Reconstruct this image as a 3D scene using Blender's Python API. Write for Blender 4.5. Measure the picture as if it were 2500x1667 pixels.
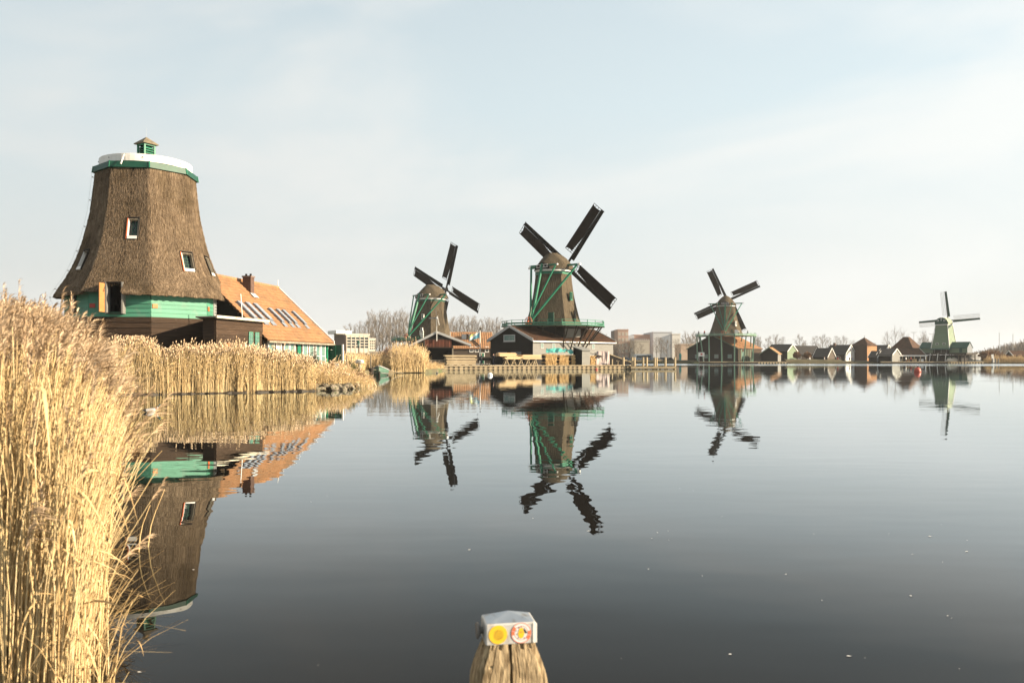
import bpy, bmesh, math, random
import numpy as np
from mathutils import Vector, Matrix, Quaternion

for o in list(bpy.data.objects):
    bpy.data.objects.remove(o)
S = bpy.context.scene
COL = S.collection
R = math.radians
sin, cos, pi = math.sin, math.cos, math.pi

# ------------------------------------------------------------------ camera
F, EYE, HOR = 1944.0, 1.6, 876.0          # focal length in photo pixels, eye height, horizon row
cam_d = bpy.data.cameras.new('camera')
cam_d.lens, cam_d.sensor_width, cam_d.sensor_fit = 36.0 * F / 2500.0, 36.0, 'HORIZONTAL'
cam_d.shift_y = (HOR - 833.5) / 2500.0
cam_d.clip_start, cam_d.clip_end = 0.1, 6000
cam_d.dof.use_dof, cam_d.dof.focus_distance, cam_d.dof.aperture_fstop = True, 60.0, 4.0
cam = bpy.data.objects.new('camera', cam_d)
COL.objects.link(cam)
cam.location = (0, 0, EYE)
cam.rotation_euler = (R(90), 0, 0)
S.camera = cam

# ------------------------------------------------------------------ light
SUN_AZ, SUN_EL = R(-9), R(20)             # azimuth measured from +X
SUN = Vector((cos(SUN_EL) * cos(SUN_AZ), cos(SUN_EL) * sin(SUN_AZ), sin(SUN_EL)))
sun_d = bpy.data.lights.new('sun', 'SUN')
sun_d.energy, sun_d.angle, sun_d.color = 5.0, R(0.6), (1.0, 0.83, 0.60)
sun = bpy.data.objects.new('sun', sun_d)
COL.objects.link(sun)
sun.rotation_euler = SUN.to_track_quat('Z', 'Y').to_euler()

W = bpy.data.worlds.new('World')
S.world = W
W.use_nodes = True
nt = W.node_tree
nt.nodes.clear()
N = nt.nodes.new
L = nt.links.new
bg, out = N('ShaderNodeBackground'), N('ShaderNodeOutputWorld')
bg.inputs['Strength'].default_value = 0.05
L(bg.outputs[0], out.inputs[0])
sky = N('ShaderNodeTexSky')
sky.sky_type, sky.sun_disc = 'NISHITA', False
sky.sun_elevation = SUN_EL
sky.sun_rotation = math.atan2(SUN.x, SUN.y)
sky.altitude, sky.air_density, sky.dust_density, sky.ozone_density = 0, 1.0, 1.6, 1.0
tc = N('ShaderNodeTexCoord')
sep = N('ShaderNodeSeparateXYZ')
L(tc.outputs['Generated'], sep.inputs[0])
# thin cloud veil: flattened noise on the sky dome, thicker towards the horizon
mp = N('ShaderNodeMapping')
mp.inputs['Scale'].default_value = (1.0, 1.0, 2.6)
mp.inputs['Rotation'].default_value = (0, R(14), R(20))
mp.inputs['Location'].default_value = (7.7, 3.3, 2.2)
L(tc.outputs['Generated'], mp.inputs[0])
n1 = N('ShaderNodeTexNoise')
n1.inputs['Scale'].default_value, n1.inputs['Detail'].default_value = 1.8, 4
n1.inputs['Roughness'].default_value, n1.inputs['Distortion'].default_value = 0.5, 0.5
L(mp.outputs[0], n1.inputs['Vector'])
ramp = N('ShaderNodeMapRange')
ramp.interpolation_type = 'SMOOTHSTEP'
ramp.inputs['From Min'].default_value, ramp.inputs['From Max'].default_value = 0.40, 0.62
ramp.inputs['To Min'].default_value, ramp.inputs['To Max'].default_value = 0.0, 1.0
L(n1.outputs['Fac'], ramp.inputs['Value'])
hz = N('ShaderNodeMapRange')               # haze share by elevation
hz.interpolation_type = 'SMOOTHSTEP'
hz.inputs['From Min'].default_value, hz.inputs['From Max'].default_value = 0.0, 0.75
hz.inputs['To Min'].default_value, hz.inputs['To Max'].default_value = 0.96, 0.58
L(sep.outputs['Z'], hz.inputs['Value'])
vcol = N('ShaderNodeMix'); vcol.data_type = 'RGBA'
hz2 = N('ShaderNodeMapRange')
hz2.inputs['From Min'].default_value, hz2.inputs['From Max'].default_value = 0.0, 0.30
L(sep.outputs['Z'], hz2.inputs['Value'])
L(hz2.outputs[0], vcol.inputs['Factor'])
vcol.inputs['A'].default_value = (5.45, 5.4, 5.15, 1)
vcol.inputs['B'].default_value = (5.15, 5.85, 5.95, 1)
mix = N('ShaderNodeMix'); mix.data_type = 'RGBA'
L(hz.outputs[0], mix.inputs['Factor'])
L(sky.outputs[0], mix.inputs['A'])
L(vcol.outputs['Result'], mix.inputs['B'])
cm = N('ShaderNodeMath'); cm.operation = 'MULTIPLY'; cm.inputs[1].default_value = 0.72
L(ramp.outputs[0], cm.inputs[0])
cl_ = N('ShaderNodeMix'); cl_.data_type = 'RGBA'; cl_.inputs['B'].default_value = (6.05, 6.05, 5.85, 1)
L(cm.outputs[0], cl_.inputs['Factor']); L(mix.outputs['Result'], cl_.inputs['A'])
# the veil is a little brighter on the sun's side of the sky than opposite it
dp = N('ShaderNodeVectorMath'); dp.operation = 'DOT_PRODUCT'; dp.inputs[1].default_value = tuple(SUN)
L(tc.outputs['Generated'], dp.inputs[0])
sg = N('ShaderNodeMapRange'); sg.inputs['From Min'].default_value, sg.inputs['From Max'].default_value = -1.0, 1.0
sg.inputs['To Min'].default_value, sg.inputs['To Max'].default_value = 0.78, 1.18
L(dp.outputs['Value'], sg.inputs['Value'])
sc_ = N('ShaderNodeVectorMath'); sc_.operation = 'SCALE'
L(cl_.outputs['Result'], sc_.inputs[0]); L(sg.outputs[0], sc_.inputs['Scale'])
L(sc_.outputs[0], bg.inputs['Color'])

vs = S.view_settings
vs.view_transform, vs.look, vs.gamma, vs.exposure = 'Standard', 'None', 1.0, 1.65
vs.use_curve_mapping = False
S.render.engine = 'CYCLES'
S.cycles.use_denoising = True
S.cycles.max_bounces, S.cycles.diffuse_bounces, S.cycles.glossy_bounces = 6, 3, 4
S.cycles.volume_bounces = 0
S.cycles.transparent_max_bounces = 8
S.cycles.sample_clamp_indirect = 6.0


def PX(px, D): return (px - 1250.0) / F * D
def PZ(py, D): return EYE - (py - HOR) / F * D
def P(px, py, D): return Vector((PX(px, D), D, PZ(py, D)))


# ------------------------------------------------------------------ materials
_M, ALB = {}, 0.83
def pmat(name, c1, c2=None, scale=(3, 3, 3), detail=5, rough=0.8, bump=0.0, bscale=None, bdist=0.02, rnd=0.0, contrast=(0.3, 0.7), spec=0.3, c3=None, c3scale=0.4, c3range=(0.55, 0.7)):
    """two-tone noise material in the object's own metres, with bump and a per-object brightness jitter"""
    if name in _M: return _M[name]
    m = bpy.data.materials.new(name); m.use_nodes = True
    t = m.node_tree; b = t.nodes['Principled BSDF']
    b.inputs['Roughness'].default_value = rough
    b.inputs['Specular IOR Level'].default_value = spec
    c2 = c2 or tuple(x * 0.7 for x in c1)
    c1, c2 = tuple(x * ALB for x in c1), tuple(x * ALB for x in c2)
    c3 = c3 and tuple(x * ALB for x in c3)
    co = t.nodes.new('ShaderNodeTexCoord')
    mpn = t.nodes.new('ShaderNodeMapping'); mpn.inputs['Scale'].default_value = scale
    t.links.new(co.outputs['Object'], mpn.inputs[0])
    no = t.nodes.new('ShaderNodeTexNoise'); no.inputs['Scale'].default_value = 1; no.inputs['Detail'].default_value = detail
    t.links.new(mpn.outputs[0], no.inputs['Vector'])
    mr = t.nodes.new('ShaderNodeMapRange'); mr.inputs['From Min'].default_value, mr.inputs['From Max'].default_value = contrast
    t.links.new(no.outputs['Fac'], mr.inputs['Value'])
    mx = t.nodes.new('ShaderNodeMix'); mx.data_type = 'RGBA'
    mx.inputs['A'].default_value, mx.inputs['B'].default_value = (*c2, 1), (*c1, 1)
    t.links.new(mr.outputs[0], mx.inputs['Factor'])
    last = mx.outputs['Result']
    if c3:
        n3 = t.nodes.new('ShaderNodeTexNoise'); n3.inputs['Scale'].default_value = c3scale; n3.inputs['Detail'].default_value = 6
        t.links.new(co.outputs['Object'], n3.inputs['Vector'])
        r3 = t.nodes.new('ShaderNodeMapRange'); r3.inputs['From Min'].default_value, r3.inputs['From Max'].default_value = c3range
        t.links.new(n3.outputs['Fac'], r3.inputs['Value'])
        m3 = t.nodes.new('ShaderNodeMix'); m3.data_type = 'RGBA'
        t.links.new(r3.outputs[0], m3.inputs['Factor']); t.links.new(last, m3.inputs['A']); m3.inputs['B'].default_value = (*c3, 1)
        last = m3.outputs['Result']
    if rnd:
        oi = t.nodes.new('ShaderNodeObjectInfo')
        rr = t.nodes.new('ShaderNodeMapRange'); rr.inputs['To Min'].default_value, rr.inputs['To Max'].default_value = 1 - rnd, 1 + rnd
        t.links.new(oi.outputs['Random'], rr.inputs['Value'])
        hs = t.nodes.new('ShaderNodeHueSaturation')
        t.links.new(rr.outputs[0], hs.inputs['Value']); t.links.new(last, hs.inputs['Color'])
        last = hs.outputs['Color']
    t.links.new(last, b.inputs['Base Color'])
    if bump:
        mb_ = t.nodes.new('ShaderNodeMapping'); mb_.inputs['Scale'].default_value = bscale or scale
        t.links.new(co.outputs['Object'], mb_.inputs[0])
        nb = t.nodes.new('ShaderNodeTexNoise'); nb.inputs['Scale'].default_value = 1; nb.inputs['Detail'].default_value = 4
        t.links.new(mb_.outputs[0], nb.inputs['Vector'])
        bp = t.nodes.new('ShaderNodeBump'); bp.inputs['Strength'].default_value = bump; bp.inputs['Distance'].default_value = bdist
        t.links.new(nb.outputs['Fac'], bp.inputs['Height']); t.links.new(bp.outputs[0], b.inputs['Normal'])
    _M[name] = m
    return m

M = {}
M['thatch'] = pmat('thatch', (0.27, 0.20, 0.135), (0.108, 0.073, 0.045), (16, 16, 1.6), 6, 0.95, 1.0, (26, 26, 2.0), 0.09, spec=0.05, c3=(0.085, 0.06, 0.032), c3scale=0.45, c3range=(0.50, 0.78))
M['thatch_dark'] = pmat('thatch_dark', (0.125, 0.100, 0.069), (0.046, 0.036, 0.024), (7, 7, 0.8), 6, 0.95, 0.9, (9, 9, 1.0), 0.12, spec=0.05, c3=(0.05, 0.042, 0.028), c3scale=0.3, c3range=(0.48, 0.75))
M['green_pale'] = pmat('green_pale', (0.068, 0.245, 0.162), (0.054, 0.20, 0.13), (0.7, 0.7, 6), 4, 0.6, 0.25, (3, 3, 30), 0.01, rnd=0.12, c3=(0.115, 0.22, 0.16), c3scale=1.6, c3range=(0.52, 0.72))
M['green'] = pmat('green', (0.012, 0.16, 0.088), (0.008, 0.12, 0.065), (3, 3, 3), 3, 0.45, rnd=0.06)
M['green_mid'] = pmat('green_mid', (0.022, 0.155, 0.092), (0.016, 0.12, 0.072), (2, 2, 4), 4, 0.5)
M['green_dark'] = pmat('green_dark', (0.008, 0.070, 0.042), (0.006, 0.05, 0.031), (3, 3, 3), 3, 0.5)
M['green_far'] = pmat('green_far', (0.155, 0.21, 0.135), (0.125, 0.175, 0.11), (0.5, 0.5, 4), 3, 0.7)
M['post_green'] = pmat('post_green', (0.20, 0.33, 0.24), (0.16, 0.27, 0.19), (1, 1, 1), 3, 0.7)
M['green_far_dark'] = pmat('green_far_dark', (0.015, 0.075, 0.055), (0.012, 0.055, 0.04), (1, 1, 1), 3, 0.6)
M['white'] = pmat('white', (0.80, 0.78, 0.74), (0.66, 0.63, 0.58), (2, 2, 2), 4, 0.5, c3=(0.45, 0.40, 0.33), c3scale=1.5, c3range=(0.62, 0.8))
M['grey_paint'] = pmat('grey_paint', (0.44, 0.44, 0.43), (0.36, 0.36, 0.36), (1, 1, 4), 4, 0.6)
M['tar'] = pmat('tar', (0.012, 0.010, 0.009), (0.006, 0.005, 0.0045), (1.2, 1.2, 9), 4, 0.75, rnd=0.25, spec=0.15)
M['tar_worn'] = pmat('tar_worn', (0.060, 0.037, 0.023), (0.028, 0.018, 0.012), (1.0, 1.0, 22), 6, 0.8, 0.3, (3, 3, 40), 0.012, rnd=0.18, spec=0.15, c3=(0.14, 0.10, 0.065), c3scale=3.5, c3range=(0.66, 0.82))
M['black'] = pmat('black', (0.004, 0.004, 0.004), (0.003, 0.003, 0.003), rough=0.9, spec=0.05)
M['tile_orange'] = pmat('tile_orange', (0.37, 0.20, 0.102), (0.28, 0.142, 0.068), (5, 5, 5), 4, 0.85, c3=(0.20, 0.125, 0.07), c3scale=1.3, c3range=(0.46, 0.74), spec=0.15)
M['tile_brown'] = pmat('tile_brown', (0.095, 0.045, 0.024), (0.045, 0.023, 0.014), (1.6, 1.6, 1.6), 5, 0.85, c3=(0.035, 0.024, 0.014), c3scale=0.7, c3range=(0.5, 0.7), spec=0.15)
M['tile_dark'] = pmat('tile_dark', (0.040, 0.034, 0.030), (0.024, 0.021, 0.019), (1, 1, 1), 4, 0.8)
M['board_grey'] = pmat('board_grey', (0.185, 0.182, 0.17), (0.15, 0.147, 0.135), (0.6, 0.6, 8), 5, 0.75, c3=(0.125, 0.118, 0.10), c3scale=0.8, c3range=(0.6, 0.8))
M['board_brown'] = pmat('board_brown', (0.085, 0.062, 0.045), (0.05, 0.037, 0.027), (0.6, 0.6, 8), 5, 0.8)
M['brick'] = pmat('brick', (0.12, 0.07, 0.052), (0.075, 0.045, 0.035), (9, 9, 14), 3, 0.9)
M['glass'] = pmat('glass', (0.022, 0.032, 0.035), (0.015, 0.022, 0.025), rough=0.08, spec=0.35)
M['roof_glass'] = pmat('roof_glass', (0.27, 0.30, 0.34), (0.22, 0.25, 0.29), rough=0.15, spec=0.5)
M['glass_pale'] = pmat('glass_pale', (0.16, 0.26, 0.23), (0.10, 0.18, 0.17), (2, 2, 2), rough=0.12, spec=0.6)
M['wood_new'] = pmat('wood_new', (0.66, 0.47, 0.27), (0.52, 0.36, 0.19), (1.5, 1.5, 14), 4, 0.75, rnd=0.18)
M['wood_pale'] = pmat('wood_pale', (0.44, 0.35, 0.225), (0.31, 0.24, 0.145), (1.2, 1.2, 3), 5, 0.8, rnd=0.14)
M['wood_log'] = pmat('wood_log', (0.72, 0.50, 0.24), (0.54, 0.34, 0.14), (2.5, 2.5, 2.5), 5, 0.8, contrast=(0.35, 0.65))
M['wood_grey'] = pmat('wood_grey', (0.30, 0.26, 0.20), (0.18, 0.15, 0.11), (5, 5, 1.2), 5, 0.85, rnd=0.15)
M['wood_dark'] = pmat('wood_dark', (0.032, 0.024, 0.018), (0.018, 0.014, 0.01), (5, 5, 1.2), 5, 0.85)
M['orange_board'] = pmat('orange_board', (0.44, 0.20, 0.07), (0.36, 0.155, 0.05), (2, 2, 8), 4, 0.6)
M['orange_red'] = pmat('orange_red', (0.62, 0.13, 0.03), (0.52, 0.10, 0.03), (2, 2, 8), 4, 0.55)
M['red'] = pmat('red', (0.42, 0.05, 0.035), (0.33, 0.04, 0.03), rough=0.5)
M['sail_black'] = pmat('sail_black', (0.006, 0.006, 0.006), (0.004, 0.004, 0.004), rough=0.8, spec=0.1)
M['sail_brown'] = pmat('sail_brown', (0.016, 0.009, 0.006), (0.009, 0.006, 0.005), (0.5, 3, 3), 5, 0.9, spec=0.05)
M['metal'] = pmat('metal', (0.42, 0.44, 0.46), (0.32, 0.34, 0.36), rough=0.35, spec=0.5)
M['bark'] = pmat('bark', (0.105, 0.085, 0.066), (0.065, 0.053, 0.042), (1, 1, 0.4), 4, 0.95)
M['twig'] = pmat('twig', (0.27, 0.23, 0.19), (0.19, 0.16, 0.13), (0.3, 0.3, 0.3), 3, 0.95)
M['twig_red'] = pmat('twig_red', (0.22, 0.12, 0.07), (0.13, 0.075, 0.045), (0.8, 0.8, 0.8), 3, 0.95)
M['soil'] = pmat('soil', (0.16, 0.125, 0.075), (0.085, 0.066, 0.04), (0.8, 0.8, 0.8), 6, 0.95, c3=(0.085, 0.10, 0.04), c3scale=0.12, c3range=(0.45, 0.65))
M['paving'] = pmat('paving', (0.30, 0.26, 0.20), (0.20, 0.17, 0.13), (1.5, 1.5, 1.5), 6, 0.9)
M['stone'] = pmat('stone', (0.27, 0.225, 0.165), (0.11, 0.09, 0.065), (3, 3, 3), 6, 0.9, 0.6, (6, 6, 6), 0.05, rnd=0.3, c3=(0.06, 0.075, 0.025), c3scale=2.5, c3range=(0.52, 0.66))
M['teal_tarp'] = pmat('teal_tarp', (0.10, 0.42, 0.36), (0.06, 0.30, 0.27), (1, 1, 1), 4, 0.55)
M['pink_tarp'] = pmat('pink_tarp', (0.36, 0.29, 0.27), (0.28, 0.22, 0.205), (0.7, 0.7, 0.7), 4, 0.6)
M['cream'] = pmat('cream', (0.52, 0.465, 0.385), (0.46, 0.41, 0.335), (0.2, 0.2, 0.2), 4, 0.8)
M['slate_wall'] = pmat('slate_wall', (0.15, 0.165, 0.185), (0.12, 0.135, 0.155), (0.1, 0.1, 0.1), 3, 0.7)
M['skylight_frame'] = pmat('skylight_frame', (0.20, 0.22, 0.25), (0.16, 0.18, 0.21), rough=.5)
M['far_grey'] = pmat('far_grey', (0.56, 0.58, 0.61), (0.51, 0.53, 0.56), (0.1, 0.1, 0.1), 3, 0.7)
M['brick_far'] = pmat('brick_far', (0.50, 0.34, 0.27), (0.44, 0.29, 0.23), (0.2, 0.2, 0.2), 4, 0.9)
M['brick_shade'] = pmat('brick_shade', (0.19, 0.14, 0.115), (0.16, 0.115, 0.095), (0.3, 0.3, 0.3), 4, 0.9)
M['bus_paint'] = pmat('bus_paint', (0.34, 0.37, 0.40), (0.30, 0.33, 0.36), rough=0.35)
M['cloth_dark'] = pmat('cloth_dark', (0.02, 0.022, 0.03), (0.012, 0.013, 0.018), rough=0.9, rnd=0.4)
M['rope'] = pmat('rope', (0.42, 0.36, 0.27), (0.30, 0.25, 0.18), rough=0.9)
M['yellow_line'] = pmat('yellow_line', (0.50, 0.42, 0.14), (0.40, 0.33, 0.10), rough=0.7)


# ------------------------------------------------------------------ mesh helpers
class MB:
    """collects shapes; build() links them as ONE mesh object"""
    def __init__(s): s.v, s.f = [], []
    def add(s, vs, fs):
        k = len(s.v); s.v += [tuple(p) for p in vs]; s.f += [tuple(i + k for i in q) for q in fs]; return s
    def box(s, x0, y0, z0, x1, y1, z1):
        return s.add([(x0, y0, z0), (x1, y0, z0), (x1, y1, z0), (x0, y1, z0), (x0, y0, z1), (x1, y0, z1), (x1, y1, z1), (x0, y1, z1)],
                     [(3, 2, 1, 0), (4, 5, 6, 7), (0, 1, 5, 4), (1, 2, 6, 5), (2, 3, 7, 6), (3, 0, 4, 7)])
    def bar(s, p, q, w, h=None, up=(0, 0, 1), w2=None, h2=None):
        """rectangular bar from p to q; w across, h along the 'up' side; w2/h2 at the far end"""
        p, q, up = Vector(p), Vector(q), Vector(up)
        h = h or w; w2 = w2 or w; h2 = h2 or h
        d = (q - p).normalized()
        x = d.cross(up)
        if x.length < 1e-4: x = d.cross(Vector((1, 0, 0)))
        x.normalize(); y = x.cross(d)
        r = []
        for c, a, b in ((p, w / 2, h / 2), (q, w2 / 2, h2 / 2)):
            r += [c - x * a - y * b, c + x * a - y * b, c + x * a + y * b, c - x * a + y * b]
        return s.add(r, [(0, 3, 2, 1), (4, 5, 6, 7), (0, 1, 5, 4), (1, 2, 6, 5), (2, 3, 7, 6), (3, 0, 4, 7)])
    def tube(s, pts, rad, n=6, cap=True):
        pts = [Vector(p) for p in pts]
        rad = rad if hasattr(rad, '__len__') else [rad] * len(pts)
        vs, fs, m = [], [], len(pts)
        for i, p in enumerate(pts):
            d = (pts[min(i + 1, m - 1)] - pts[max(i - 1, 0)]).normalized()
            a = d.cross(Vector((0, 0, 1)))
            if a.length < 1e-3: a = d.cross(Vector((0, 1, 0)))
            a.normalize(); b = a.cross(d)
            for k in range(n):
                t = 2 * pi * k / n
                vs.append(p + a * (cos(t) * rad[i]) + b * (sin(t) * rad[i]))
        for i in range(m - 1):
            for k in range(n):
                k2 = (k + 1) % n
                fs.append((i * n + k, i * n + k2, (i + 1) * n + k2, (i + 1) * n + k))
        if cap: fs += [tuple(range(n - 1, -1, -1)), tuple((m - 1) * n + k for k in range(n))]
        return s.add(vs, fs)
    def lathe(s, prof, n=24, c=(0, 0, 0), a0=0.0, cap=True):
        """prof: (radius, z) from bottom to top"""
        vs, fs, m = [], [], len(prof)
        for r, z in prof:
            for k in range(n):
                t = a0 + 2 * pi * k / n
                vs.append((c[0] + r * cos(t), c[1] + r * sin(t), c[2] + z))
        for i in range(m - 1):
            for k in range(n):
                k2 = (k + 1) % n
                fs.append((i * n + k, i * n + k2, (i + 1) * n + k2, (i + 1) * n + k))
        if cap: fs += [tuple(range(n - 1, -1, -1)), tuple((m - 1) * n + k for k in range(n))]
        return s.add(vs, fs)
    def loft(s, rings, closed=True, cap=True):
        n = len(rings[0]); vs, fs = [], []
        for r in rings: vs += r
        for i in range(len(rings) - 1):
            for k in range(n if closed else n - 1):
                k2 = (k + 1) % n
                fs.append((i * n + k, i * n + k2, (i + 1) * n + k2, (i + 1) * n + k))
        if cap: fs += [tuple(range(n - 1, -1, -1)), tuple((len(rings) - 1) * n + k for k in range(n))]
        return s.add(vs, fs)
    def poly(s, pts, thick=None):
        """flat polygon, or a slab when thick (a vector) is given"""
        n = len(pts)
        if thick is None: return s.add(pts, [tuple(range(n))])
        t = Vector(thick); q = [Vector(p) + t for p in pts]
        return s.add(list(pts) + q, [tuple(range(n - 1, -1, -1)), tuple(range(n, 2 * n))] + [(k, (k + 1) % n, (k + 1) % n + n, k + n) for k in range(n)])
    def mesh(s, name, mat, smooth=False):
        me = bpy.data.meshes.new(name); me.from_pydata(s.v, [], s.f)
        bm = bmesh.new(); bm.from_mesh(me); bmesh.ops.recalc_face_normals(bm, faces=bm.faces); bm.to_mesh(me); bm.free()
        me.materials.append(mat if not isinstance(mat, str) else M[mat])
        if smooth: me.polygons.foreach_set('use_smooth', [True] * len(me.polygons))
        return me
    def build(s, name, mat, parent=None, smooth=False, kind=None, label=None):
        return link(name, s.mesh(name, mat, smooth), parent, kind, label)


def link(name, me, parent=None, kind=None, label=None, loc=None, rz=0):
    o = bpy.data.objects.new(name, me); COL.objects.link(o)
    if parent: o.parent = parent
    if loc is not None: o.location = loc
    if rz: o.rotation_euler = (0, 0, rz)
    if kind: o['kind'] = kind
    if label: o['label'] = label
    return o

def tag(o, label, cat, group=None, kind=None):
    o['label'] = label; o['category'] = cat
    if group: o['group'] = group
    if kind: o['kind'] = kind
    return o

def thing(name, label, cat, loc=(0, 0, 0), rz=0, group=None):
    o = bpy.data.objects.new(name, None); COL.objects.link(o)
    o.location, o.rotation_euler = loc, (0, 0, rz)
    o.empty_display_size = 0.2
    return tag(o, label, cat, group)

def struct(name, mb, mat, smooth=False):
    return mb.build(name, mat, None, smooth, 'structure')

def dup(root, loc, rz=None, label=None, group=None, scale=None):
    kids = {}
    for o in bpy.data.objects:
        if o.parent: kids.setdefault(o.parent.name, []).append(o)
    def cp(o, par):
        c = o.copy(); COL.objects.link(c)
        if par: c.parent = par
        for k in kids.get(o.name, []): cp(k, c)
        return c
    r = cp(root, None); r.location = loc
    if rz is not None: r.rotation_euler = (0, 0, rz)
    if scale is not None: r.scale = (scale if hasattr(scale, '__len__') else (scale,) * 3)
    if label: r['label'] = label
    if group: r['group'] = group
    return r

def window(parent, c, ang, w, h, name='window', frame='white', pane='glass', bars=(1, 2), depth=0.10, fw=0.07, sill=True, bar_mat=None, tilt=0.0):
    """window on a wall whose outward normal is at angle ang; c = centre on the wall face. frame (part) > pane, glazing bars (sub-parts)"""
    n0 = Vector((cos(ang), sin(ang), 0)); t = Vector((-sin(ang), cos(ang), 0)); c = Vector(c)
    n = n0 * cos(tilt) + Vector((0, 0, sin(tilt))); up = Vector((0, 0, cos(tilt))) - n0 * sin(tilt)
    fr = MB(); d2 = n * (depth / 2)
    def rect(m, x0, x1, z0, z1, dd, off):
        pts = [c + t * x + up * z + n * off for x, z in ((x0, z0), (x1, z0), (x1, z1), (x0, z1))]
        m.poly(pts, n * dd)
    W2, H2 = w / 2, h / 2
    rect(fr, -W2, -W2 + fw, -H2, H2, depth, -0.03); rect(fr, W2 - fw, W2, -H2, H2, depth, -0.03)
    rect(fr, -W2 + fw, W2 - fw, H2 - fw, H2, depth, -0.03)
    rect(fr, -W2 + fw, W2 - fw, -H2, -H2 + (fw * 2 if sill else fw), depth, -0.03)
    if sill: rect(fr, -W2 - 0.03, W2 + 0.03, -H2 - 0.05, -H2 - 0.002, depth + 0.05, -0.03)
    o = fr.build(name, frame, parent)
    pn = MB(); rect(pn, -W2 + fw, W2 - fw, -H2 + fw, H2 - fw, 0.02, depth - 0.075)
    pn.build('pane', pane, o)
    if bars:
        b = MB(); nx, nz = bars; bw = 0.03
        for i in range(nx):
            x = -W2 + fw + (w - 2 * fw) * (i + 1) / (nx + 1); rect(b, x - bw / 2, x + bw / 2, -H2 + fw, H2 - fw, 0.03, depth - 0.053)
        for i in range(nz):
            z = -H2 + fw + (h - 2 * fw) * (i + 1) / (nz + 1); rect(b, -W2 + fw, W2 - fw, z - bw / 2, z + bw / 2, 0.027, depth - 0.053)
        if nx or nz: b.build('glazing_bar', bar_mat or frame, o)
    return o

def deep_window(parent, c, ang, w, h, tilt=0.0, bars=(2, 4), deep=0.24, lining='tar'):
    """window set deep in thatch: white jambs and sill you look into, pane at the back"""
    n0 = Vector((cos(ang), sin(ang), 0)); t = Vector((-sin(ang), cos(ang), 0)); c = Vector(c)
    n = n0 * cos(tilt) + Vector((0, 0, sin(tilt))); up = Vector((0, 0, cos(tilt))) - n0 * sin(tilt)
    def slab(m, x0, x1, z0, z1, a, b): m.poly([c + t * x + up * z + n * a for x, z in ((x0, z0), (x1, z0), (x1, z1), (x0, z1))], n * (b - a))
    W2, H2, f = w / 2, h / 2, .05; fr = MB()
    f = .035
    slab(fr, -W2, -W2 + f, -H2, H2, -deep, .03); slab(fr, -W2 + f, W2 - f, -H2, -H2 + .16, -deep, .06)
    o = fr.build('window', 'white', parent); li = MB()
    slab(li, W2 - f, W2, -H2, H2, -deep, .03); slab(li, -W2 + f, W2 - f, H2 - f, H2, -deep, .03); li.build('jamb', 'wood_grey', o); li = MB()
    slab(li, -W2 - .05, -W2 - .001, -H2, H2 + .05, -deep, .04); li.build('lining', lining, o); li = MB()
    slab(li, W2 + .001, W2 + .05, -H2, H2 + .05, -deep, .055); slab(li, -W2 - .05, W2 + .05, H2 + .051, H2 + .11, -deep, .06)
    li.build('lining', 'wood_dark', o)
    pn = MB(); slab(pn, -W2 + f, W2 - f, -H2 + .16, H2 - f, -deep, -deep + .02); pn.build('pane', 'glass', o)
    b = MB()
    for i in range(bars[0]): x = -W2 + f + (w - 2 * f) * (i + 1) / (bars[0] + 1); slab(b, x - .012, x + .012, -H2 + .16, H2 - f, -deep + .021, -deep + .045)
    for i in range(bars[1]): z = -H2 + .16 + (h - .16 - f) * (i + 1) / (bars[1] + 1); slab(b, -W2 + f, W2 - f, z - .012, z + .012, -deep + .022, -deep + .043)
    b.build('glazing_bar', 'green_dark', o); return o

def tiles(x0, x1, e, r, eave_z_off=0.03, pitch=0.25, row=0.33, amp=0.03, samples=4):
    """courses of pantiles: x along the roof, e / r = (y, z) of eave and ridge; real wavy courses, each lapping the one below"""
    m = MB(); e, r = Vector((0, *e)), Vector((0, *r)); d = r - e; ln = d.length; d.normalize()
    nrm = Vector((1, 0, 0)).cross(d); nrm = nrm if nrm.z > 0 else -nrm
    nr = max(1, round(ln / row)); nc = max(1, round((x1 - x0) / pitch)) * samples
    for i in range(nr):
        a, b = e + d * (ln * i / nr), e + d * (ln * (i + 1) / nr + 0.02)
        lo, hi, tip = [], [], []
        jit = random.uniform(-0.012, 0.012)
        for k in range(nc + 1):
            x = x0 + (x1 - x0) * k / nc
            w = amp * sin(2 * pi * (k / samples)) + random.uniform(-0.004, 0.004)
            tip.append(a + Vector((x, 0, 0)) + nrm * (eave_z_off + w - 0.02))
            lo.append(a + Vector((x, 0, 0)) + nrm * (eave_z_off + 0.045 + w) + d * jit)
            hi.append(b + Vector((x, 0, 0)) + nrm * (eave_z_off + w))
        n = nc + 1
        m.add(tip + lo + hi, [(k, k + 1, n + k + 1, n + k) for k in range(nc)] + [(n + k, n + k + 1, 2 * n + k + 1, 2 * n + k) for k in range(nc)])
    return m

def clap(x0, x1, z0, z1, y, pitch=0.3, out=-1, lap=0.03, gable=None):
    """overlapping boards on a wall in the plane y (outward = out*y) as one mesh; gable(x)->top z limits the boards"""
    m = MB(); n = max(1, round((z1 - z0) / pitch)); h = (z1 - z0) / n
    for i in range(n):
        a, b = z0 + i * h, z0 + (i + 1) * h
        xa0, xa1 = (x0, x1) if gable is None else gable(b)
        if xa1 - xa0 < 0.05: continue
        m.add([(xa0, y, a), (xa1, y, a), (xa1, y + out * lap, a), (xa0, y + out * lap, a), (xa0, y, b), (xa1, y, b), (xa1, y + out * 0.008, b), (xa0, y + out * 0.008, b)],
              [(0, 1, 2, 3), (4, 7, 6, 5), (3, 2, 6, 7), (0, 3, 7, 4), (1, 5, 6, 2)])
    return m

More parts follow.
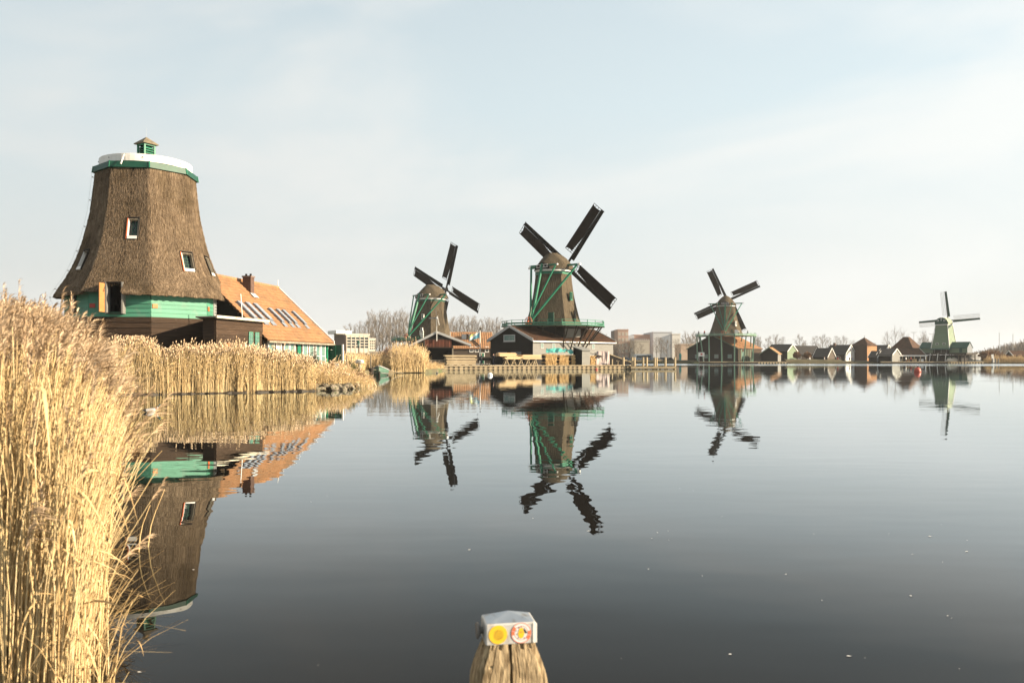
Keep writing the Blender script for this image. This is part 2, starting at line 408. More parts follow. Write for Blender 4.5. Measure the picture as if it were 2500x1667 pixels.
def rot_mb(m, ang, off=(0, 0, 0)):
    c, s_ = cos(ang), sin(ang)
    m.v = [(x * c - y * s_ + off[0], x * s_ + y * c + off[1], z + off[2]) for x, y, z in m.v]
    return m

# ================================================================== SETTING: water and land
def water_mat():
    m = bpy.data.materials.new('water'); m.use_nodes = True
    t = m.node_tree; n = t.nodes.new; l = t.links.new; t.nodes.remove(t.nodes['Principled BSDF'])
    deep = n('ShaderNodeBsdfDiffuse'); deep.inputs['Color'].default_value = (0.010, 0.0085, 0.007, 1)
    gl = n('ShaderNodeBsdfGlossy'); gl.inputs['Color'].default_value = (0.92, 0.975, 1.0, 1)
    fr = n('ShaderNodeFresnel'); fr.inputs['IOR'].default_value = 1.333
    rc = n('ShaderNodeValToRGB'); rc.color_ramp.interpolation = 'B_SPLINE' if False else 'LINEAR'
    e = rc.color_ramp.elements; e[0].color, e[1].color = (0, 0, 0, 1), (1, 1, 1, 1)
    for p_, v_ in ((.11, .055), (.16, .10), (.22, .20), (.32, .40), (.50, .68), (.75, .87)): q_ = e.new(p_); q_.color = (v_, v_, v_, 1)
    mxs = n('ShaderNodeMixShader'); l(fr.outputs[0], rc.inputs[0]); l(rc.outputs[0], mxs.inputs[0]); l(deep.outputs[0], mxs.inputs[1]); l(gl.outputs[0], mxs.inputs[2])
    l(mxs.outputs[0], t.nodes['Material Output'].inputs['Surface'])
    co = n('ShaderNodeTexCoord')
    def noise(scale, detail, rot=0.0):
        mp_ = n('ShaderNodeMapping'); mp_.inputs['Scale'].default_value = scale; mp_.inputs['Rotation'].default_value = (0, 0, rot)
        l(co.outputs['Object'], mp_.inputs[0])
        x = n('ShaderNodeTexNoise'); x.inputs['Scale'].default_value = 1; x.inputs['Detail'].default_value = detail
        l(mp_.outputs[0], x.inputs['Vector']); return x.outputs['Fac']
    def math_(op, a, c, clamp=False):
        x = n('ShaderNodeMath'); x.operation = op; x.use_clamp = clamp
        for i, v in enumerate((a, c)):
            if isinstance(v, (int, float)): x.inputs[i].default_value = v
            else: l(v, x.inputs[i])
        return x.outputs[0]
    def ramp_(v, a, c, x0=0.0, x1=1.0):
        r = n('ShaderNodeMapRange'); r.interpolation_type = 'SMOOTHSTEP'
        r.inputs['From Min'].default_value, r.inputs['From Max'].default_value = a, c
        r.inputs['To Min'].default_value, r.inputs['To Max'].default_value = x0, x1
        l(v, r.inputs['Value']); return r.outputs[0]
    sp = n('ShaderNodeSeparateXYZ'); l(co.outputs['Object'], sp.inputs[0])
    swell = noise((0.55, 1.3, 1), 2, R(6))            # slow undulation, crests about a metre apart
    chop = noise((2.2, 6.5, 1), 3, R(-8))             # small ripples in wind patches only
    patch = ramp_(noise((0.012, 0.05, 1), 3, R(3)), 0.50, 0.62)
    far = ramp_(math_('ADD', sp.outputs['Y'], math_('MULTIPLY', math_('SUBTRACT', noise((0.006, 0.03, 1), 2), 0.5), 120)), 165, 215)            # open water, ruffled by the breeze
    mid = ramp_(sp.outputs['Y'], 20, 70, 0.10, 1.0)
    band = math_('MAXIMUM', math_('MULTIPLY', patch, math_('MULTIPLY', mid, 0.10)), far)
    hgt = math_('ADD', math_('MULTIPLY', swell, 0.0033), math_('MULTIPLY', math_('MULTIPLY', chop, band), 0.016))
    bp = n('ShaderNodeBump'); bp.inputs['Strength'].default_value = 1.0; bp.inputs['Distance'].default_value = 1.0
    rgh = math_('ADD', math_('MULTIPLY', far, 0.16), math_('MULTIPLY', math_('MULTIPLY', patch, mid), 0.02)); l(rgh, gl.inputs['Roughness'])
    l(hgt, bp.inputs['Height'])
    for x_ in (gl, fr): l(bp.outputs[0], x_.inputs['Normal'])
    return m

m = MB().poly([(-900, -40, 0), (900, -40, 0), (900, 300, 0), (-900, 300, 0)])
struct('water', m, water_mat())

def land(name, pts, z, mat, depth=0.9, seed=1, jit=0.0, step=1.2):
    """flat land with an uneven water's edge that slopes down under the water"""
    rnd = random.Random(seed); ring = []
    for i, a in enumerate(pts):
        b = pts[(i + 1) % len(pts)]; a, b = Vector((*a, 0)), Vector((*b, 0)); ln = (b - a).length
        k = max(1, min(60, int(ln / step))) if jit and ln < 120 else 1
        for j in range(k):
            p = a.lerp(b, j / k)
            if j: p += Vector((rnd.uniform(-jit, jit), rnd.uniform(-jit, jit), 0))
            ring.append(p)
    m = MB(); n = len(ring); cx = sum((p.x for p in ring)) / n; cy = sum((p.y for p in ring)) / n
    top = [(p.x, p.y, z + (rnd.uniform(-.04, .04) if jit else 0)) for p in ring]
    low = []
    for i, p in enumerate(ring):
        d = (ring[(i + 1) % n] - ring[i - 1]); o = Vector((d.y, -d.x, 0)).normalized() * (0.5 if jit else 0.0)
        low.append((p.x + o.x, p.y + o.y, -depth))
    m.add(top + low, [tuple(range(n))] + [(i, i + n, (i + 1) % n + n, (i + 1) % n) for i in range(n)])
    me = m.mesh(name, mat)
    bm = bmesh.new(); bm.from_mesh(me); bmesh.ops.triangulate(bm, faces=[f for f in bm.faces if len(f.verts) > 4]); bm.to_mesh(me); bm.free()
    return link(name, me, kind='structure')

LEFT = [(-300, 22), (-60, 30), (-30, 33.5), (-17.2, 35.6), (-13.5, 37.6), (-10.6, 39.8), (-9.9, 40.9), (-9.2, 41.7), (-8.95, 42.9), (-8.85, 44.8), (-8.85, 47.4), (-8.75, 49.2), (-9.8, 53),
        (-12.0, 62), (-14.6, 72), (-16.2, 80), (-15.4, 86), (-13.2, 90), (-10.2, 92), (-9.2, 97), (-9.5, 103), (-9.7, 110), (-9.75, 113.2), (-9.5, 113.7),
        (18.1, 123.1), (19.3, 125), (24, 190), (27, 262), (34, 267), (-300, 267)]
land('ground', LEFT, 0.34, M['soil'], seed=3, jit=0.14)
FAR = [(-900, 266), (31, 266), (60, 266), (60, 262), (92, 262), (92, 267), (150, 266), (340, 268), (900, 262), (900, 1500), (-900, 1500)]
land('far_ground', FAR, 0.55, M['soil'], seed=5)
# gently raised yard behind the quay
land('quay_yard', [(-9.9, 114.0), (17.9, 123.5), (23.0, 190), (25, 240), (-45, 240), (-45, 150), (-12, 130)], 0.62, M['paving'], depth=-0.30, seed=7)


# ================================================================== the big cap-less mill on the left
AX = Vector((PX(358, 46), 46.0, 0.34))
mill = thing('windmill', 'broad thatched mill body without cap or sails, white ring on top and green boarded storey', 'windmill', AX, R(-85))
Z0 = AX.z
PROF = [(4.78, 4.98), (4.74, 5.12), (4.55, 5.45), (4.22, 5.95), (3.94, 6.5), (3.70, 7.05), (3.50, 7.6), (3.33, 8.15), (3.12, 9.0), (2.95, 9.8), (2.86, 10.5), (2.78, 11.2), (2.72, 11.8), (2.68, 12.2)]
def oct_ring(r, z, n_per=30, wob=0.0, rnd=random):
    ring = []
    for k in range(8):
        a = Vector((r * cos(R(45 * k - 22.5)), r * sin(R(45 * k - 22.5)), 0)); b = Vector((r * cos(R(45 * k + 22.5)), r * sin(R(45 * k + 22.5)), 0))
        for j in range(n_per):
            p = a.lerp(b, j / n_per)
            # thatch rounds the corners a little and is never quite flat
            e = min(j, n_per - j) / n_per
            p *= (1 - 0.012 * (1 - min(1, e * 6)))
            p *= 1 + rnd.uniform(-wob, wob)
            ring.append((p.x, p.y, z - Z0 + rnd.uniform(-wob, wob) * 4))
    return ring
rnd = random.Random(11)
th = MB()
dense = []
for i in range(len(PROF) - 1):
    for j in range(7):
        f = j / 7; dense.append((PROF[i][0] * (1 - f) + PROF[i + 1][0] * f, PROF[i][1] * (1 - f) + PROF[i + 1][1] * f))
dense.append(PROF[-1])
rings = [oct_ring(4.30, 5.16, wob=0.004, rnd=rnd), oct_ring(4.74, 4.95, wob=0.007, rnd=rnd)] + [oct_ring(r, z, wob=0.004, rnd=rnd) for r, z in dense]
# raised eyebrow of thatch over the hatch on the left part of facet 0, and a drooping fringe
for q_, ring in enumerate(rings[:9]):
    for i in range(len(ring)):
        k, j = divmod(i, 30); x, y, z = ring[i]
        if k == 0 and 1 <= j <= 17: z += 0.17 * (1 - q_ / 9)
        ring[i] = (x, y, z + rnd.uniform(-0.012, 0.012))
th.loft(rings, cap=False)
HY0, HY1, hz0, hz1 = -0.52, 0.22, 4.02, 5.58   # hatch opening on facet 0
WINS = ((0, 3.00, .36, 8.62, .56, 1.14, 13), (1, 3.50, .66, 6.95, .62, 1.12, 21), (2, 3.50, .15, 6.95, .6, 1.12, 21), (-1, 3.50, 0.0, 6.95, .6, 1.12, 21))
def in_hole(p):
    for k, ap, y, z, w, h, tl in WINS:
        a = R(45 * k); q = Vector((p.x * cos(a) + p.y * sin(a), -p.x * sin(a) + p.y * cos(a), p.z + Z0))
        if q.x > 0 and abs(q.y - y) < w / 2 + .02 and abs(q.z - z) < h / 2 * cos(R(tl)) + .03: return True
    return p.x > 0 and HY0 - .06 < p.y < HY1 + .06 and p.z + Z0 < hz1 + .03
th.f = [f for f in th.f if not in_hole(sum((Vector(th.v[i]) for i in f), Vector()) / len(f))]

def thatch_near():
    m = M['thatch'].copy(); m.name = 'thatch_streaked'; t = m.node_tree; n = t.nodes.new; l = t.links.new
    b = t.nodes['Principled BSDF']; src = b.inputs['Base Color'].links[0].from_socket
    co = n('ShaderNodeTexCoord'); sp = n('ShaderNodeSeparateXYZ'); l(co.outputs['Object'], sp.inputs[0])
    no = n('ShaderNodeTexNoise'); no.inputs['Scale'].default_value = 1.3; no.inputs['Detail'].default_value = 5; l(co.outputs['Object'], no.inputs['Vector'])
    def mm(op, a, c):
        x = n('ShaderNodeMath'); x.operation = op
        for i, v in enumerate((a, c)):
            if isinstance(v, (int, float)): x.inputs[i].default_value = v
            else: l(v, x.inputs[i])
        return x.outputs[0]
    # dark streak running down from the rim to the window
    y = mm('ADD', mm('ADD', sp.outputs['Y'], mm('MULTIPLY', mm('SUBTRACT', no.outputs['Fac'], 0.5), 0.30)), mm('MULTIPLY', mm('SUBTRACT', sp.outputs['Z'], 8.5), -0.035))
    d = mm('ABSOLUTE', mm('SUBTRACT', y, 0.03), 0)
    r = n('ShaderNodeMapRange'); r.interpolation_type = 'SMOOTHSTEP'
    r.inputs['From Min'].default_value, r.inputs['From Max'].default_value = 0.05, 0.24; r.inputs['To Min'].default_value, r.inputs['To Max'].default_value = 0.92, 0.0
    l(d, r.inputs['Value'])
    front = n('ShaderNodeMapRange'); front.inputs['From Min'].default_value, front.inputs['From Max'].default_value = 1.8, 2.3; l(sp.outputs['X'], front.inputs['Value'])
    f = mm('MULTIPLY', r.outputs[0], front.outputs[0])
    mx = n('ShaderNodeMix'); mx.data_type = 'RGBA'; l(f, mx.inputs['Factor']); l(src, mx.inputs['A']); mx.inputs['B'].default_value = (0.022, 0.016, 0.011, 1)
    # weathering: long damp streaks and the faint courses in which the thatch was laid
    def layer(scale, lo, hi, x0, x1, prev):
        mp_ = n('ShaderNodeMapping'); mp_.inputs['Scale'].default_value = scale; l(co.outputs['Object'], mp_.inputs[0])
        q = n('ShaderNodeTexNoise'); q.inputs['Scale'].default_value = 1; q.inputs['Detail'].default_value = 5; l(mp_.outputs[0], q.inputs['Vector'])
        rr_ = n('ShaderNodeMapRange'); rr_.inputs['From Min'].default_value, rr_.inputs['From Max'].default_value = lo, hi; rr_.inputs['To Min'].default_value, rr_.inputs['To Max'].default_value = x0, x1
        l(q.outputs['Fac'], rr_.inputs['Value']); hs = n('ShaderNodeHueSaturation'); l(rr_.outputs[0], hs.inputs['Value']); l(prev, hs.inputs['Color']); return hs.outputs['Color']
    last = layer((3.2, 3.2, .16), .34, .62, .58, 1.10, mx.outputs['Result'])
    last = layer((.5, .5, 2.6), .38, .62, .84, 1.10, last)
    last = layer((.8, .8, .5), .32, .68, .68, 1.20, last)
    l(last, b.inputs['Base Color'])
    return m
th.build('thatched_body', thatch_near(), mill, smooth=False)

# straw ends that stand proud of the thatch: short stalks over the two facets that face the water, and the fringe of the skirt
def straw(n, seed):
    rg = np.random.default_rng(seed); zs = np.array([z for _, z in PROF[1:]]); rs = np.array([r for r, _ in PROF[1:]])
    m = MB()
    for _ in range(n):
        k = rg.choice([-1, 0, 0, 0, 1, 1, 2]); z = 5.45 + 6.6 * rg.random() ** 1.2; r = np.interp(z, zs, rs) * cos(R(22.5))
        half = np.interp(z, zs, rs) * sin(R(22.5)) * 0.96; y = rg.uniform(-half, half); a = R(45 * k)
        ln = rg.uniform(0.12, 0.34); dz = -ln; r2 = np.interp(max(z + dz, 4.98), zs, rs) * cos(R(22.5)); o = rg.uniform(0.008, 0.045 if k == 0 else 0.022)
        if in_hole(Vector((r * cos(a) - y * sin(a), r * sin(a) + y * cos(a), z - .1 - Z0))): continue
        w = rg.uniform(0.004, 0.009); dy = rg.uniform(-0.05, 0.05)
        def q(rr, yy, zz): return (rr * cos(a) - yy * sin(a), rr * sin(a) + yy * cos(a), zz - Z0)
        m.add([q(r - 0.01, y - w, z), q(r - 0.01, y + w, z), q(r2 + o, y + dy + w, z + dz), q(r2 + o, y + dy - w, z + dz), q(r2 + o * 0.2, y + dy, z + dz)],
              [(0, 1, 2, 3), (3, 2, 4)])
    return m
straw(17000, 5).build('straw', M['thatch'], mill, kind='stuff')
fr = MB(); rg = np.random.default_rng(8)
for _ in range(4200):
    k = int(rg.integers(-2, 3)); t = rg.uniform(-1, 1); a = R(45 * k); rr = 4.74 * cos(R(22.5)) - rg.uniform(0.0, 0.26); y = 4.74 * sin(R(22.5)) * t * 0.985
    z1 = 5.0 + (0.17 if (k == 0 and -0.8 < t < 0.1) else 0); z0 = z1 - rg.uniform(0.005, 0.05); w = rg.uniform(0.006, 0.014)
    if k == 0 and HY0 - .08 < y < HY1 + .08: continue
    q = lambda r_, y_, z_: (r_ * cos(a) - y_ * sin(a), r_ * sin(a) + y_ * cos(a), z_ - Z0)
    fr.add([q(rr, y - w, z1), q(rr, y + w, z1), q(rr + 0.03, y, z0)], [(0, 1, 2)])
fr.build('eave_fringe', M['thatch'], mill, kind='stuff')

m = MB().lathe([(2.66, 12.02 - Z0), (2.80, 12.06 - Z0), (2.74, 12.40 - Z0), (2.48, 12.44 - Z0)], 8, a0=R(22.5)); m.build('green_band', 'green_dark', mill)
m = MB()
for k in range(8):
    a = R(45 * k + 22.5); p = lambda r, z: (r * cos(a), r * sin(a), z - Z0); MB().bar(p(2.81, 12.05), p(2.75, 12.41), 0.06, 0.03).build('corner_strip', 'green', mill)

m = MB().lathe([(2.44, 12.442 - Z0), (2.46, 12.452 - Z0), (2.46, 12.84 - Z0), (2.41, 12.86 - Z0), (2.20, 12.865 - Z0)], 64); m.build('white_ring', 'white', mill, smooth=False)
m = MB().lathe([(2.20, 12.866 - Z0), (0.0, 12.95 - Z0)], 24, cap=False); m.build('top_cover', 'grey_paint', mill)
for a in (-150, -115, -70, -20, 5):          # bolts and the down-pipe on the ring
    aa = R(a + 85); MB().lathe([(0.028, -.02), (0.028, .02)], 8, (2.475 * cos(aa), 2.475 * sin(aa), 12.66 - Z0)).build('bolt', 'tar', mill)
aa = R(-92 + 85); m = MB().bar((2.49 * cos(aa), 2.49 * sin(aa), 12.78 - Z0), (2.84 * cos(aa), 2.84 * sin(aa), 12.16 - Z0), 0.05); m.build('rain_spout', 'white', mill)

# louvred cupola
def cupola():
    ca = R(28 + 85 - 60); cx, cy = 0.06, 0.0; zb = 12.93 - Z0; h = 1.02; s = 0.31
    def q(x, y, z): return (cx + x * cos(ca) - y * sin(ca), cy + x * sin(ca) + y * cos(ca), z)
    body = MB()
    for sx in (-1, 1):
        for sy in (-1, 1): body.bar(q(sx * s, sy * s, zb - 0.2), q(sx * s, sy * s, zb + h), 0.09, 0.09, up=(cos(ca), sin(ca), 0))
    for i in range(4):
        d = [(-1, -1), (1, -1), (1, 1), (-1, 1)]; a, b = d[i], d[(i + 1) % 4]
        body.bar(q(a[0] * s, a[1] * s, zb + h - 0.05), q(b[0] * s, b[1] * s, zb + h - 0.05), 0.08, 0.10)
    c = body.build('cupola', 'green', mill)
    core = MB(); s2 = 0.21
    core.poly([q(-s2, -s2, zb - 0.1), q(s2, -s2, zb - 0.1), q(s2, s2, zb - 0.1), q(-s2, s2, zb - 0.1)], (0, 0, h)); core.build('cupola_core', 'black', c)
    nl = 6
    for side in range(4):
        for i in range(nl):
            z = zb + 0.05 + i * (h - 0.2) / nl; a = side * pi / 2
            def qq(t, o, zz): return q(t * cos(a) - o * sin(a), t * sin(a) + o * cos(a), zz)
            MB().poly([qq(-s + .05, -s - .03, z), qq(s - .05, -s - .03, z), qq(s - .05, -s + .09, z + .10), qq(-s + .05, -s + .09, z + .10)], (0, 0, .02)).build('slat', 'green', c)
    r = MB(); e = 0.475
    base = [q(-e, -e, zb + h - .02), q(e, -e, zb + h - .02), q(e, e, zb + h - .02), q(-e, e, zb + h - .02)]
    top = [q(-e, -e, zb + h + .03), q(e, -e, zb + h + .03), q(e, e, zb + h + .03), q(-e, e, zb + h + .03), q(0, 0, zb + h + .44)]
    r.add(base + top, [(3, 2, 1, 0), (0, 1, 5, 4), (1, 2, 6, 5), (2, 3, 7, 6), (3, 0, 4, 7), (4, 5, 8), (5, 6, 8), (6, 7, 8), (7, 4, 8)])
    r.build('cupola_roof', pmat('lead_roof', (0.20, 0.16, 0.10), (0.10, 0.085, 0.06), (5, 5, 5), 5, 0.9), c)
    MB().tube([q(0, 0, zb + h + .40), q(0, 0, zb + h + .95)], .008, 5).build('lightning_rod', 'metal', c)
cupola()

# boarded storeys: every board on the four facets in view is its own part
GZ = [3.84 + 0.232 * i for i in range(7)]
BZ = [0.36 + 0.29 * i for i in range(13)]
core = MB().lathe([(4.02, 0), (4.02, 5.3 - Z0)], 8, a0=R(22.5)); core.build('wall', 'tar', mill)
def board_mesh(name, r0, z0, z1, mat, y0=None, y1=None, out=0.0):
    ap = r0 * cos(R(22.5)); half = r0 * math.tan(R(22.5)) * cos(R(22.5))
    y0 = -half if y0 is None else y0; y1 = half if y1 is None else y1
    x = ap + out; j = 0.004
    v = [(x - .05, y0 + j, z0), (x - .05, y1 - j, z0), (x + .045, y1 - j, z0 - .01), (x + .045, y0 + j, z0 - .01), (x - .05, y0 + j, z1), (x - .05, y1 - j, z1), (x + .012, y1 - j, z1), (x + .012, y0 + j, z1)]
    return MB().add([(a, b, c - Z0) for a, b, c in v], [(0, 1, 2, 3), (7, 6, 5, 4), (3, 2, 6, 7), (0, 3, 7, 4), (1, 5, 6, 2), (0, 4, 5, 1)]).mesh(name, mat)
for i in range(6):
    full = board_mesh('board', 4.13, GZ[i], GZ[i + 1], M['green_pale'])
    for k in (-1, 1, 2, 3): link('board', full, mill, rz=R(45 * k))
    if GZ[i] >= 4.05 - .1:
        link('board', board_mesh('board', 4.13, GZ[i], GZ[i + 1], M['green_pale'], y1=HY0), mill)
        link('board', board_mesh('board', 4.13, GZ[i], GZ[i + 1], M['green_pale'], y0=HY1), mill)
    else: link('board', full, mill)
for i in range(12):
    if BZ[i + 1] > 3.86: break
    full = board_mesh('board', 4.15, BZ[i], BZ[i + 1], M['tar_worn'])
    for k in (-1, 0, 1, 2): link('board', full, mill, rz=R(45 * k))
# painted squares on the corners
def on_facet(k, x, y, z): a = R(45 * k); return Vector((x * cos(a) - y * sin(a), x * sin(a) + y * cos(a), z - Z0))
AP = 4.13 * cos(R(22.5))
for k, y0, mat_, nm in ((0, -1.52, 'red', 'dark red wall plate at the left corner'), (1, -1.52, 'orange_board', 'orange wall plate at the lit corner'), (2, -1.52, 'orange_red', 'orange wall plate beside the annex')):
    q = [on_facet(k, AP + 0.05, y0, 4.30), on_facet(k, AP + 0.05, y0 + 0.28, 4.30), on_facet(k, AP + 0.05, y0 + 0.28, 4.52), on_facet(k, AP + 0.05, y0, 4.52)]
    MB().poly(q, on_facet(k, 0.02, 0, Z0)).build('wall_plate', mat_, mill, label=nm)
# hatch with its door swung open
hx = 4.20
hb = MB(); hb.poly([on_facet(0, hx - .45, HY0, hz0), on_facet(0, hx - .45, HY1, hz0), on_facet(0, hx - .45, HY1, hz1), on_facet(0, hx - .45, HY0, hz1)], (-0.1, 0, 0)); hatch = hb.build('hatch_dark_panel', 'black', mill)  # black sheet, darkness of the interior put into its colour
hf = MB()
hf.box(hx - .6, HY1, hz0 - Z0 - .04, hx + .04, HY1 + .08, hz1 - Z0 + .06); hf.build('jamb', 'board_grey', hatch)
MB().box(hx - .6, HY0 - .08, hz0 - Z0 - .04, hx + .04, HY0, hz1 - Z0 + .06).build('jamb', 'board_grey', hatch)
MB().box(hx - .6, HY0 + .002, hz1 - Z0, hx + .05, HY1 - .002, hz1 - Z0 + .07).build('lintel', 'tar', hatch)
MB().box(hx - .3, HY0 + .002, hz0 - Z0 - .05, hx + .06, HY1 - .002, hz0 - Z0).build('hatch_sill', 'tar', hatch)
dd = Vector((hx + .03, HY0 - .09, 0))
dvv = Vector((.46, -.08, 0))
MB().poly([dd + Vector((0, 0, hz0 - Z0 + .03)), dd + dvv + Vector((0, 0, hz0 - Z0 + .03)), dd + dvv + Vector((0, 0, hz1 - Z0 - .02)), dd + Vector((0, 0, hz1 - Z0 - .02))], (-0.012, -0.05, 0)).build('hatch_door', 'orange_board', mill, label='orange hatch door standing open')
# windows: (facet, apothem of the face, lateral, z centre, w, h)
for k_, ap_, y_, z_, w_, h_, tl in WINS: deep_window(mill, on_facet(k_, ap_, y_, z_), R(45 * k_), w_, h_, R(tl), lining='orange_red' if k_ in (0, 1) else 'tar')
window(mill, on_facet(-1, AP + .02, -0.28, 4.60), R(-45), 0.66, 1.02, depth=0.12, bars=(4, 4), bar_mat='white', pane='glass', sill=False, frame='tar')
window(mill, on_facet(2, AP + .02, -0.1, 4.58), R(90), 0.62, 0.98, depth=0.12, bars=(2, 4), frame='grey_paint', sill=False)
# lightning conductor on its clips down the dark side
cl = MB(); ca = R(-1.5 * 45 - 1); pts = []
for r, z in [(2.86, 12.3)] + [(r + 0.10, z) for r, z in reversed(PROF)] + [(4.25, 3.6), (4.3, 2.4)]:
    pts.append((r * cos(ca), r * sin(ca), z - Z0))
cl.tube(pts, 0.005, 5); cable = cl.build('lightning_cable', 'metal', mill)
for i, (r, z) in enumerate(PROF):
    if i % 2 == 0: MB().box(-.03, -.02, -.02, .12, .02, .02).build('clip', 'white', cable).location = ((r + .02) * cos(ca), (r + .02) * sin(ca), z - Z0)
# projecting pole on the left side
MB().tube([on_facet(-1, 3.9, -1.2, 3.78), on_facet(-1, 5.6, -1.9, 3.72)], .05, 6).build('boom', 'wood_grey', mill)

# ================================================================== annex and long house beside it
ann = thing('annex', 'low brown boarded annex between the capless mill and the orange roofed house', 'shed', (PX(527, 41.4), 41.4, 0.34), math.atan2(4.6, 1.0))
AL, AT = 4.68, 3.40
MB().poly([(.02, .02, 0), (AL, .02, 0), (AL, 3.2, 0), (.02, .74, 0)], (0, 0, AT - .05)).build('wall', 'tar', ann)
nb = 12
for i in range(nb):
    z0, z1 = i * AT / nb, (i + 1) * AT / nb
    me = MB().add([(0, 0.05, z0), (AL, 0.05, z0), (AL, -.035, z0 - .01), (0, -.035, z0 - .01), (0, 0.05, z1), (AL, 0.05, z1), (AL, -.008, z1), (0, -.008, z1)],
                  [(0, 1, 2, 3), (7, 6, 5, 4), (3, 2, 6, 7), (0, 3, 7, 4), (1, 5, 6, 2), (0, 4, 5, 1)]).mesh('board', M['tar_worn'])
    link('board', me, ann)
for i in range(nb):
    z0, z1 = i * AT / nb, (i + 1) * AT / nb
    me = MB().add([(.018, 0.05, z0), (.018, .74, z0), (-.035, .74, z0 - .01), (-.035, 0.05, z0 - .01), (.018, 0.05, z1), (.018, .74, z1), (-.008, .74, z1), (-.008, 0.05, z1)],
                  [(0, 1, 2, 3), (7, 6, 5, 4), (3, 2, 6, 7), (0, 3, 7, 4), (1, 5, 6, 2), (0, 4, 5, 1)]).mesh('board', M['tar_worn'])
    link('board', me, ann)
MB().poly([(-.35, -.22, AT), (AL + .25, -.22, AT), (AL + .25, 3.3, AT), (-.35, .95, AT)], (0, 0, .07)).build('roof', pmat('roof_felt', (0.25, 0.22, 0.17), (0.15, 0.13, 0.10), (3, 3, 3), 5, 0.9), ann)
MB().box(-.37, -.30, AT - .03, AL + .27, -.222, AT + .11).build('gutter_board', pmat('gutter_wood', (0.62, 0.55, 0.44), (0.40, 0.34, 0.25), (4, 8, 8), 5, 0.8), ann)
for x, w, h, zc in ((1.62, .30, .62, 1.62), (2.30, .30, .62, 1.62), (3.32, .42, 1.34, 2.1), (3.98, .42, 1.34, 2.1)):
    window(ann, (x, -.03, zc), R(-90), w, h, frame='green_pale', pane='glass_pale', bars=(1, 5 if h > 1 else 3), depth=.08, fw=.045, sill=False)
dr = MB().box(2.76, -.09, 0, 3.06, -.035, 2.02).build('door', 'green_pale', ann)
MB().box(2.70, -.11, 0, 2.758, -.03, 2.08).build('door_frame', 'white', ann); MB().box(3.062, -.11, 0, 3.12, -.03, 2.08).build('door_frame', 'white', ann)
MB().box(1.04, -.11, 0, 1.10, -.03, 2.08).build('door_frame', 'white', ann)
MB().box(0.74, -.20, 1.20, 1.00, -.04, 2.08).build('notice_case', 'orange_red', ann, label='orange case with a white panel'); 
MB().box(0.84, -.215, 1.36, 0.93, -.202, 1.86).build('notice_panel', 'white', ann)
MB().tube([(2.1, -.26, AT + .08), (2.12, -.15, AT + 1.4)], .02, 5).build('vent_pipe', 'metal', ann)

house = thing('house', 'long house with a steep orange tiled roof, skylights and many white framed windows', 'house', (PX(643, 46), 46.0, 0.34), math.atan2(.987, .16))
HL, RY, RZ, EZ = 9.75, 3.83, 6.57 - .34, 2.98 - .34
BY = 5.6; bz = RZ - (RZ - EZ) * (BY - RY) / RY
w_ = MB()
w_.poly([(0, 0, 0), (0, 0, EZ), (0, RY, RZ - .12), (0, BY, bz), (0, BY, 0)], (HL, 0, 0)); w_.build('wall', 'board_brown', house)
g = clap(0, 1, 0.1, RZ - .2, 0, 0.24, gable=lambda z: (max(0.05, (z - EZ) / (RZ - EZ) * RY) if z > EZ else 0.0, BY if z < bz else RY + (RZ - z) / (RZ - bz) * (BY - RY) - .05))
g.v = [(y * 1.0 + (0), x, z) for x, y, z in g.v]; g.build('gable_board', 'tar', house, kind='stuff')
roof = MB(); roof.add([(-.12, -.30, EZ - .28), (HL + .12, -.30, EZ - .28), (HL + .12, RY, RZ), (-.12, RY, RZ), (-.12, -.30, EZ - .36), (HL + .12, -.30, EZ - .36), (HL + .12, RY, RZ - .10), (-.12, RY, RZ - .10)],
                      [(0, 1, 2, 3), (7, 6, 5, 4), (0, 4, 5, 1), (1, 5, 6, 2), (0, 3, 7, 4)])
roof.add([(-.12, BY + .2, bz - .15), (HL + .12, BY + .2, bz - .15), (HL + .12, RY + .001, RZ), (-.12, RY + .001, RZ)], [(3, 2, 1, 0)])
rf = roof.build('roof', 'tile_brown', house)
random.seed(4)
tiles(-.14, HL + .10, (-.32, EZ - .29), (RY, RZ), 0.015, 0.24, 0.30, 0.03).build('tile', 'tile_orange', rf, kind='stuff')
rg_ = MB()
for i in range(28):
    x = -.12 + i * (HL + .24) / 28; rg_.tube([(x, RY, RZ + .06), (x + .36, RY, RZ + .075)], [.10, .115], 8)
rg_.build('ridge_tile', 'tile_orange', rf)
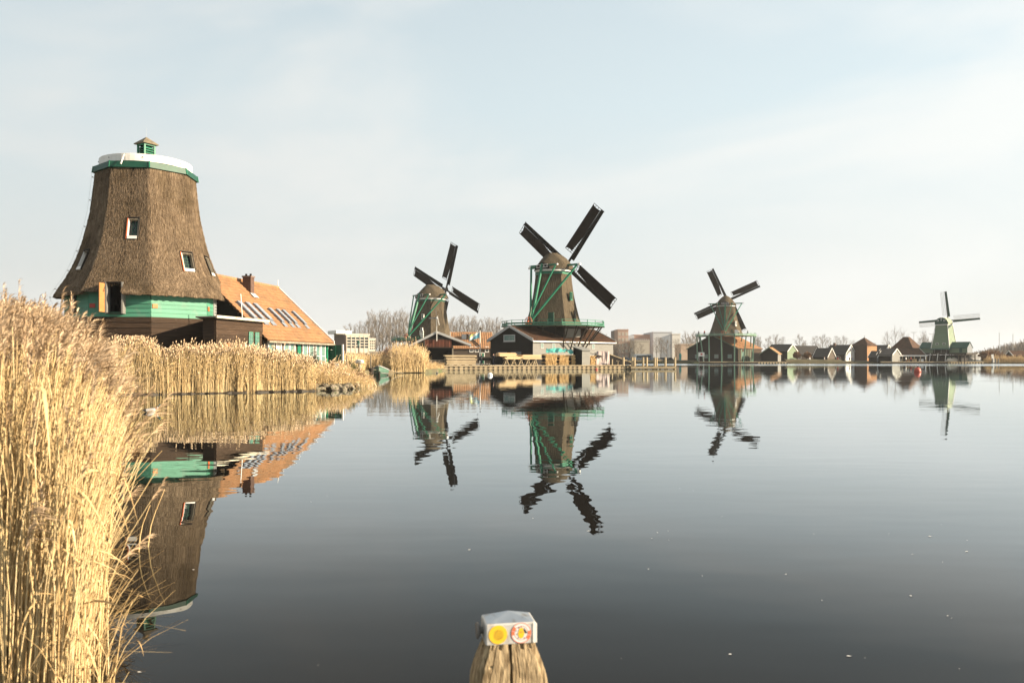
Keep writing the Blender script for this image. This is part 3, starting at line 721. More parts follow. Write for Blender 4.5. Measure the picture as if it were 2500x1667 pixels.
# far verge board, finial, gutter
MB().poly([(HL + .10, -.36, EZ - .36), (HL + .10, -.36, EZ - .14), (HL + .10, RY, RZ + .16), (HL + .10, RY, RZ - .10)], (.08, 0, 0)).build('verge_board', 'white', house)
MB().tube([(HL + .14, RY, RZ), (HL + .14, RY, RZ + .35), (HL + .14, RY, RZ + .62)], [.05, .03, .012], 6).build('finial', 'white', house)
MB().box(-.12, -.44, EZ - .44, HL + .10, -.30, EZ - .33).build('gutter', 'wood_grey', house)
def roofp(x, y, up=0.0):
    s_ = (RZ - EZ) / RY; nn = Vector((0, -s_, 1)).normalized()
    return Vector((x, y, EZ + s_ * y)) + nn * up
def skylight(x0, x1, y0, y1):
    m = MB(); n_ = roofp(0, 0, 1) - roofp(0, 0, 0)
    m.poly([roofp(x0, y0, .03), roofp(x1, y0, .03), roofp(x1, y1, .03), roofp(x0, y1, .03)], n_ * .16)
    o = m.build('skylight', 'skylight_frame', rf)
    MB().poly([roofp(x0 + .07, y0 + .08, .192), roofp(x1 - .07, y0 + .08, .192), roofp(x1 - .07, y1 - .08, .192), roofp(x0 + .07, y1 - .08, .192)], n_ * .01).build('pane', 'roof_glass', o)
    MB().poly([roofp(x0 - .05, y0 - .28, .07), roofp(x1 + .05, y0 - .28, .07), roofp(x1 + .05, y0 - .01, .09), roofp(x0 - .05, y0 - .01, .09)], n_ * .02).build('flashing', 'skylight_frame', o)
for x in (0.55, 1.55, 2.55): skylight(x, x + .46, 0.95, 2.05)
for x in (4.15, 5.25, 6.1, 7.6): skylight(x, x + .36, 0.92, 1.85)
ch = MB(); ch.box(3.95, RY - 1.0, RZ - 1.2, 4.42, RY - .45, RZ + .20); chim = ch.build('chimney', 'brick', rf)
MB().box(3.91, RY - 1.04, RZ + .202, 4.46, RY - .41, RZ + .29).build('chimney_cap', 'brick_shade', chim)
for y in (RY - .88, RY - .58): MB().lathe([(.08, 0), (.065, .14)], 8, (4.18, y, RZ + .292)).build('chimney_pot', 'tar', chim)
MB().add([(3.85, RY - 1.3, RZ - 1.08), (4.52, RY - 1.3, RZ - 1.08), (4.52, RY - 1.01, RZ - .80), (3.85, RY - 1.01, RZ - .80)], [(0, 1, 2, 3)]).build('chimney_flashing', 'grey_paint', chim)
# the glazed side
for x in (0.45, 1.45, 2.5, 3.35): window(house, (x + .36, -.01, 1.45), R(-90), .78, 1.95, frame='white', pane='glass_pale' if x != 1.45 else 'cream', bars=(0, 1), depth=.12, fw=.09)
MB().box(4.55, -.05, 0, 5.05, -.002, EZ - .42).build('door', 'green', house, label='green door between the window groups')
for x in (5.25, 6.25, 7.3, 8.2): window(house, (x + .36, -.01, 1.45), R(-90), .78, 1.95, frame='white', pane='glass_pale', bars=(0, 1), depth=.12, fw=.09)
MB().box(9.2, -.06, 0, 9.5, -.004, EZ - .42).build('corner_panel', 'green', house)
# wind porch across the far end
po = MB().box(9.52, -1.05, 0, 9.60, -.06, EZ - .42).build('porch_screen', 'green_dark', house)
for y in (-1.10, -.02): MB().box(9.50, y - .05, 0, 9.62, y + .05, EZ - .38).build('porch_post', 'white', po)
MB().box(9.49, -.62, 0.02, 9.515, -.58, EZ - .45).build('porch_post', 'green', po)
MB().lathe([(.07, -.01), (.07, .01)], 10, (9.47, -.3, EZ - .75)).build('lamp', 'white', po)

# ================================================================== windmills with sails
def sail_set(root, hub, tilt, a0, L, mats, cloth=True, bt=.075, wl=1.95, wb=0.58, r0=2.3, flip=1):
    """four sails in the plane square to the tilted windshaft (local +y). sail (part) > sail_cloth, wind_board"""
    t = Vector((1, 0, 0)); u = Vector((0, -sin(tilt), cos(tilt))); n = Vector((0, cos(tilt), sin(tilt))); hub = Vector(hub)
    for k in range(4):
        ph = a0 + k * pi / 2
        d = t * sin(ph) + u * cos(ph); l = (t * -cos(ph) + u * sin(ph)) * flip
        off = n * (0.14 if k % 2 else -0.14)
        q = lambda r, s_, o=0.0: hub + d * r + l * s_ + n * o + off
        m = MB()
        m.bar(q(-0.2, 0), q(L, 0), .34, .30, up=n, w2=.16, h2=.15)
        nbar = 22
        for i in range(nbar + 1):
            r = r0 + (L - .08 - r0) * i / nbar
            tw = 0.30 * (1 - i / nbar) - 0.05                  # the lattice twists like a propeller
            m.bar(q(r, -.10, 0.02), q(r, wl + .06, tw * -1.0), bt, .05, up=n)
        for f in (0.36, 0.70, 1.0):
            m.bar(q(r0, wl * f, -.30 * f), q(L - .08, wl * f, .05 * f), bt, .05, up=n)
        m.bar(q(L - .10, -.12, .02), q(L - .10, -wb - .12, .02), .07, .05, up=n)
        o = m.build('sail', mats['stock'], root)
        bm_ = MB()
        p0, p1 = 1.35, L - .02
        bm_.poly([q(p0, -.12, .10), q(p1, -.08, .04), q(p1, -wb * .93, .10), q(p0, -wb - .10, .22)], n * .05)
        b = bm_.build('wind_board', mats['board'], o)
        if cloth:
            c = MB(); ra, rb = r0 + .12, L - .30; rows, cols = 14, 5
            vs = []
            for i in range(rows + 1):
                for j in range(cols + 1):
                    f = i / rows; s0 = .14 + .45 * max(0, .38 - f) / .38; s_ = s0 + (wl - .02 - s0) * j / cols
                    sag = .22 * sin(pi * j / cols)             # the cloth hangs in a shallow curve at its two ends
                    r = ra + sag + (rb - ra - 2 * sag) * f + (0.25 * (1 - j / cols) if i == 0 else 0)
                    z = -(0.30 * (1 - f) - 0.05) * (s_ / wl) - .055 - .03 * sin(pi * j / cols) * sin(5 * f)
                    vs.append(q(r, s_, z))
            w = cols + 1
            c.add(vs, [(i * w + j, i * w + j + 1, (i + 1) * w + j + 1, (i + 1) * w + j) for i in range(rows) for j in range(cols)])
            c.build('sail_cloth', mats['cloth'], o)
    m = MB(); m.bar(hub - n * 1.6, hub + n * .55, .62, .62, up=t); m.build('windshaft', mats['stock'], root)

def boat_cap(root, R0, z0, H, ymin, ymax, mat, sag=0.0, rear_mat='tar'):
    """thatched cap, rounded like an upturned boat along local y, with a boarded tail gable"""
    m = MB(); rings = []; N_ = 22
    stations = [(ymin, .47, .34), (ymin * .72, .74, .64), (ymin * .36, 1.0, .95), (ymin * .22, 1.04, 1.0), (ymax * .25, 1.06, 1.0), (ymax * .6, .98, .95), (ymax, .74, .74)]
    rr = random.Random(3)
    for i, (y, w, h) in enumerate(stations):
        ring = []
        for k in range(N_ + 1):
            s_ = -1 + 2 * k / N_
            x = R0 * w * math.copysign(abs(s_) ** .92, s_); z = H * h * (1 - abs(s_) ** 1.6)
            ring.append((x * (1 + rr.uniform(-.012, .012)), y + rr.uniform(-.03, .03), z0 + z))
        rings.append(ring)
    m.loft(rings, closed=True, cap=True)
    o = m.build('cap', mat, root, smooth=False)
    g = MB(); w, h = R0 * .46, H * .38
    g.poly([(-w, ymin - .03, z0 + .02), (w, ymin - .03, z0 + .02), (w * .82, ymin - .03, z0 + h * .6), (0.15, ymin - .03, z0 + h), (-.15, ymin - .03, z0 + h), (-w * .82, ymin - .03, z0 + h * .6)], (0, -.12, 0))
    gb = g.build('tail_gable', rear_mat, root)
    fr_ = MB(); y = ymin - .17
    fr_.bar((-w * .75, y, z0 + h * .62), (w * .75, y, z0 + h * .62), .10, .08); fr_.bar((-w * .75, y, z0 + h * .22), (w * .75, y, z0 + h * .22), .10, .08)
    for x in (-w * .7, -w * .25, w * .25, w * .7): fr_.bar((x, y, z0 + h * .22), (x, y, z0 + h * .62), .08, .06, up=(0, 1, 0))
    fr_.build('tail_window', 'white', gb)
    # roof ridge board
    MB().bar((0, ymin * .45, z0 + H * .93), (0, ymax * .35, z0 + H * 1.015), .35, .10).build('ridge', 'thatch_dark', root)
    return o

def gallery(root, z, r_in, r_out, n, mat='green_pale', a0=0.0, rail=0.85, sides=None):
    """stage round the mill: deck, railing posts and rails"""
    pts = [(r_out * cos(a0 + 2 * pi * k / n), r_out * sin(a0 + 2 * pi * k / n)) for k in range(n)]
    ip = [(r_in * cos(a0 + 2 * pi * k / n), r_in * sin(a0 + 2 * pi * k / n)) for k in range(n)]
    m = MB()
    for k in range(n):
        k2 = (k + 1) % n
        m.poly([(*ip[k], z - .14), (*pts[k], z - .14), (*pts[k2], z - .14), (*ip[k2], z - .14)], (0, 0, .14))
    m.build('deck', 'wood_grey', root)
    e = MB(); h = MB(); rails = MB()
    for k in range(n):
        k2 = (k + 1) % n; a, b = Vector((*pts[k], 0)), Vector((*pts[k2], 0))
        e.bar(a + Vector((0, 0, z - .05)), b + Vector((0, 0, z - .05)), .08, .20)
        rails.bar(a * .985 + Vector((0, 0, z + rail)), b * .985 + Vector((0, 0, z + rail)), .07, .07)
        rails.bar(a * .985 + Vector((0, 0, z + rail * .40)), b * .985 + Vector((0, 0, z + rail * .36)), .05, .26)
        for j in range(2):
            p = a.lerp(b, j / 2) * .985
            o = MB().bar((0, 0, -.16), (0, 0, rail + .05), .09, .09, up=(0, 1, 0)).build('railing_post', mat, root); o.location = (p.x, p.y, z)
    e.build('deck_edge', mat, root); rails.build('railing', mat, root)

def tail(root, y0, ztop, ybase, zbase, half, zbeam, ys, half2, mat='green', w=.36):
    """tail pole, cross beams through the cap and the braces that meet at the winch"""
    base = Vector((0, ybase, zbase))
    MB().bar((0, y0, ztop), base, w, w * .95, up=(1, 0, 0), w2=w * .8).build('tail_pole', mat, root)
    MB().bar((-half, 0.15, zbeam), (half, 0.15, zbeam), .30, .32, w2=.30).build('long_beam', mat, root)
    MB().bar((-half2, ys, zbeam - .1), (half2, ys, zbeam - .1), .28, .28).build('short_beam', mat, root)
    for s_ in (-1, 1):
        MB().bar((s_ * (half - .1), .12, zbeam - .02), base + Vector((s_ * .18, .1, .5)), .26, .26, up=(0, 1, 0)).build('long_brace', mat, root)
        MB().bar((s_ * (half2 - .1), ys - .02, zbeam - .12), base + Vector((s_ * .16, .25, 1.9)), .20, .20, up=(0, 1, 0)).build('short_brace', mat, root)
        MB().bar((s_ * half, .15, zbeam), (s_ * (half + .5), .15, zbeam), .30, .32).build('beam_end', 'white', root)
        MB().bar((s_ * half2, ys, zbeam - .1), (s_ * (half2 + .3), ys, zbeam - .1), .26, .26).build('beam_end', 'white', root)
    m = MB()
    ring = [(0.75 * cos(2 * pi * k / 16), 0, 0.75 * sin(2 * pi * k / 16)) for k in range(17)]
    m.tube([base + Vector((x - .35, -.25, z + .15)) for x, _, z in ring], .06, 6)
    for k in range(0, 16, 2): m.bar(base + Vector((-.35, -.25, .15)), base + Vector((ring[k][0] - .35, -.25, ring[k][2] + .15)), .06)
    m.bar(base + Vector((-.35, -.5, .15)), base + Vector((-.35, .2, .15)), .22)
    m.build('winch_wheel', 'orange_red', root)
    MB().tube([base + Vector((.2, -.1, 2.6)), base + Vector((.1, -.3, 1.2)), base + Vector((.35, -.35, .1))], .035, 5).build('rope', 'rope', root)

def smock_body(root, nsides, a_first, prof, mat, band=None, collar='white'):
    m = MB(); rr = random.Random(5); rings = []
    for r, z in prof:
        ring = []
        for k in range(nsides):
            a = Vector((cos(a_first + 2 * pi * k / nsides), sin(a_first + 2 * pi * k / nsides), 0)) * r
            b = Vector((cos(a_first + 2 * pi * (k + 1) / nsides), sin(a_first + 2 * pi * (k + 1) / nsides), 0)) * r
            for j in range(5):
                p = a.lerp(b, j / 5) * (1 + rr.uniform(-.004, .004)); ring.append((p.x, p.y, z + rr.uniform(-.02, .02)))
        rings.append(ring)
    m.loft(rings); m.build('thatched_body', mat, root)
    rt, zt = prof[-1]
    if band: MB().lathe([(rt + .03, zt - .45), (rt + .10, zt - .42), (rt + .05, zt + .02), (rt - .3, zt + .03)], nsides, a0=a_first).build('green_band', band, root)
    MB().lathe([(rt + .02, zt + .032), (rt + .10, zt + .05), (rt + .10, zt + .36), (rt - .2, zt + .38)], 40).build('collar_ring', collar, root)

DARK = dict(stock='sail_black', board='sail_black', cloth='sail_brown')

# ---- the sawmill in the middle
D1 = 141.0; k1 = D1 / F; G1 = 0.62
w1 = thing('windmill', 'largest of the thatched windmills with dark sails, on the sawmill barn behind the log stacks', 'windmill', (PX(1351, D1), D1, G1), R(-39))
zg = PZ(797, D1) - G1; zt = PZ(666, D1) - G1
cf = R(-90 + 22) - R(-39)
smock_body(w1, 6, cf, [(4.95, zg + .2), (4.55, zg + 1.6), (4.15, zg + 3.2), (3.72, zg + 5.0), (3.45, zg + 6.6), (3.28, zg + 8.0), (3.16, zt)], M['thatch_dark'], 'green')
base_ = MB().lathe([(4.75, 0), (4.75, zg - .16)], 6, a0=cf); base_.build('base_wall', 'tar', w1)  # tar black puts the shade of the front facets into the colour
gb = MB()
cA, cB = [Vector((cos(cf + q), sin(cf + q), 0)) for q in (0, pi / 3)]       # overlapping boards, coloured pale for the sunlight falling on this facet
for i in range(16):
    z0, z1 = i * (zg - .5) / 16, (i + 1) * (zg - .5) / 16
    gb.add([cA * 4.77 + Vector((0, 0, z0)), cB * 4.77 + Vector((0, 0, z0)), cB * 4.85 + Vector((0, 0, z0)), cA * 4.85 + Vector((0, 0, z0)), cA * 4.77 + Vector((0, 0, z1)), cB * 4.77 + Vector((0, 0, z1)), cB * 4.79 + Vector((0, 0, z1)), cA * 4.79 + Vector((0, 0, z1))],
           [(0, 1, 2, 3), (7, 6, 5, 4), (3, 2, 6, 7), (0, 3, 7, 4), (1, 5, 6, 2)])
gb.build('sunlit_board', 'board_grey', w1, kind='stuff')
gallery(w1, zg, 4.3, 9.25, 12, 'green_mid', a0=R(15))
for i in range(7):                              # struts of the stage, on the lit side
    a = R(-90 + 10 + i * 14) - R(-39); ro, ri = 8.6, 5.0
    MB().bar((ri * cos(a + .10), ri * sin(a + .10), zg - 5.0), (ro * cos(a), ro * sin(a), zg - .15), .17, .17, up=(0, 0, 1)).build('stage_strut', 'wood_dark', w1)
for i in range(6):
    a = R(-90 - 20 + i * 20) - R(-39)
    MB().bar((4.86 * cos(a), 4.86 * sin(a), zg - 2.8), (6.4 * cos(a), 6.4 * sin(a), zg - .15), .14, .14).build('stage_brace', 'wood_dark', w1)
boat_cap(w1, 3.45, zt + .40, 3.10, -3.2, 3.0, M['thatch_dark'])
tail(w1, -3.3, zt + 1.3, -6.5, zg + .5, 5.15, zt + 1.15, -2.9, 2.75)
sail_set(w1, (0, 4.0, PZ(646, 144) - G1), R(7), R(-47.5), 12.1, DARK)
def body_window(root, ang_w, yaw, r, z, w=.55, h=1.3, frame='white', pane='glass', lat=0.0):
    a = ang_w - yaw; c = (r * cos(a) - lat * sin(a), r * sin(a) + lat * cos(a), z); window(root, c, a, w, h, frame=frame, pane=pane, depth=.30, bars=(1, 2), fw=.10)
body_window(w1, R(-38), R(-39), 3.55, zg + 5.2, .6, 1.4, 'green', 'glass', .1)
body_window(w1, R(-38), R(-39), 4.15, zg + 1.8, .45, 1.7, 'tar', 'glass', .4)
MB().box(-.6, -.06, 0, .6, .06, 2.2).build('door', 'green_dark', w1).location = (4.55 * cos(R(-98) - R(-39)), 4.55 * sin(R(-98) - R(-39)), zg + .05)

# the sawmill barn
bar_ = thing('barn', 'broad sawmill barn with gable coloured dark for shade, boarded long side coloured pale for sun and brown tiled roof', 'barn', (3.4, 130.0, G1), R(45))
BL, BW, BE, BR = 21.2, 10.1, 4.72 - G1, 7.0 - G1
def gable_prism(L_, Wd, ez, rz, x0=0.0, y0=0.0, ry=None):
    ry = Wd / 2 if ry is None else ry
    return MB().poly([(x0, y0, 0), (x0, y0 + Wd, 0), (x0, y0 + Wd, ez), (x0, y0 + ry, rz), (x0, y0, ez)], (L_, 0, 0))
def gable_roof(L_, Wd, ez, rz, mat, parent, over=.35, th_=.14, ry=None, tile=None, pitch=.45, row=.42, verge='white', verge_w=.26, near=True, far=False, tile_sides=(0,)):
    """two roof slabs with overhang, tile courses on the sides in view, verge boards on the gables in view"""
    ry = Wd / 2 if ry is None else ry
    m = MB(); s1 = (rz - ez) / ry; s2 = (rz - ez) / (Wd - ry)
    for y0, z0 in ((-over, ez - over * s1), (Wd + over, ez - over * s2)):
        m.poly([(-over, y0, z0 + .04), (L_ + over, y0, z0 + .04), (L_ + over, ry, rz + .04), (-over, ry, rz + .04)], (0, 0, th_))
    o = m.build('roof', mat, parent)
    if tile:
        if 0 in tile_sides: tiles(-over, L_ + over, (-over - .04, ez - over * s1 + th_ + .03), (ry, rz + th_ + .04), .02, pitch, row, .03, 4).build('tile', tile, o, kind='stuff')
    if verge:
        for x, on in ((-over - .07, near), (L_ + over + .002, far)):
            if not on: continue
            v = MB()
            for y0, z0 in ((-over - .05, ez - over * s1), (Wd + over + .05, ez - over * s2)):
                v.poly([(x, y0, z0 - verge_w * .4), (x, ry, rz - verge_w * .4 + .03), (x, ry, rz + .26), (x, y0, z0 + verge_w * .9)], (.068, 0, 0))
            v.build('verge_board', verge, parent)
    return o
gable_prism(BL, BW, BE, BR).build('wall', 'tar', bar_)  # tar black carries the gable's shade in its colour
clap(0, BL, 1.0, BE - .02, 0, 0.30, lap=.045).build('side_board', 'board_grey', bar_, kind='stuff')  # paler than the wall: sunlight on the long side put into the colour
MB().box(0.01, -.05, 0, BL, -.002, 1.0).build('plinth', 'tar', bar_)
gable_roof(BL, BW, BE, BR, 'tile_brown', bar_, .35, .12, tile='tile_brown', verge='grey_paint', verge_w=.40, far=True)
MB().box(-.42, -.50, BE - .34, BL + .38, -.36, BE - .16).build('gutter', 'white', bar_)
window(bar_, (-.02, BW / 2 + .35, BE + .35), R(180), 2.7, 1.15, frame='grey_paint', pane='glass_pale', bars=(1, 1), depth=.10, fw=.12)
for y in (2.6, 6.0): MB().box(-.10, y, 1.55, -.02, y + 2.3, 2.15).build('shutter', 'slate_wall', bar_)
for x in (2.2, 5.0, 15.5): window(bar_, (x, -.045, BE - .95), R(-90), .75, .85, frame='grey_paint', pane='glass_pale', bars=(1, 1), depth=.07, sill=False)

# ---- the mill further back on the left
D2 = 195.0; G2 = 0.62
w2 = thing('windmill', 'thatched windmill with dark sails standing behind the red slatted shed, beside bare poplars', 'windmill', (PX(1052, D2), D2, G2), R(-43))
zg2 = PZ(831, D2) - G2; zt2 = PZ(733, D2) - G2; cf2 = R(-90) + math.atan2(PX(1052, D2), D2) * -1 - R(-43)
smock_body(w2, 8, cf2, [(5.2, zg2 + .2), (4.8, zg2 + 1.5), (4.45, zg2 + 3.2), (4.1, zg2 + 5.0), (3.85, zg2 + 6.8), (3.62, zg2 + 8.3), (3.5, zt2)], M['thatch_dark'], 'green_dark')
MB().lathe([(5.0, 0), (5.0, zg2 - .16)], 8, a0=cf2).build('base_wall', 'tar', w2)
gallery(w2, zg2, 4.6, 9.7, 12, 'green', a0=R(15))
for i in range(12):
    a = R(30 * i + 15); MB().bar((9.2 * cos(a), 9.2 * sin(a), 0), (9.2 * cos(a), 9.2 * sin(a), zg2 - .15), .26, .26, up=(0, 1, 0)).build('stage_post', 'board_grey', w2)
boat_cap(w2, 3.75, zt2 + .40, 3.4, -3.5, 3.4, M['thatch_dark'])
tail(w2, -3.6, zt2 + 1.4, -7.2, zg2 + .5, 5.4, zt2 + 1.2, -3.1, 2.9, w=.42)
sail_set(w2, (0, 4.9, PZ(706, 198.5) - G2), R(12), R(-60), 12.0, DARK)
body_window(w2, R(-112), R(-43), 4.0, zg2 + 5.6, .6, 1.3); body_window(w2, R(-112), R(-43), 4.6, zg2 + 2.3, .6, 1.3)
MB().box(-.7, -.06, 0, .7, .06, 2.3).build('door', 'white', w2).location = (4.75 * cos(R(-112) - R(-43)), 4.75 * sin(R(-112) - R(-43)), zg2)

# ---- the mill across the water
D3 = 268.0; G3 = 0.57
w3 = thing('windmill', 'thatched windmill across the water on pale green stilts, tail poles facing the viewer', 'windmill', (PX(1772, D3), D3, G3), R(-19))
zg3 = PZ(820, D3) - G3; zt3 = PZ(749, D3) - G3; cf3 = R(-90) - math.atan2(PX(1772, D3), D3) - R(-19)
smock_body(w3, 8, cf3, [(5.7, zg3 + .2), (5.1, zg3 + 1.6), (4.5, zg3 + 3.4), (3.9, zg3 + 5.2), (3.5, zg3 + 6.8), (3.2, zg3 + 8.4), (3.0, zt3)], M['thatch_dark'])
gallery(w3, zg3, 4.8, 10.0, 14, 'post_green', a0=R(8))
for i in range(14):
    a = R(8) + 2 * pi * i / 14
    lean = 0.0 if i % 2 else 1.1
    MB().bar(((9.3 - lean) * cos(a), (9.3 - lean) * sin(a), 0), (9.5 * cos(a), 9.5 * sin(a), zg3 - .15), .36, .36, up=(0, 1, 0)).build('stage_post', 'post_green', w3)
boat_cap(w3, 3.3, zt3 + .40, 3.35, -3.2, 2.8, M['thatch_dark'])
tail(w3, -2.9, zt3 + 1.3, -6.6, zg3 + .6, 5.3, zt3 + 1.1, -2.4, 2.4, w=.40)
sail_set(w3, (0, 3.6, PZ(733, 271) - G3), R(9), R(-23.5), 11.8, DARK)
body_window(w3, R(-60), R(-19), 4.4, zg3 + 4.0, .7, 1.5)
for s_ in (-1, 1):
    MB().box(-.5, -.06, 0, .5, .06, 1.9).build('door', 'white' if s_ > 0 else 'green_dark', w3).location = (5.0 * cos(R(-75) - R(-19)) + s_ * .8, 5.0 * sin(R(-75) - R(-19)), zg3)
b3 = thing('barn', 'wide black mill barn across the water with an orange roof slope on its sunny side', 'barn', (PX(1803, 262), 262.6, G3), R(45))
gable_prism(16, 19.3, 4.4, 9.0).build('wall', 'tar', b3)
clap(0, 16, 0.5, 4.3, 0, .4, lap=.05).build('side_board', 'tar_worn', b3, kind='stuff')
gable_roof(16, 19.3, 4.4, 9.0, 'tile_dark', b3, .3, .2, tile='tile_orange', pitch=.6, row=.6, verge='green_far', verge_w=.2, far=True)
window(b3, (3.4, -.05, 2.2), R(-90), 1.6, 2.4, frame='green_far', pane='glass_pale', bars=(1, 2))
for x in (.6, 2.0, 4.9, 6.3, 7.8, 9.1): MB().box(x, -.12, 0, x + .22, -.055, 4.2).build('wall_post', 'post_green', b3)
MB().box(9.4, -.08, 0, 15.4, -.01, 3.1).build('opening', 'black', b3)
for y in (3, 8, 12, 15.5): window(b3, (-.02, y, 1.9), R(180), 1.5, 1.3, frame='slate_wall', pane='glass_pale', bars=(1, 1))

# ---- the green plank mill on the far right
D4 = 270.0; ps = math.atan2(PX(2306, D4), D4)
w4 = thing('windmill', 'green boarded windmill with bare lattice sails and two round windows, at the far right', 'windmill', (PX(2305, D4), D4, 0.57), R(-52))
zc4 = PZ(794, D4) - .57; zb4 = PZ(850, D4) - .57
bd = MB()
def sq(hw, z): return [(-hw, -hw, z), (hw, -hw, z), (hw, hw, z), (-hw, hw, z)]
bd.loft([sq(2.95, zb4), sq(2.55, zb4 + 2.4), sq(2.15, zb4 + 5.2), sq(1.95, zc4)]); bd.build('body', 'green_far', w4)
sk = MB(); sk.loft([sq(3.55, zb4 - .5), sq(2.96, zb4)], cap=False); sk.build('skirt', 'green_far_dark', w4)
cs = MB()
for sx, sy in ((1, -1), (-1, -1), (1, 1)): cs.bar((sx * 2.96, sy * 2.96, zb4), (sx * 1.96, sy * 1.96, zc4), .16, .16, up=(0, 1, 0))
cs.build('corner_board', 'white', w4)
MB().poly(sq(2.1, zc4 + .002), (0, 0, .28)).build('collar', 'white', w4)
def arch(y, w, h, n=14): return [(w * cos(pi * k / n) * (1.0), y, zc4 + .29 + .18 + h * sin(pi * k / n)) for k in range(n + 1)] + [(-w * .93, y, zc4 + .29), (w * .93, y, zc4 + .29)]
c4 = MB(); c4.loft([arch(-2.1, 2.2, 2.1), arch(1.2, 2.15, 2.1), arch(2.6, 1.7, 1.8)]); c4.build('cap', pmat('cap_pale', (0.40, 0.43, 0.30), (0.30, 0.34, 0.23), (1, 1, 4), 4, 0.7), w4)
face = MB().poly(arch(-2.13, 2.16, 2.05), (0, -.06, 0)).build('cap_face', 'green_far_dark', w4)
for x in (-1.05, 1.05):
    rm = MB()
    rm.tube([(x + .27 * cos(2 * pi * k / 14), -2.22, zc4 + 1.55 + .27 * sin(2 * pi * k / 14)) for k in range(15)], .07, 5, cap=False); o = rm.build('round_window', 'white', face)
    MB().poly([(x + .22 * cos(2 * pi * k / 14), -2.215, zc4 + 1.55 + .22 * sin(2 * pi * k / 14)) for k in range(14)]).build('pane', 'glass', o)
MB().bar((0, -2.25, zc4 + 1.4), (0, -2.25, zc4 + 2.6), .14, .08, up=(0, 1, 0)).build('finial_board', 'white', face)
for x in (-1.15, 1.15): window(w4, (x, -2.60, zb4 + 1.3), R(-90), .85, .95, frame='white', pane='glass', bars=(1, 1), depth=.2, sill=False)
lat_m = pmat('lattice_pale', (0.20, 0.20, 0.185), (0.16, 0.16, 0.15))
sail_set(w4, (0, 3.2, PZ(783, 273) - .57), R(8), R(-3), 10.0, dict(stock=lat_m, board='green_far_dark', cloth='sail_brown'), cloth=False, bt=.045, wl=1.5, wb=.62, r0=1.9)
# its wings: two small roofed sheds on a dark open platform
for px0, wd, nm in ((2270, 5.0, 'green shed wing on the left of the far green mill'), (2342, 6.4, 'green shed wing on the right of the far green mill, arched gable')):
    sx = (px0 - 2305) / 7.52
    ly = 0.0
    wing = MB(); x0, x1 = sx - wd / 2, sx + wd / 2
    zf, ze, zr = zb4 - 1.6, zb4 + .2, zb4 + 1.9
    wing.poly([(x0, -2.0, zf), (x0, 2.0, zf), (x0, 2.0, ze), (x0, 0, zr), (x0, -2.0, ze)], (wd, 0, 0))
    o = wing.build('shed_wing', 'green_far', w4, label=nm)
    r_ = MB()
    for s_ in (-1, 1): r_.poly([(x0 - .2, s_ * 2.3, ze - .25), (x1 + .2, s_ * 2.3, ze - .25), (x1 + .2, 0, zr + .05), (x0 - .2, 0, zr + .05)], (0, 0, .14))
    r_.build('wing_roof', 'green_far_dark', o)
    if px0 > 2300:
        MB().poly([(x1 + .02, -1.95, zf), (x1 + .02, 1.95, zf), (x1 + .02, 1.95, ze), (x1 + .02, 0, zr - .1), (x1 + .02, -1.95, ze)], (.05, 0, 0)).build('gable', 'slate_wall', o)
        MB().box(x1 - 2.4, -2.08, zf + .1, x1 - 1.5, -2.01, ze - .3).build('door', 'green_far_dark', o)
pl = MB().box(-8.8, -4.2, zb4 - 2.2, 8.8, 4.2, zb4 - 1.62); pl.build('platform', 'wood_dark', w4)
MB().box(-2.5, -2.5, zb4 - 1.618, 2.5, 2.5, zb4 - .05).build('substructure', 'tar', w4)
for x in (-2.0, .2, 1.9): MB().bar((x, -2.62, zb4 - 1.6), (x, -2.62, zb4 - .4), .14, .10, up=(0, 1, 0)).build('strut', 'board_grey', w4)
for i in range(9):
    x = -8.2 + i * 2.05
    for y in (-3.9, 3.9): MB().bar((x, y, 0), (x, y, zb4 - 2.2), .28, .28, up=(0, 1, 0)).build('platform_post', 'wood_dark', w4)
MB().box(-4.8, -2.6, 0, 6.6, 3.4, zb4 - 2.3).build('lower_wall', 'tar', w4)
for x in (-2.9, -.4, 2.2): MB().bar((x, -4.3, .3), (x + .3, -4.3, 2.9), .16, .16, up=(0, 1, 0)).build('prop', 'white', w4)

# ================================================================== the yard around the sawmill
# quay: pale panels between dark posts, capped by a long beam
QA, QB = Vector((PX(1084, 113), 113.0, 0)), Vector((PX(1539, 122.5), 122.5, 0)); QD = (QB - QA); QL = QD.length; qa = math.atan2(QD.y, QD.x)
quay = thing('quay_wall', 'low timber quay with pale panels between dark upright posts, below the log stacks', 'quay', QA, qa)
nq = 40
pan = MB().box(.08, -.05, -.6, QL / nq - .08, .05, .50).mesh('panel', M['wood_pale']); pst = MB().box(-.075, -.14, -.6, .075, .06, .53).mesh('quay_post', M['wood_dark'])
for i in range(nq):
    o = link('panel', pan, quay, loc=(i * QL / nq, random.uniform(-.02, .02), random.uniform(-.03, .02)))
    link('quay_post', pst, quay, loc=(i * QL / nq, random.uniform(-.01, .01), random.uniform(-.02, .02)))
MB().box(-.1, -.20, .53, QL + .1, .30, .66).build('cap_beam', 'wood_pale', quay)
MB().box(-.1, .05, -.6, QL + .1, .28, .527).build('backing_wall', 'soil', quay)
MB().box(-.1, -.16, .16, QL + .1, -.145, .25).build('waling', 'wood_pale', quay)

def on_quay(px, py_or_d=None, back=1.0):
    """point on the yard 'back' metres behind the quay edge, in picture column px"""
    k = (px - 1250) / F; n = Vector((-sin(qa), cos(qa), 0)) * back
    a = QA + n; d = QD.normalized(); s_ = (k * a.y - a.x) / (d.x - k * d.y); return a + d * s_

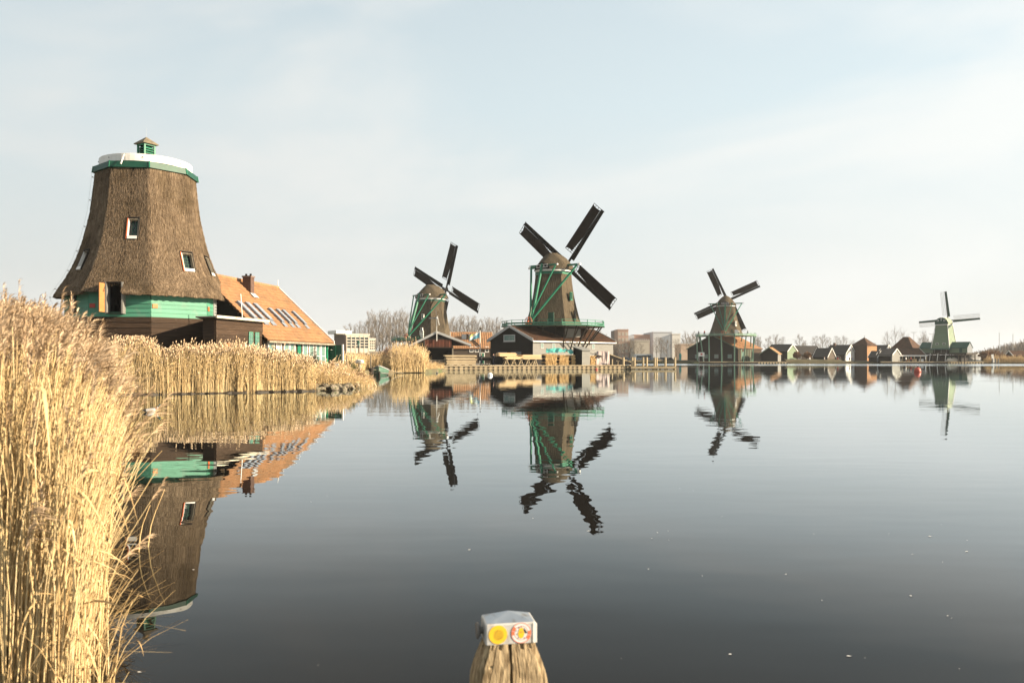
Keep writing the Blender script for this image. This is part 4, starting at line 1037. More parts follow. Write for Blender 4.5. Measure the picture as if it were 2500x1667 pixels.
# stacks of sawn planks, each plank a part
def plank_stack(name, label, px0, px1, back, rows, cols, th_, wd, z0=.63, group=None, mat='wood_pale', jag=.25, zig=0.0, bearers=True):
    a, b = on_quay(px0, back=back), on_quay(px1, back=back); ln = (b - a).length; a.z = 0
    t = thing(name, label, 'lumber stack', (a.x, a.y, z0), qa, group)
    rr = random.Random(int(px0)); me = MB().box(0, 0, 0, ln, wd * .96, th_ * .90).mesh('plank', M[mat])
    for i in range(rows):
        for j in range(cols):
            o = link('plank', me, t, loc=(rr.uniform(-jag, jag), j * wd + rr.uniform(-.03, .03), .12 + i * (th_ + (.03 if i % 2 else .004))))
            o.scale = (rr.uniform(.94, 1.0), 1, rr.uniform(.9, 1.0)); o.rotation_euler = (0, 0, rr.uniform(-zig, zig))
    if bearers:
        for k in range(4): MB().box(ln * (k + .3) / 4, 0, 0, ln * (k + .3) / 4 + .14, cols * wd, .115).build('bearer', 'wood_dark', t)
    return t
plank_stack('lumber_stack', 'long low stack of pale sawn planks below the red slatted shed', 1090, 1163, 1.1, 7, 4, .20, .34, jag=.2)
plank_stack('lumber_stack', 'untidy heap of thin slabs at the left end of the quay', 1042, 1098, 2.2, 4, 4, .16, .34, mat='wood_grey', jag=1.1, zig=.10)
def trestle_bed(px0, px1, back, label, sets):
    """plank bundles lying on a row of A-shaped trestles"""
    a, b = on_quay(px0, back=back), on_quay(px1, back=back); ln = (b - a).length
    rr = random.Random(int(px0) + 1); n = max(3, int(ln / .95))
    proto = None
    for i in range(n):
        p = a.lerp(b, (i + .5) / n)
        if proto is None:
            proto = thing('trestle', 'wooden A trestle under the sawn planks', 'trestle', (p.x, p.y, .63), qa, 'trestles under the planks')
            for s_ in (-1, 1):
                MB().bar((s_ * .38, -.45, 0), (s_ * .05, -.40, .80), .09, .09, up=(0, 1, 0)).build('leg', 'wood_pale', proto)
                MB().bar((s_ * .38, .45, 0), (s_ * .05, .40, .80), .09, .09, up=(0, 1, 0)).build('leg', 'wood_pale', proto)
            MB().box(-.12, -.75, .80, .12, .75, .90).build('top_rail', 'wood_grey', proto)
            MB().box(-.24, -.44, .32, .24, -.38, .40).build('cross_bar', 'wood_pale', proto)
        else: dup(proto, (p.x, p.y, .63))
    for (f0, f1, rows, mat, lab, lift) in sets:
        c, d = a.lerp(b, f0), a.lerp(b, f1); L_ = (d - c).length
        t = thing('plank_bundle', lab, 'lumber stack', (c.x, c.y, 1.535 + lift), qa, 'plank bundles on trestles')
        me = MB().box(0, -.7, 0, L_, -.36, .125).mesh('plank', M[mat])
        for i in range(rows):
            for j in range(4):
                o = link('plank', me, t, loc=(rr.uniform(-.25, .25), j * .35, .005 + i * .135)); o.scale = (rr.uniform(.92, 1), 1, 1)
trestle_bed(1226, 1313, 1.3, '', [(0.05, .50, 3, 'wood_new', 'bundle of pale planks on the left trestles, lower of two', 0), (-.12, .38, 4, 'wood_new', 'thick bundle of pale planks lying on top of the lower bundle', .43),
                                  (.50, 1.05, 5, 'wood_new', 'orange tinted bundle of planks on the right trestles', 0)])
# stacks of split stakes: the round ends face the water
def log_pile(px0, px1, ztop, back, label, depth=1.7, seed=0):
    a, b = on_quay(px0, back=back), on_quay(px1, back=back); ln = (b - a).length; h = ztop - .66
    t = thing('log_pile', label, 'log pile', (a.x, a.y, .64), qa, 'piles of stakes on the quay')
    rr = random.Random(seed); m = MB(); r = .065; z = r
    rows = int(h / (r * 1.85))
    for i in range(rows):
        x0 = r * (i % 2)
        edge = (0.18 * abs(sin(i * .7 + seed)), 0.18 * abs(cos(i * .6 + seed)))
        n = int((ln - sum(edge)) / (r * 2.05))
        for j in range(n):
            x = x0 + edge[0] + j * r * 2.05 + rr.uniform(-.015, .015); y = rr.uniform(-.12, .08); q = rr.uniform(.75, 1.08) * r; zz = r + i * r * 1.85 + rr.uniform(-.012, .012)
            m.tube([(x, y, zz), (x + rr.uniform(-.02, .02), y + depth, zz)], q, 6)
    m.build('log', 'wood_log', t, kind='stuff')
    MB().box(.05, .25, 0, ln - .15, depth - .1, h - .25).build('stack_core', 'wood_dark', t)
    return t
log_pile(1331, 1363, PZ(863, 118.5), 1.0, 'pile of golden stakes under the left half of the teal tarpaulin', seed=1)
log_pile(1365, 1393, PZ(864, 119), 1.0, 'pile of golden stakes under the right end of the teal tarpaulin', seed=2)
log_pile(1394.5, 1408, PZ(865, 119.5), 1.0, 'narrow pile of golden stakes against the dark side of the grey kiosk', seed=3)
log_pile(1428, 1457, PZ(866, 121), 1.0, 'pile of golden stakes between the grey kiosk and the pink sheet', seed=4)
from mathutils import noise as mnoise
# teal tarpaulin over the first two piles
def cloth_patch(name, pts_fn, nu, nv, mat, label, cat):
    m = MB(); vs = [pts_fn(i / nu, j / nv) for i in range(nu + 1) for j in range(nv + 1)]; w = nv + 1
    m.add(vs, [(i * w + j, i * w + j + 1, (i + 1) * w + j + 1, (i + 1) * w + j) for i in range(nu) for j in range(nv)])
    o = m.build(name, mat, None, smooth=True); so = o.modifiers.new('solid', 'SOLIDIFY'); so.thickness = .02
    return tag(o, label, cat)
def teal(u, v):
    p = on_quay(1333 + 66 * u, back=.85 + 2.0 * v); top = PZ(862.5, 118.5)
    z = top + .12 + .08 + .62 * v * (1 - .5 * abs(u - .45)) + .42 * mnoise.noise(Vector((u * 7, v * 2.2, 1))) + .16 * mnoise.noise(Vector((u * 19, v * 5, 4))) - .28 * max(0, u - .8) * 5 * .5
    return (p.x + .1 * sin(v * 9 + u * 5), p.y, z)
cloth_patch('tarpaulin', teal, 40, 10, 'teal_tarp', 'crumpled teal tarpaulin draped over the golden stake piles', 'tarpaulin')
def pink(u, v):
    p = on_quay(1455 + 33 * u, back=1.0 + 1.6 * v); zt_ = PZ(857, 122)
    z = .66 + (zt_ - .66) * min(1, v * 1.25) * (1 - .12 * (u < .06)) ; b = .30 * mnoise.noise(Vector((u * 4, v * 2, 2))) + .10 * mnoise.noise(Vector((u * 13, v * 4, 7)))
    return (p.x + b * .3, p.y + b, z)
cloth_patch('ground_sheet', pink, 30, 12, 'pink_tarp', 'pale pink plastic sheet hung over goods beside the last stake pile', 'tarpaulin')
pb = on_quay(1471, back=2.8); core_ = MB().box(-1.0, -.3, 0, 1.0, .8, 1.9); o = core_.build('crate', 'wood_grey'); o.location = (pb.x, pb.y, .64); o.rotation_euler = (0, 0, qa); tag(o, 'grey crate hidden under the pale pink sheet on the quay', 'crate')
# grey kiosk with slanting roof
kp = on_quay(1412, back=.9); kk = thing('kiosk', 'narrow grey boarded kiosk with a slanting roof between the stake piles', 'kiosk', (kp.x, kp.y, .64), R(45))
kz = PZ(853, 120) - .64
MB().poly([(-.2, -.85, 0), (-.2, .85, 0), (-.2, .85, kz + .35), (-.2, -.85, kz - .15)], (1.9, 0, 0)).build('wall', 'tar', kk)
kb = MB()
for i in range(7): kb.box(-.2 + i * 1.9 / 7 + .01, -.90, 0.02, -.2 + (i + 1) * 1.9 / 7 - .01, -.852, kz - .17)
kb.build('front_board', 'board_grey', kk)
MB().poly([(-.45, -1.15, kz - .20), (1.9, -1.15, kz - .20), (1.9, 1.0, kz + .42), (-.45, 1.0, kz + .42)], (0, 0, .10)).build('roof', 'board_grey', kk)
lp = on_quay(1441, back=2.2); ls = thing('lean_to', 'low slanting shelter roof over the last stake pile', 'shelter', (lp.x, lp.y, .64), qa)
MB().poly([(-1.0, -1.0, 1.95), (1.9, -1.0, 1.30), (1.9, .6, 1.42), (-1.0, .6, 2.07)], (0, 0, .08)).build('roof', 'board_grey', ls)
for x, h in ((-.9, 1.98), (1.8, 1.38)): MB().bar((x, .5, 0), (x, .5, h), .1, .1, up=(0, 1, 0)).build('leg', 'wood_dark', ls)
rp = on_quay(1484, back=2.2); rampo = MB().poly([(0, 0, 0), (5.0, 0, .05), (0, 0, 1.75)], (0, 1.8, 0)); o = rampo.build('boat_ramp', 'tar'); o.location = (rp.x, rp.y, .64); o.rotation_euler = (0, 0, qa); tag(o, 'black wedge shaped ramp cover sloping down at the right end of the quay', 'ramp')
MB().poly([(-.1, -.06, 1.78), (5.1, -.06, .06), (5.1, -.06, .14), (-.1, -.06, 1.88)], (0, 1.9, 0)).build('ramp_edge', 'wood_pale', o)

# red slatted shed in front of the second mill
D5 = 128.0; sx0, sx1 = PX(1004, D5), PX(1144, D5)
shed = thing('shed', 'open black timber shed with a band of red slats under its grey gable', 'shed', (sx0, D5, .62), R(4))
SW = sx1 - sx0; sez, srz = PZ(843, D5) - .62, PZ(814, D5) - .62
sh = MB()
sh.box(.3, .3, 0, .5, 7, sez - .1); sh.box(SW - 2.9, .3, 0, SW - 2.7, 7, sez); sh.box(.3, 6.9, 0, SW - 2.7, 7.0, sez + 1.2); sh.build('wall', 'tar', shed)
gw = MB().poly([(.3, .25, sez - .05), (SW - .3, .25, sez - .05), (SW * .445, .25, srz - .1)], (0, .12, 0)); gw.build('gable', 'tar', shed)
fb = MB().box(.3, .22, sez - 1.15, PX(1035, D5) - sx0, .34, sez - .05); fb.build('side_boarding', 'tar', shed)
px0, px1 = PX(1035, D5) - sx0, PX(1105, D5) - sx0; zs0, zs1 = PZ(847, D5) - .62, PZ(829, D5) - .62
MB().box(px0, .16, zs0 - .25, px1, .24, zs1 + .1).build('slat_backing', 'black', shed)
ns = 18; slat = MB().box(-.075, 0, zs0, .075, .07, zs1).mesh('slat', pmat('slat_red', (0.20, 0.065, 0.035), (0.12, 0.045, 0.03), (2, 2, 1), 4, 0.8, rnd=0.4))
for i in range(ns): link('slat', slat, shed, loc=(px0 + .3 + (px1 - px0 - .6) * i / (ns - 1), .085, 0))
MB().box(px0 - .1, .06, zs1 + .001, px1 + .1, .16, zs1 + .16).build('slat_rail', 'wood_dark', shed); MB().box(px0 - .1, .06, zs0 - .16, px1 + .1, .16, zs0 - .001).build('slat_rail', 'wood_dark', shed)
MB().box(px0 - .05, .05, zs0 - .1, px0 + .2, .12, zs1).build('corner_post', 'board_brown', shed)
for x in (px0 + .05, px1 + .02): MB().bar((x, .2, 0), (x, .2, zs0), .20, .20, up=(0, 1, 0)).build('post', 'wood_grey', shed)
MB().bar((px1 + .1, .2, 1.2), (px1 + 1.3, .2, 0.1), .10, .10, up=(0, 1, 0)).build('brace', 'wood_grey', shed)
ro = MB(); rxm = SW * .445
for x0, z0 in ((-.35, sez - .28), (SW + .35, sez - .1)): ro.poly([(x0, 0, z0), (x0, 7.2, z0), (rxm, 7.2, srz), (rxm, 0, srz)], (0, 0, .12))
ro.build('roof', 'tile_dark', shed)
vb = MB()
for x0, z0 in ((-.4, sez - .32), (SW + .4, sez - .14)): vb.poly([(x0, -.08, z0), (x0, -.08, z0 + .38), (rxm, -.08, srz + .42), (rxm, -.08, srz + .02)], (0, .075, 0))
vb.build('verge_board', 'grey_paint', shed)
MB().bar((rxm, -.14, srz - 1.2), (rxm, -.14, srz + .3), .14, .10, up=(0, 1, 0)).build('gable_post', 'white', shed)
va = thing('weather_vane', 'thin mast with a small two armed vane on the shed gable', 'weather vane', (sx0 + rxm, D5 - .14, .62 + srz + .3))
vh = PZ(777, D5) - (.62 + srz + .3)
MB().bar((0, 0, 0), (0, 0, vh), .12, .12, up=(0, 1, 0), w2=.09).build('mast', 'white', va)
MB().bar((-1.25, 0, vh), (.12, 0, vh + .02), .10, .16).build('tail_arm', 'slate_wall', va)
MB().bar((.12, -.1, vh + .35), (.42, -.1, vh - 1.1), .13, .08, up=(0, 1, 0)).build('blade', 'white', va); MB().bar((.05, -.1, vh + .3), (-.15, -.1, vh + 1.5), .05, .05, up=(0, 1, 0)).build('blade', 'slate_wall', va)
MB().lathe([(.16, -.14), (.2, 0), (.16, .18)], 10, (0.02, 0, vh)).build('hub', 'metal', va)

# orange roofed workshop behind, with flag pole in front
D6 = 172.0; wk = thing('workshop', 'low brown workshop with orange tiled roof and small white windows, behind the flag pole', 'building', (PX(1104, D6), D6, .62), R(6))
WL = PX(1203, D6) - PX(1104, D6); we, wr = PZ(849, D6) - .62, PZ(811, D6) - .62
gable_prism(WL, 7.5, we, wr).build('wall', 'board_brown', wk)
gable_roof(WL, 7.5, we, wr, 'tile_orange', wk, .3, .12, tile='tile_orange', pitch=.5, row=.5, far=True)
for px in (1151, 1164, 1189): window(wk, (PX(px, D6) - PX(1104, D6), -.01, PZ(853, D6) - .62), R(-90), .85, 1.25, bars=(1, 1), depth=.12, sill=False, fw=.14)
x = PX(1177, D6) - PX(1104, D6); MB().box(x - .6, -.09, 0, x + .6, -.02, 2.35).build('door_frame', 'white', wk); MB().box(x - .42, -.12, 0, x + .42, -.092, 2.2).build('door', 'green', wk)
MB().bar((PX(1141, D6) - PX(1104, D6), 3.0, wr - .3), (PX(1172, D6) - PX(1104, D6), -.25, we + .3), .12, .25).build('roof_seam', 'tile_dark', wk)
for px in (1145.5, 1128): MB().box(PX(px, D6) - PX(1104, D6), 1.6, we + 1.9, PX(px, D6) - PX(1104, D6) + 1.0, 2.4, we + 3.0).build('dormer', 'slate_wall', wk)
D7 = 133.0; fp = thing('flag_pole', 'white flag pole with a brown ball top standing on the yard', 'flag pole', (PX(1172, D7), D7, .62))
fh = PZ(806, D7) - .62
MB().tube([(0, 0, 0), (0, 0, fh)], [.09, .06], 8).build('pole', 'white', fp); MB().lathe([(.03, 0), (.11, .02), (.12, .35), (.03, .45)], 10, (0.03, 0, fh + .0)).build('pole_top', 'wood_dark', fp)
fm = bpy.data.materials.new('flag_stripes'); fm.use_nodes = True; t_ = fm.node_tree
co_ = t_.nodes.new('ShaderNodeTexCoord'); sp_ = t_.nodes.new('ShaderNodeSeparateXYZ'); t_.links.new(co_.outputs['Object'], sp_.inputs[0])
ad_ = t_.nodes.new('ShaderNodeMath'); ad_.operation = 'MULTIPLY_ADD'; ad_.inputs[1].default_value = -0.85; t_.links.new(sp_.outputs['X'], ad_.inputs[0]); t_.links.new(sp_.outputs['Z'], ad_.inputs[2])
cr_ = t_.nodes.new('ShaderNodeValToRGB'); cr_.color_ramp.interpolation = 'CONSTANT'
mr_ = t_.nodes.new('ShaderNodeMapRange'); mr_.inputs['From Min'].default_value, mr_.inputs['From Max'].default_value = -1.2, 1.7; t_.links.new(ad_.outputs[0], mr_.inputs['Value']); t_.links.new(mr_.outputs[0], cr_.inputs[0])
els = cr_.color_ramp.elements; els[0].color = (.10, .32, .42, 1); els[1].position = .38; els[1].color = (.75, .75, .68, 1)
for p_, c_ in ((.52, (.55, .56, .12, 1)), (.68, (.16, .40, .40, 1)), (.84, (.70, .72, .66, 1))): e_ = els.new(p_); e_.color = c_
t_.links.new(cr_.outputs[0], t_.nodes['Principled BSDF'].inputs['Base Color'])
fl = MB(); nu, nv = 14, 8
vs_ = [(-1.75 * i / nu, .12 * sin(i * .9) * i / nu, -.75 * (i / nu) ** 1.2 + .12 * sin(i * .8) * i / nu - 1.05 * j / nv * (1 - .25 * i / nu)) for i in range(nu + 1) for j in range(nv + 1)]
fl.add(vs_, [(i * 9 + j, i * 9 + j + 1, (i + 1) * 9 + j + 1, (i + 1) * 9 + j) for i in range(nu) for j in range(nv)])
o = fl.build('flag', fm, None, smooth=True); o.location = (PX(1172, D7) - .08, D7, PZ(810, D7)); tag(o, 'blue, white and yellow flag blowing from the pole', 'flag')

# little dark shelter and grey water butts under the stage of the second mill
D8 = 165; hut = thing('hut', 'small black hut with a white framed window at the foot of the second mill', 'hut', (PX(984, D8), D8, .62), 0)
MB().box(0, 0, 0, PX(1004, D8) - PX(984, D8) + 1.2, 4, PZ(842, D8) - .62).build('wall', 'tar', hut); window(hut, (1.1, -.01, PZ(856, D8) - .62), R(-90), 1.0, 1.2, frame='grey_paint', pane='green_dark', bars=(0, 0), depth=.1)
MB().box(-.2, -.25, PZ(842, D8) - .618, 3.2, 4.1, PZ(841, D8) - .60).build('roof', 'board_grey', hut)
for px in (970, 977):
    o = MB().lathe([(.42, 0), (.45, .1), (.45, PZ(838, 168) - .8), (.36, PZ(837, 168) - .62)], 14).build('tank', 'metal'); o.location = (PX(px, 168), 168, .62); tag(o, 'tall grey tank under the green stage of the second mill', 'tank', 'grey tanks under the stage')

# picket fence
D9 = 100.0; n_ = 62; f0, f1 = P(884, 866, 108), P(970, 876, 100)
pf = thing('picket_fence', 'dark picket fence on the reed bank behind the moored boat', 'fence', (f0.x, f0.y, 0.34), math.atan2(f1.y - f0.y, f1.x - f0.x))
fl_ = math.hypot(f1.x - f0.x, f1.y - f0.y)
pk = MB().add([(-.035, 0, .2), (.035, 0, .2), (.035, .03, .2), (-.035, .03, .2), (-.035, 0, 1.75), (.035, 0, 1.75), (.035, .03, 1.75), (-.035, .03, 1.75), (0, .015, 1.86)],
              [(3, 2, 1, 0), (0, 1, 5, 4), (1, 2, 6, 5), (2, 3, 7, 6), (3, 0, 4, 7), (4, 5, 8), (5, 6, 8), (6, 7, 8), (7, 4, 8)]).mesh('picket', M['wood_dark'])
for i in range(n_): link('picket', pk, pf, loc=(fl_ * i / (n_ - 1), random.uniform(-.01, .01), random.uniform(-.05, .05)))
for z, s_ in ((1.40, 1), (.7, 1)): MB().bar((0, .08, z), (fl_, .08, z - .05), .06, .14).build('fence_rail', 'wood_dark', pf)
for i in range(5): MB().bar((fl_ * i / 4, .16, 0), (fl_ * i / 4, .16, 2.05), .14, .14, up=(0, 1, 0)).build('fence_post', 'wood_dark', pf)
lpst = P(875, 862, 104); ll = thing('street_lamp', 'old lantern on a dark post among the reeds beside the picket fence', 'lamp', (lpst.x, lpst.y, .34))
lh = PZ(843, 104) - .34
MB().tube([(0, 0, 0), (0, 0, lh - .1)], [.07, .05], 8).build('lamp_post', 'tar', ll)
MB().lathe([(.10, 0), (.20, .42)], 6, (0, 0, lh - .1)).build('lantern', 'glass_pale', ll); MB().lathe([(.27, 0), (.10, .22), (.02, .36)], 6, (0, 0, lh + .33)).build('lantern_roof', 'green_dark', ll)

# ------------------------------------------------------------------ moored rowing boat
bt = thing('rowing_boat', 'open green and white rowing boat moored bow on at the reed bank', 'boat', (PX(926.4, 78.4), 78.4, 0.0), R(188))
stn = [(-1.9, .62, .50, -.05), (-1.2, .84, .44, -.18), (-.3, .95, .46, -.22), (.7, .86, .56, -.2), (1.5, .52, .72, -.14), (2.0, .20, .86, -.05), (2.2, .02, .92, .1)]
hull = MB(); rings = []
for y, w, zg_, zk in stn: rings.append([(w, y, zg_), (w * .93, y, zg_ * .55), (w * .72, y, zk * .5), (0.0, y, zk), (-w * .72, y, zk * .5), (-w * .93, y, zg_ * .55), (-w, y, zg_), (-w * .92, y, zg_ - .01), (-w * .66, y, .10), (0, y, .06), (w * .66, y, .10), (w * .92, y, zg_ - .01)])
hull.loft(rings); hull.build('hull', pmat('boat_green', (0.075, 0.15, 0.11), (0.06, 0.12, 0.085), (2, 2, 2), 4, 0.5), bt, smooth=True)
gun = MB(); 
for s_ in (-1, 1): gun.tube([(s_ * w, y, zg_ + .02) for y, w, zg_, _ in stn], .045, 6)
gun.build('gunwale', 'grey_paint', bt)
stripe = MB()
for s_ in (-1, 1): stripe.tube([(s_ * w * .90, y, zg_ * .30) for y, w, zg_, _ in stn[:-1]], .05, 5)
stripe.build('waterline_stripe', 'board_grey', bt)
for y in (-1.1, 0.1): MB().box(-.78, y - .14, .30, .78, y + .14, .34).build('thwart', 'wood_grey', bt)
mp_ = [(905, 872, 77.5, 1.9, .06), (906.5, 908, 74.5, .75, .22), (926, 915, 73.5, .45, .09), (946, 912, 80.0, .6, .10)]
for i, (px, _, d_, h_, r_) in enumerate(mp_):
    o = MB().tube([(0, 0, -1.0), (.01, 0, h_)], r_, 9).build('mooring_post', 'wood_grey' if i == 0 else 'wood_dark'); o.location = (PX(px, d_), d_, 0)
    tag(o, ['thin tall pole beside the bow of the rowing boat', 'thick square topped post left of the rowing boat', 'short dark stump in the water before the bow of the rowing boat', 'thin dark stump behind the right side of the rowing boat'][i], 'post', 'posts around the rowing boat')
o = MB().tube([(PX(906, 76), 76, .62), (PX(918, 76), 76.3, .55), (PX(927, 76), 76.6, .86)], .02, 5).build('mooring_rope', 'rope'); tag(o, 'mooring rope from the bow of the rowing boat to its post', 'rope')
o = MB().tube([(PX(950, 78), 79.0, .5), (PX(958, 78), 81, .25), (PX(972, 80), 84, .12)], .02, 5).build('mooring_rope', 'rope'); tag(o, 'slack rope from the stern of the rowing boat to the reeds', 'rope')

# ------------------------------------------------------------------ jetty with mooring posts to the right of the quay
D10 = 122.0
jt = thing('jetty', 'low timber jetty running out from the right end of the quay', 'jetty', (PX(1539, D10), D10, 0), 0)
JL = PX(1650, D10) - PX(1539, D10)
for i in range(11): MB().box(JL * i / 11, -.5, .34, JL * (i + 1) / 11 - .03, .9, .45).build('deck_plank', 'wood_pale', jt)
MB().box(0, -.56, .10, JL, -.502, .40).build('deck_beam', 'wood_pale', jt)
for i in range(7): MB().bar((.3 + (JL - .6) * i / 6, .2, -1.2), (.3 + (JL - .6) * i / 6, .2, .335), .25, .25, up=(0, 1, 0)).build('jetty_pile', 'wood_dark', jt)
MB().bar((PX(1527, D10) - PX(1539, D10), .95, PZ(880.6, D10)), (PX(1618, D10) - PX(1539, D10), .95, PZ(880.6, D10)), .10, .10).build('rail', 'wood_pale', jt)
jp = [(1522, 872, .0), (1543.5, 872, 0), (1549, 872, .9), (1570, 872, -.3), (1579, 872, 1.0), (1598.5, 873, -.1), (1603, 873, .9), (1624.5, 872, 0), (1648, 872, 0), (1494.5, 876.5, 0)]
lab = ['pale bollard post on the quay just left of the jetty', 'first tall post of the jetty, at its left end', 'second tall post standing close behind the first one', 'tall post left of the middle of the jetty, front row', 'tall post left of the middle of the jetty, back row', 'tall post right of the middle of the jetty, beside its twin', 'back post of the twin right of the middle of the jetty', 'last but one tall post of the jetty', 'tall post at the far right end of the jetty', 'short pale post at the foot of the black ramp']
for (px, py, db), lb in zip(jp, lab):
    d_ = D10 + db; h_ = PZ(py, d_); r_ = .17 if px > 1500 else .11
    g_ = .5 if px < 1530 else -1.4
    o = MB().tube([(0, 0, g_), (0, 0, h_ - .05), (0, 0, h_)], [r_, r_ * .97, r_ * .8], 10).build('mooring_post', 'wood_pale'); o.location = (PX(px, d_), d_, 0); tag(o, lb, 'post', 'mooring posts of the jetty')
sg = thing('jetty_sign', 'small T shaped post with a cross arm on the jetty end of the quay', 'sign', (PX(1509, D10), D10, .6)); MB().bar((0, 0, 0), (0, 0, PZ(880, D10) - .6), .1, .1, up=(0, 1, 0)).build('post', 'wood_pale', sg); MB().box(-.3, -.05, PZ(881.5, D10) - .6, .3, .05, PZ(880, D10) - .6).build('arm', 'wood_pale', sg)

# buoys
def buoy(px, py, D, r, mat, label, squat=1.0):
    t = thing('buoy', label, 'buoy', (PX(px, D), D, 0))
    MB().lathe([(r * .62, -r * .55), (r * .98, -r * .1), (r, r * .35), (r * .86, r * .95 * squat), (r * .5, r * 1.35 * squat), (r * .18, r * 1.5 * squat)], 20).build('float', mat, t, smooth=True)
    MB().lathe([(r * .14, 0), (r * .14, r * .3)], 8, (0, 0, r * 1.48 * squat)).build('lifting_eye', 'tar', t); return t
buoy(2240, 908, 96, .40, pmat('buoy_red', (0.42, 0.085, 0.06), (0.33, 0.07, 0.05), (3, 3, 3), 4, 0.5), 'red cone topped buoy floating far out on the right')
buoy(1196.5, 918, 76, .24, 'white', 'white ball buoy floating in front of the quay', .8)
buoy(1456, 899.5, 119.5, .22, pmat('buoy_red', (0.42, 0.085, 0.06)), 'little red buoy at the foot of the quay wall', .8)

# ================================================================== far shore: houses, town blocks, traffic, people
GF = 0.56
def far_house(name, label, cat, px0, px1, ridge, eave, D, depth, wall, roof, gable_right=None, verge='white', group=None, front_windows=(), far_gable=True, eave_front=None, yaw=0.0, tile=False):
    """gabled house whose ridge runs across the view; px0..px1 = its long front, depth = its gable width"""
    X0 = PX(px0, D); L_ = PX(px1, D) - X0
    t = thing(name, label, cat, (X0, D, GF), yaw, group)
    ez, rz = PZ(eave, D) - GF, PZ(ridge, D + depth / 2) - GF
    gable_prism(L_, depth, ez, rz).build('wall', wall, t)
    if gable_right:
        MB().poly([(L_ + .003, 0, 0), (L_ + .003, depth, 0), (L_ + .003, depth, ez), (L_ + .003, depth / 2, rz - .05), (L_ + .003, 0, ez)], (.06, 0, 0)).build('gable_wall', gable_right, t)
    gable_roof(L_, depth, ez, rz, roof, t, .25, .16, verge=verge, verge_w=.3, near=True, far=far_gable)
    for x, z, w, h in front_windows: window(t, (x * L_, -.01, z), R(-90), w, h, bars=(1, 1), depth=.1, sill=False, pane='glass')
    return t
# the far green gabled house and its long dark neighbours, left to right (yaw turns their right gables towards the viewer and the sun)
Y = R(27)
def fx(px, D): return PX(px, D)
far_house('house', 'dark roofed house with a pale green gable, just right of the little orange hut', 'house', 1872, 1924, 842, 858, 290, 8, 'tar', 'tile_dark', 'green_far', yaw=R(-44))
_w = far_house('warehouse', 'long low dark roofed warehouse behind the two round orange shrubs', 'warehouse', 1938, 2012, 845, 866, 292, 11, 'board_brown', 'tile_dark', yaw=R(4), front_windows=((.2, 1.6, 1.1, 1.2), (.5, 1.6, 1.1, 1.2), (.8, 1.6, 1.1, 1.2)))
far_house('house', 'small dark house with a white edged gable standing in front of the long warehouse', 'house', 1986, 2020, 851, 871, 272, 6.5, 'tar', 'tile_dark', 'board_brown', yaw=R(-44))
hc = far_house('house', 'large dark roofed house with a bright white boarded gable', 'house', 2014, 2062, 843.5, 866, 282, 10, 'board_brown', 'tile_dark', 'white', yaw=R(-44), front_windows=((.3, 1.5, .9, 1.2), (.65, 1.5, .9, 1.2)))
MB().box(1.2, 4.2, PZ(843.5, 287) - GF - .8, 1.9, 4.9, PZ(843.5, 287) - GF + .9).build('chimney', 'brick', hc)
window(hc, (PX(2062, 282) - PX(2014, 282) + .07, 5, 4.3), 0, .7, 1.0, frame='grey_paint', bars=(1, 1), depth=.08, sill=False)
far_house('house', 'dark roofed house with a small pale gable, just right of the orange sided barn', 'house', 2128, 2158, 843.5, 858, 296, 7.5, 'tar', 'tile_dark', 'grey_paint', yaw=R(-44))
bh = far_house('boathouse', 'black open boathouse on the water with a pale grey gable', 'boathouse', 2142, 2176, 852.5, 866, 266.5, 8, 'board_grey', 'tile_dark', 'board_grey', yaw=R(-44))
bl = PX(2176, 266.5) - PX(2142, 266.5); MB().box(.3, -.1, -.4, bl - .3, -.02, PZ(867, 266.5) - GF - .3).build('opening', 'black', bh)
far_house('shed', 'low dark shed with sloping roof tucked against the left of the black boathouse', 'shed', 2121, 2140, 858, 872, 267.5, 6, 'tar', 'tile_dark', 'slate_wall', yaw=R(-44))
def pyramid(name, label, px0, px1, apex, apex_px, eave, D, dep, wall, roof, side=None, flat=0.0, yaw=0.0):
    X0 = PX(px0, D); L_ = PX(px1, D) - X0; t = thing(name, label, 'barn', (X0, D, GF), yaw)
    ez, az = PZ(eave, D) - GF, PZ(apex, D + dep / 2) - GF; ax = PX(apex_px, D) - X0
    MB().box(0, 0, 0, L_, dep, ez).build('wall', wall, t)
    if side: MB().box(L_ + .003, -.02, 0, L_ + .08, dep, ez).build('side_wall', side, t)
    o = .35; m = MB(); b = [(-o, -o, ez), (L_ + o, -o, ez), (L_ + o, dep + o, ez), (-o, dep + o, ez)]
    tp = [(ax - flat, dep / 2 - flat, az), (ax + flat, dep / 2 - flat, az), (ax + flat, dep / 2 + flat, az), (ax - flat, dep / 2 + flat, az)] if flat else [(ax, dep / 2, az)] * 4
    m.add(b + tp, [(0, 1, 5, 4), (1, 2, 6, 5), (2, 3, 7, 6), (3, 0, 4, 7), (4, 5, 6, 7), (3, 2, 1, 0)] if flat else [(0, 1, 4), (1, 2, 5), (2, 3, 6), (3, 0, 7), (3, 2, 1, 0)])
    m.build('roof', roof, t); return t
pd = pyramid('barn', 'brown barn with a tall pyramid roof and sunlit orange side wall', 2079, 2116, 824, 2098, 844, 284, 8.5, pmat('brown_wall', (0.085, 0.05, 0.035), (0.06, 0.036, 0.026)), 'tile_brown', 'tile_orange', yaw=R(-46))
MB().tube([(PX(2098, 284) - PX(2079, 284), 4.25, PZ(824.5, 288) - GF), (PX(2098, 284) - PX(2079, 284), 4.25, PZ(820, 288) - GF)], .06, 5).build('finial', 'tar', pd)
pg = pyramid('barn', 'wide brown barn with a steep flat topped roof, left of the green mill', 2178, 2224, 823, 2201, 849.5, 290, 9, 'tar', 'tile_brown', None, flat=.8, yaw=R(-46))
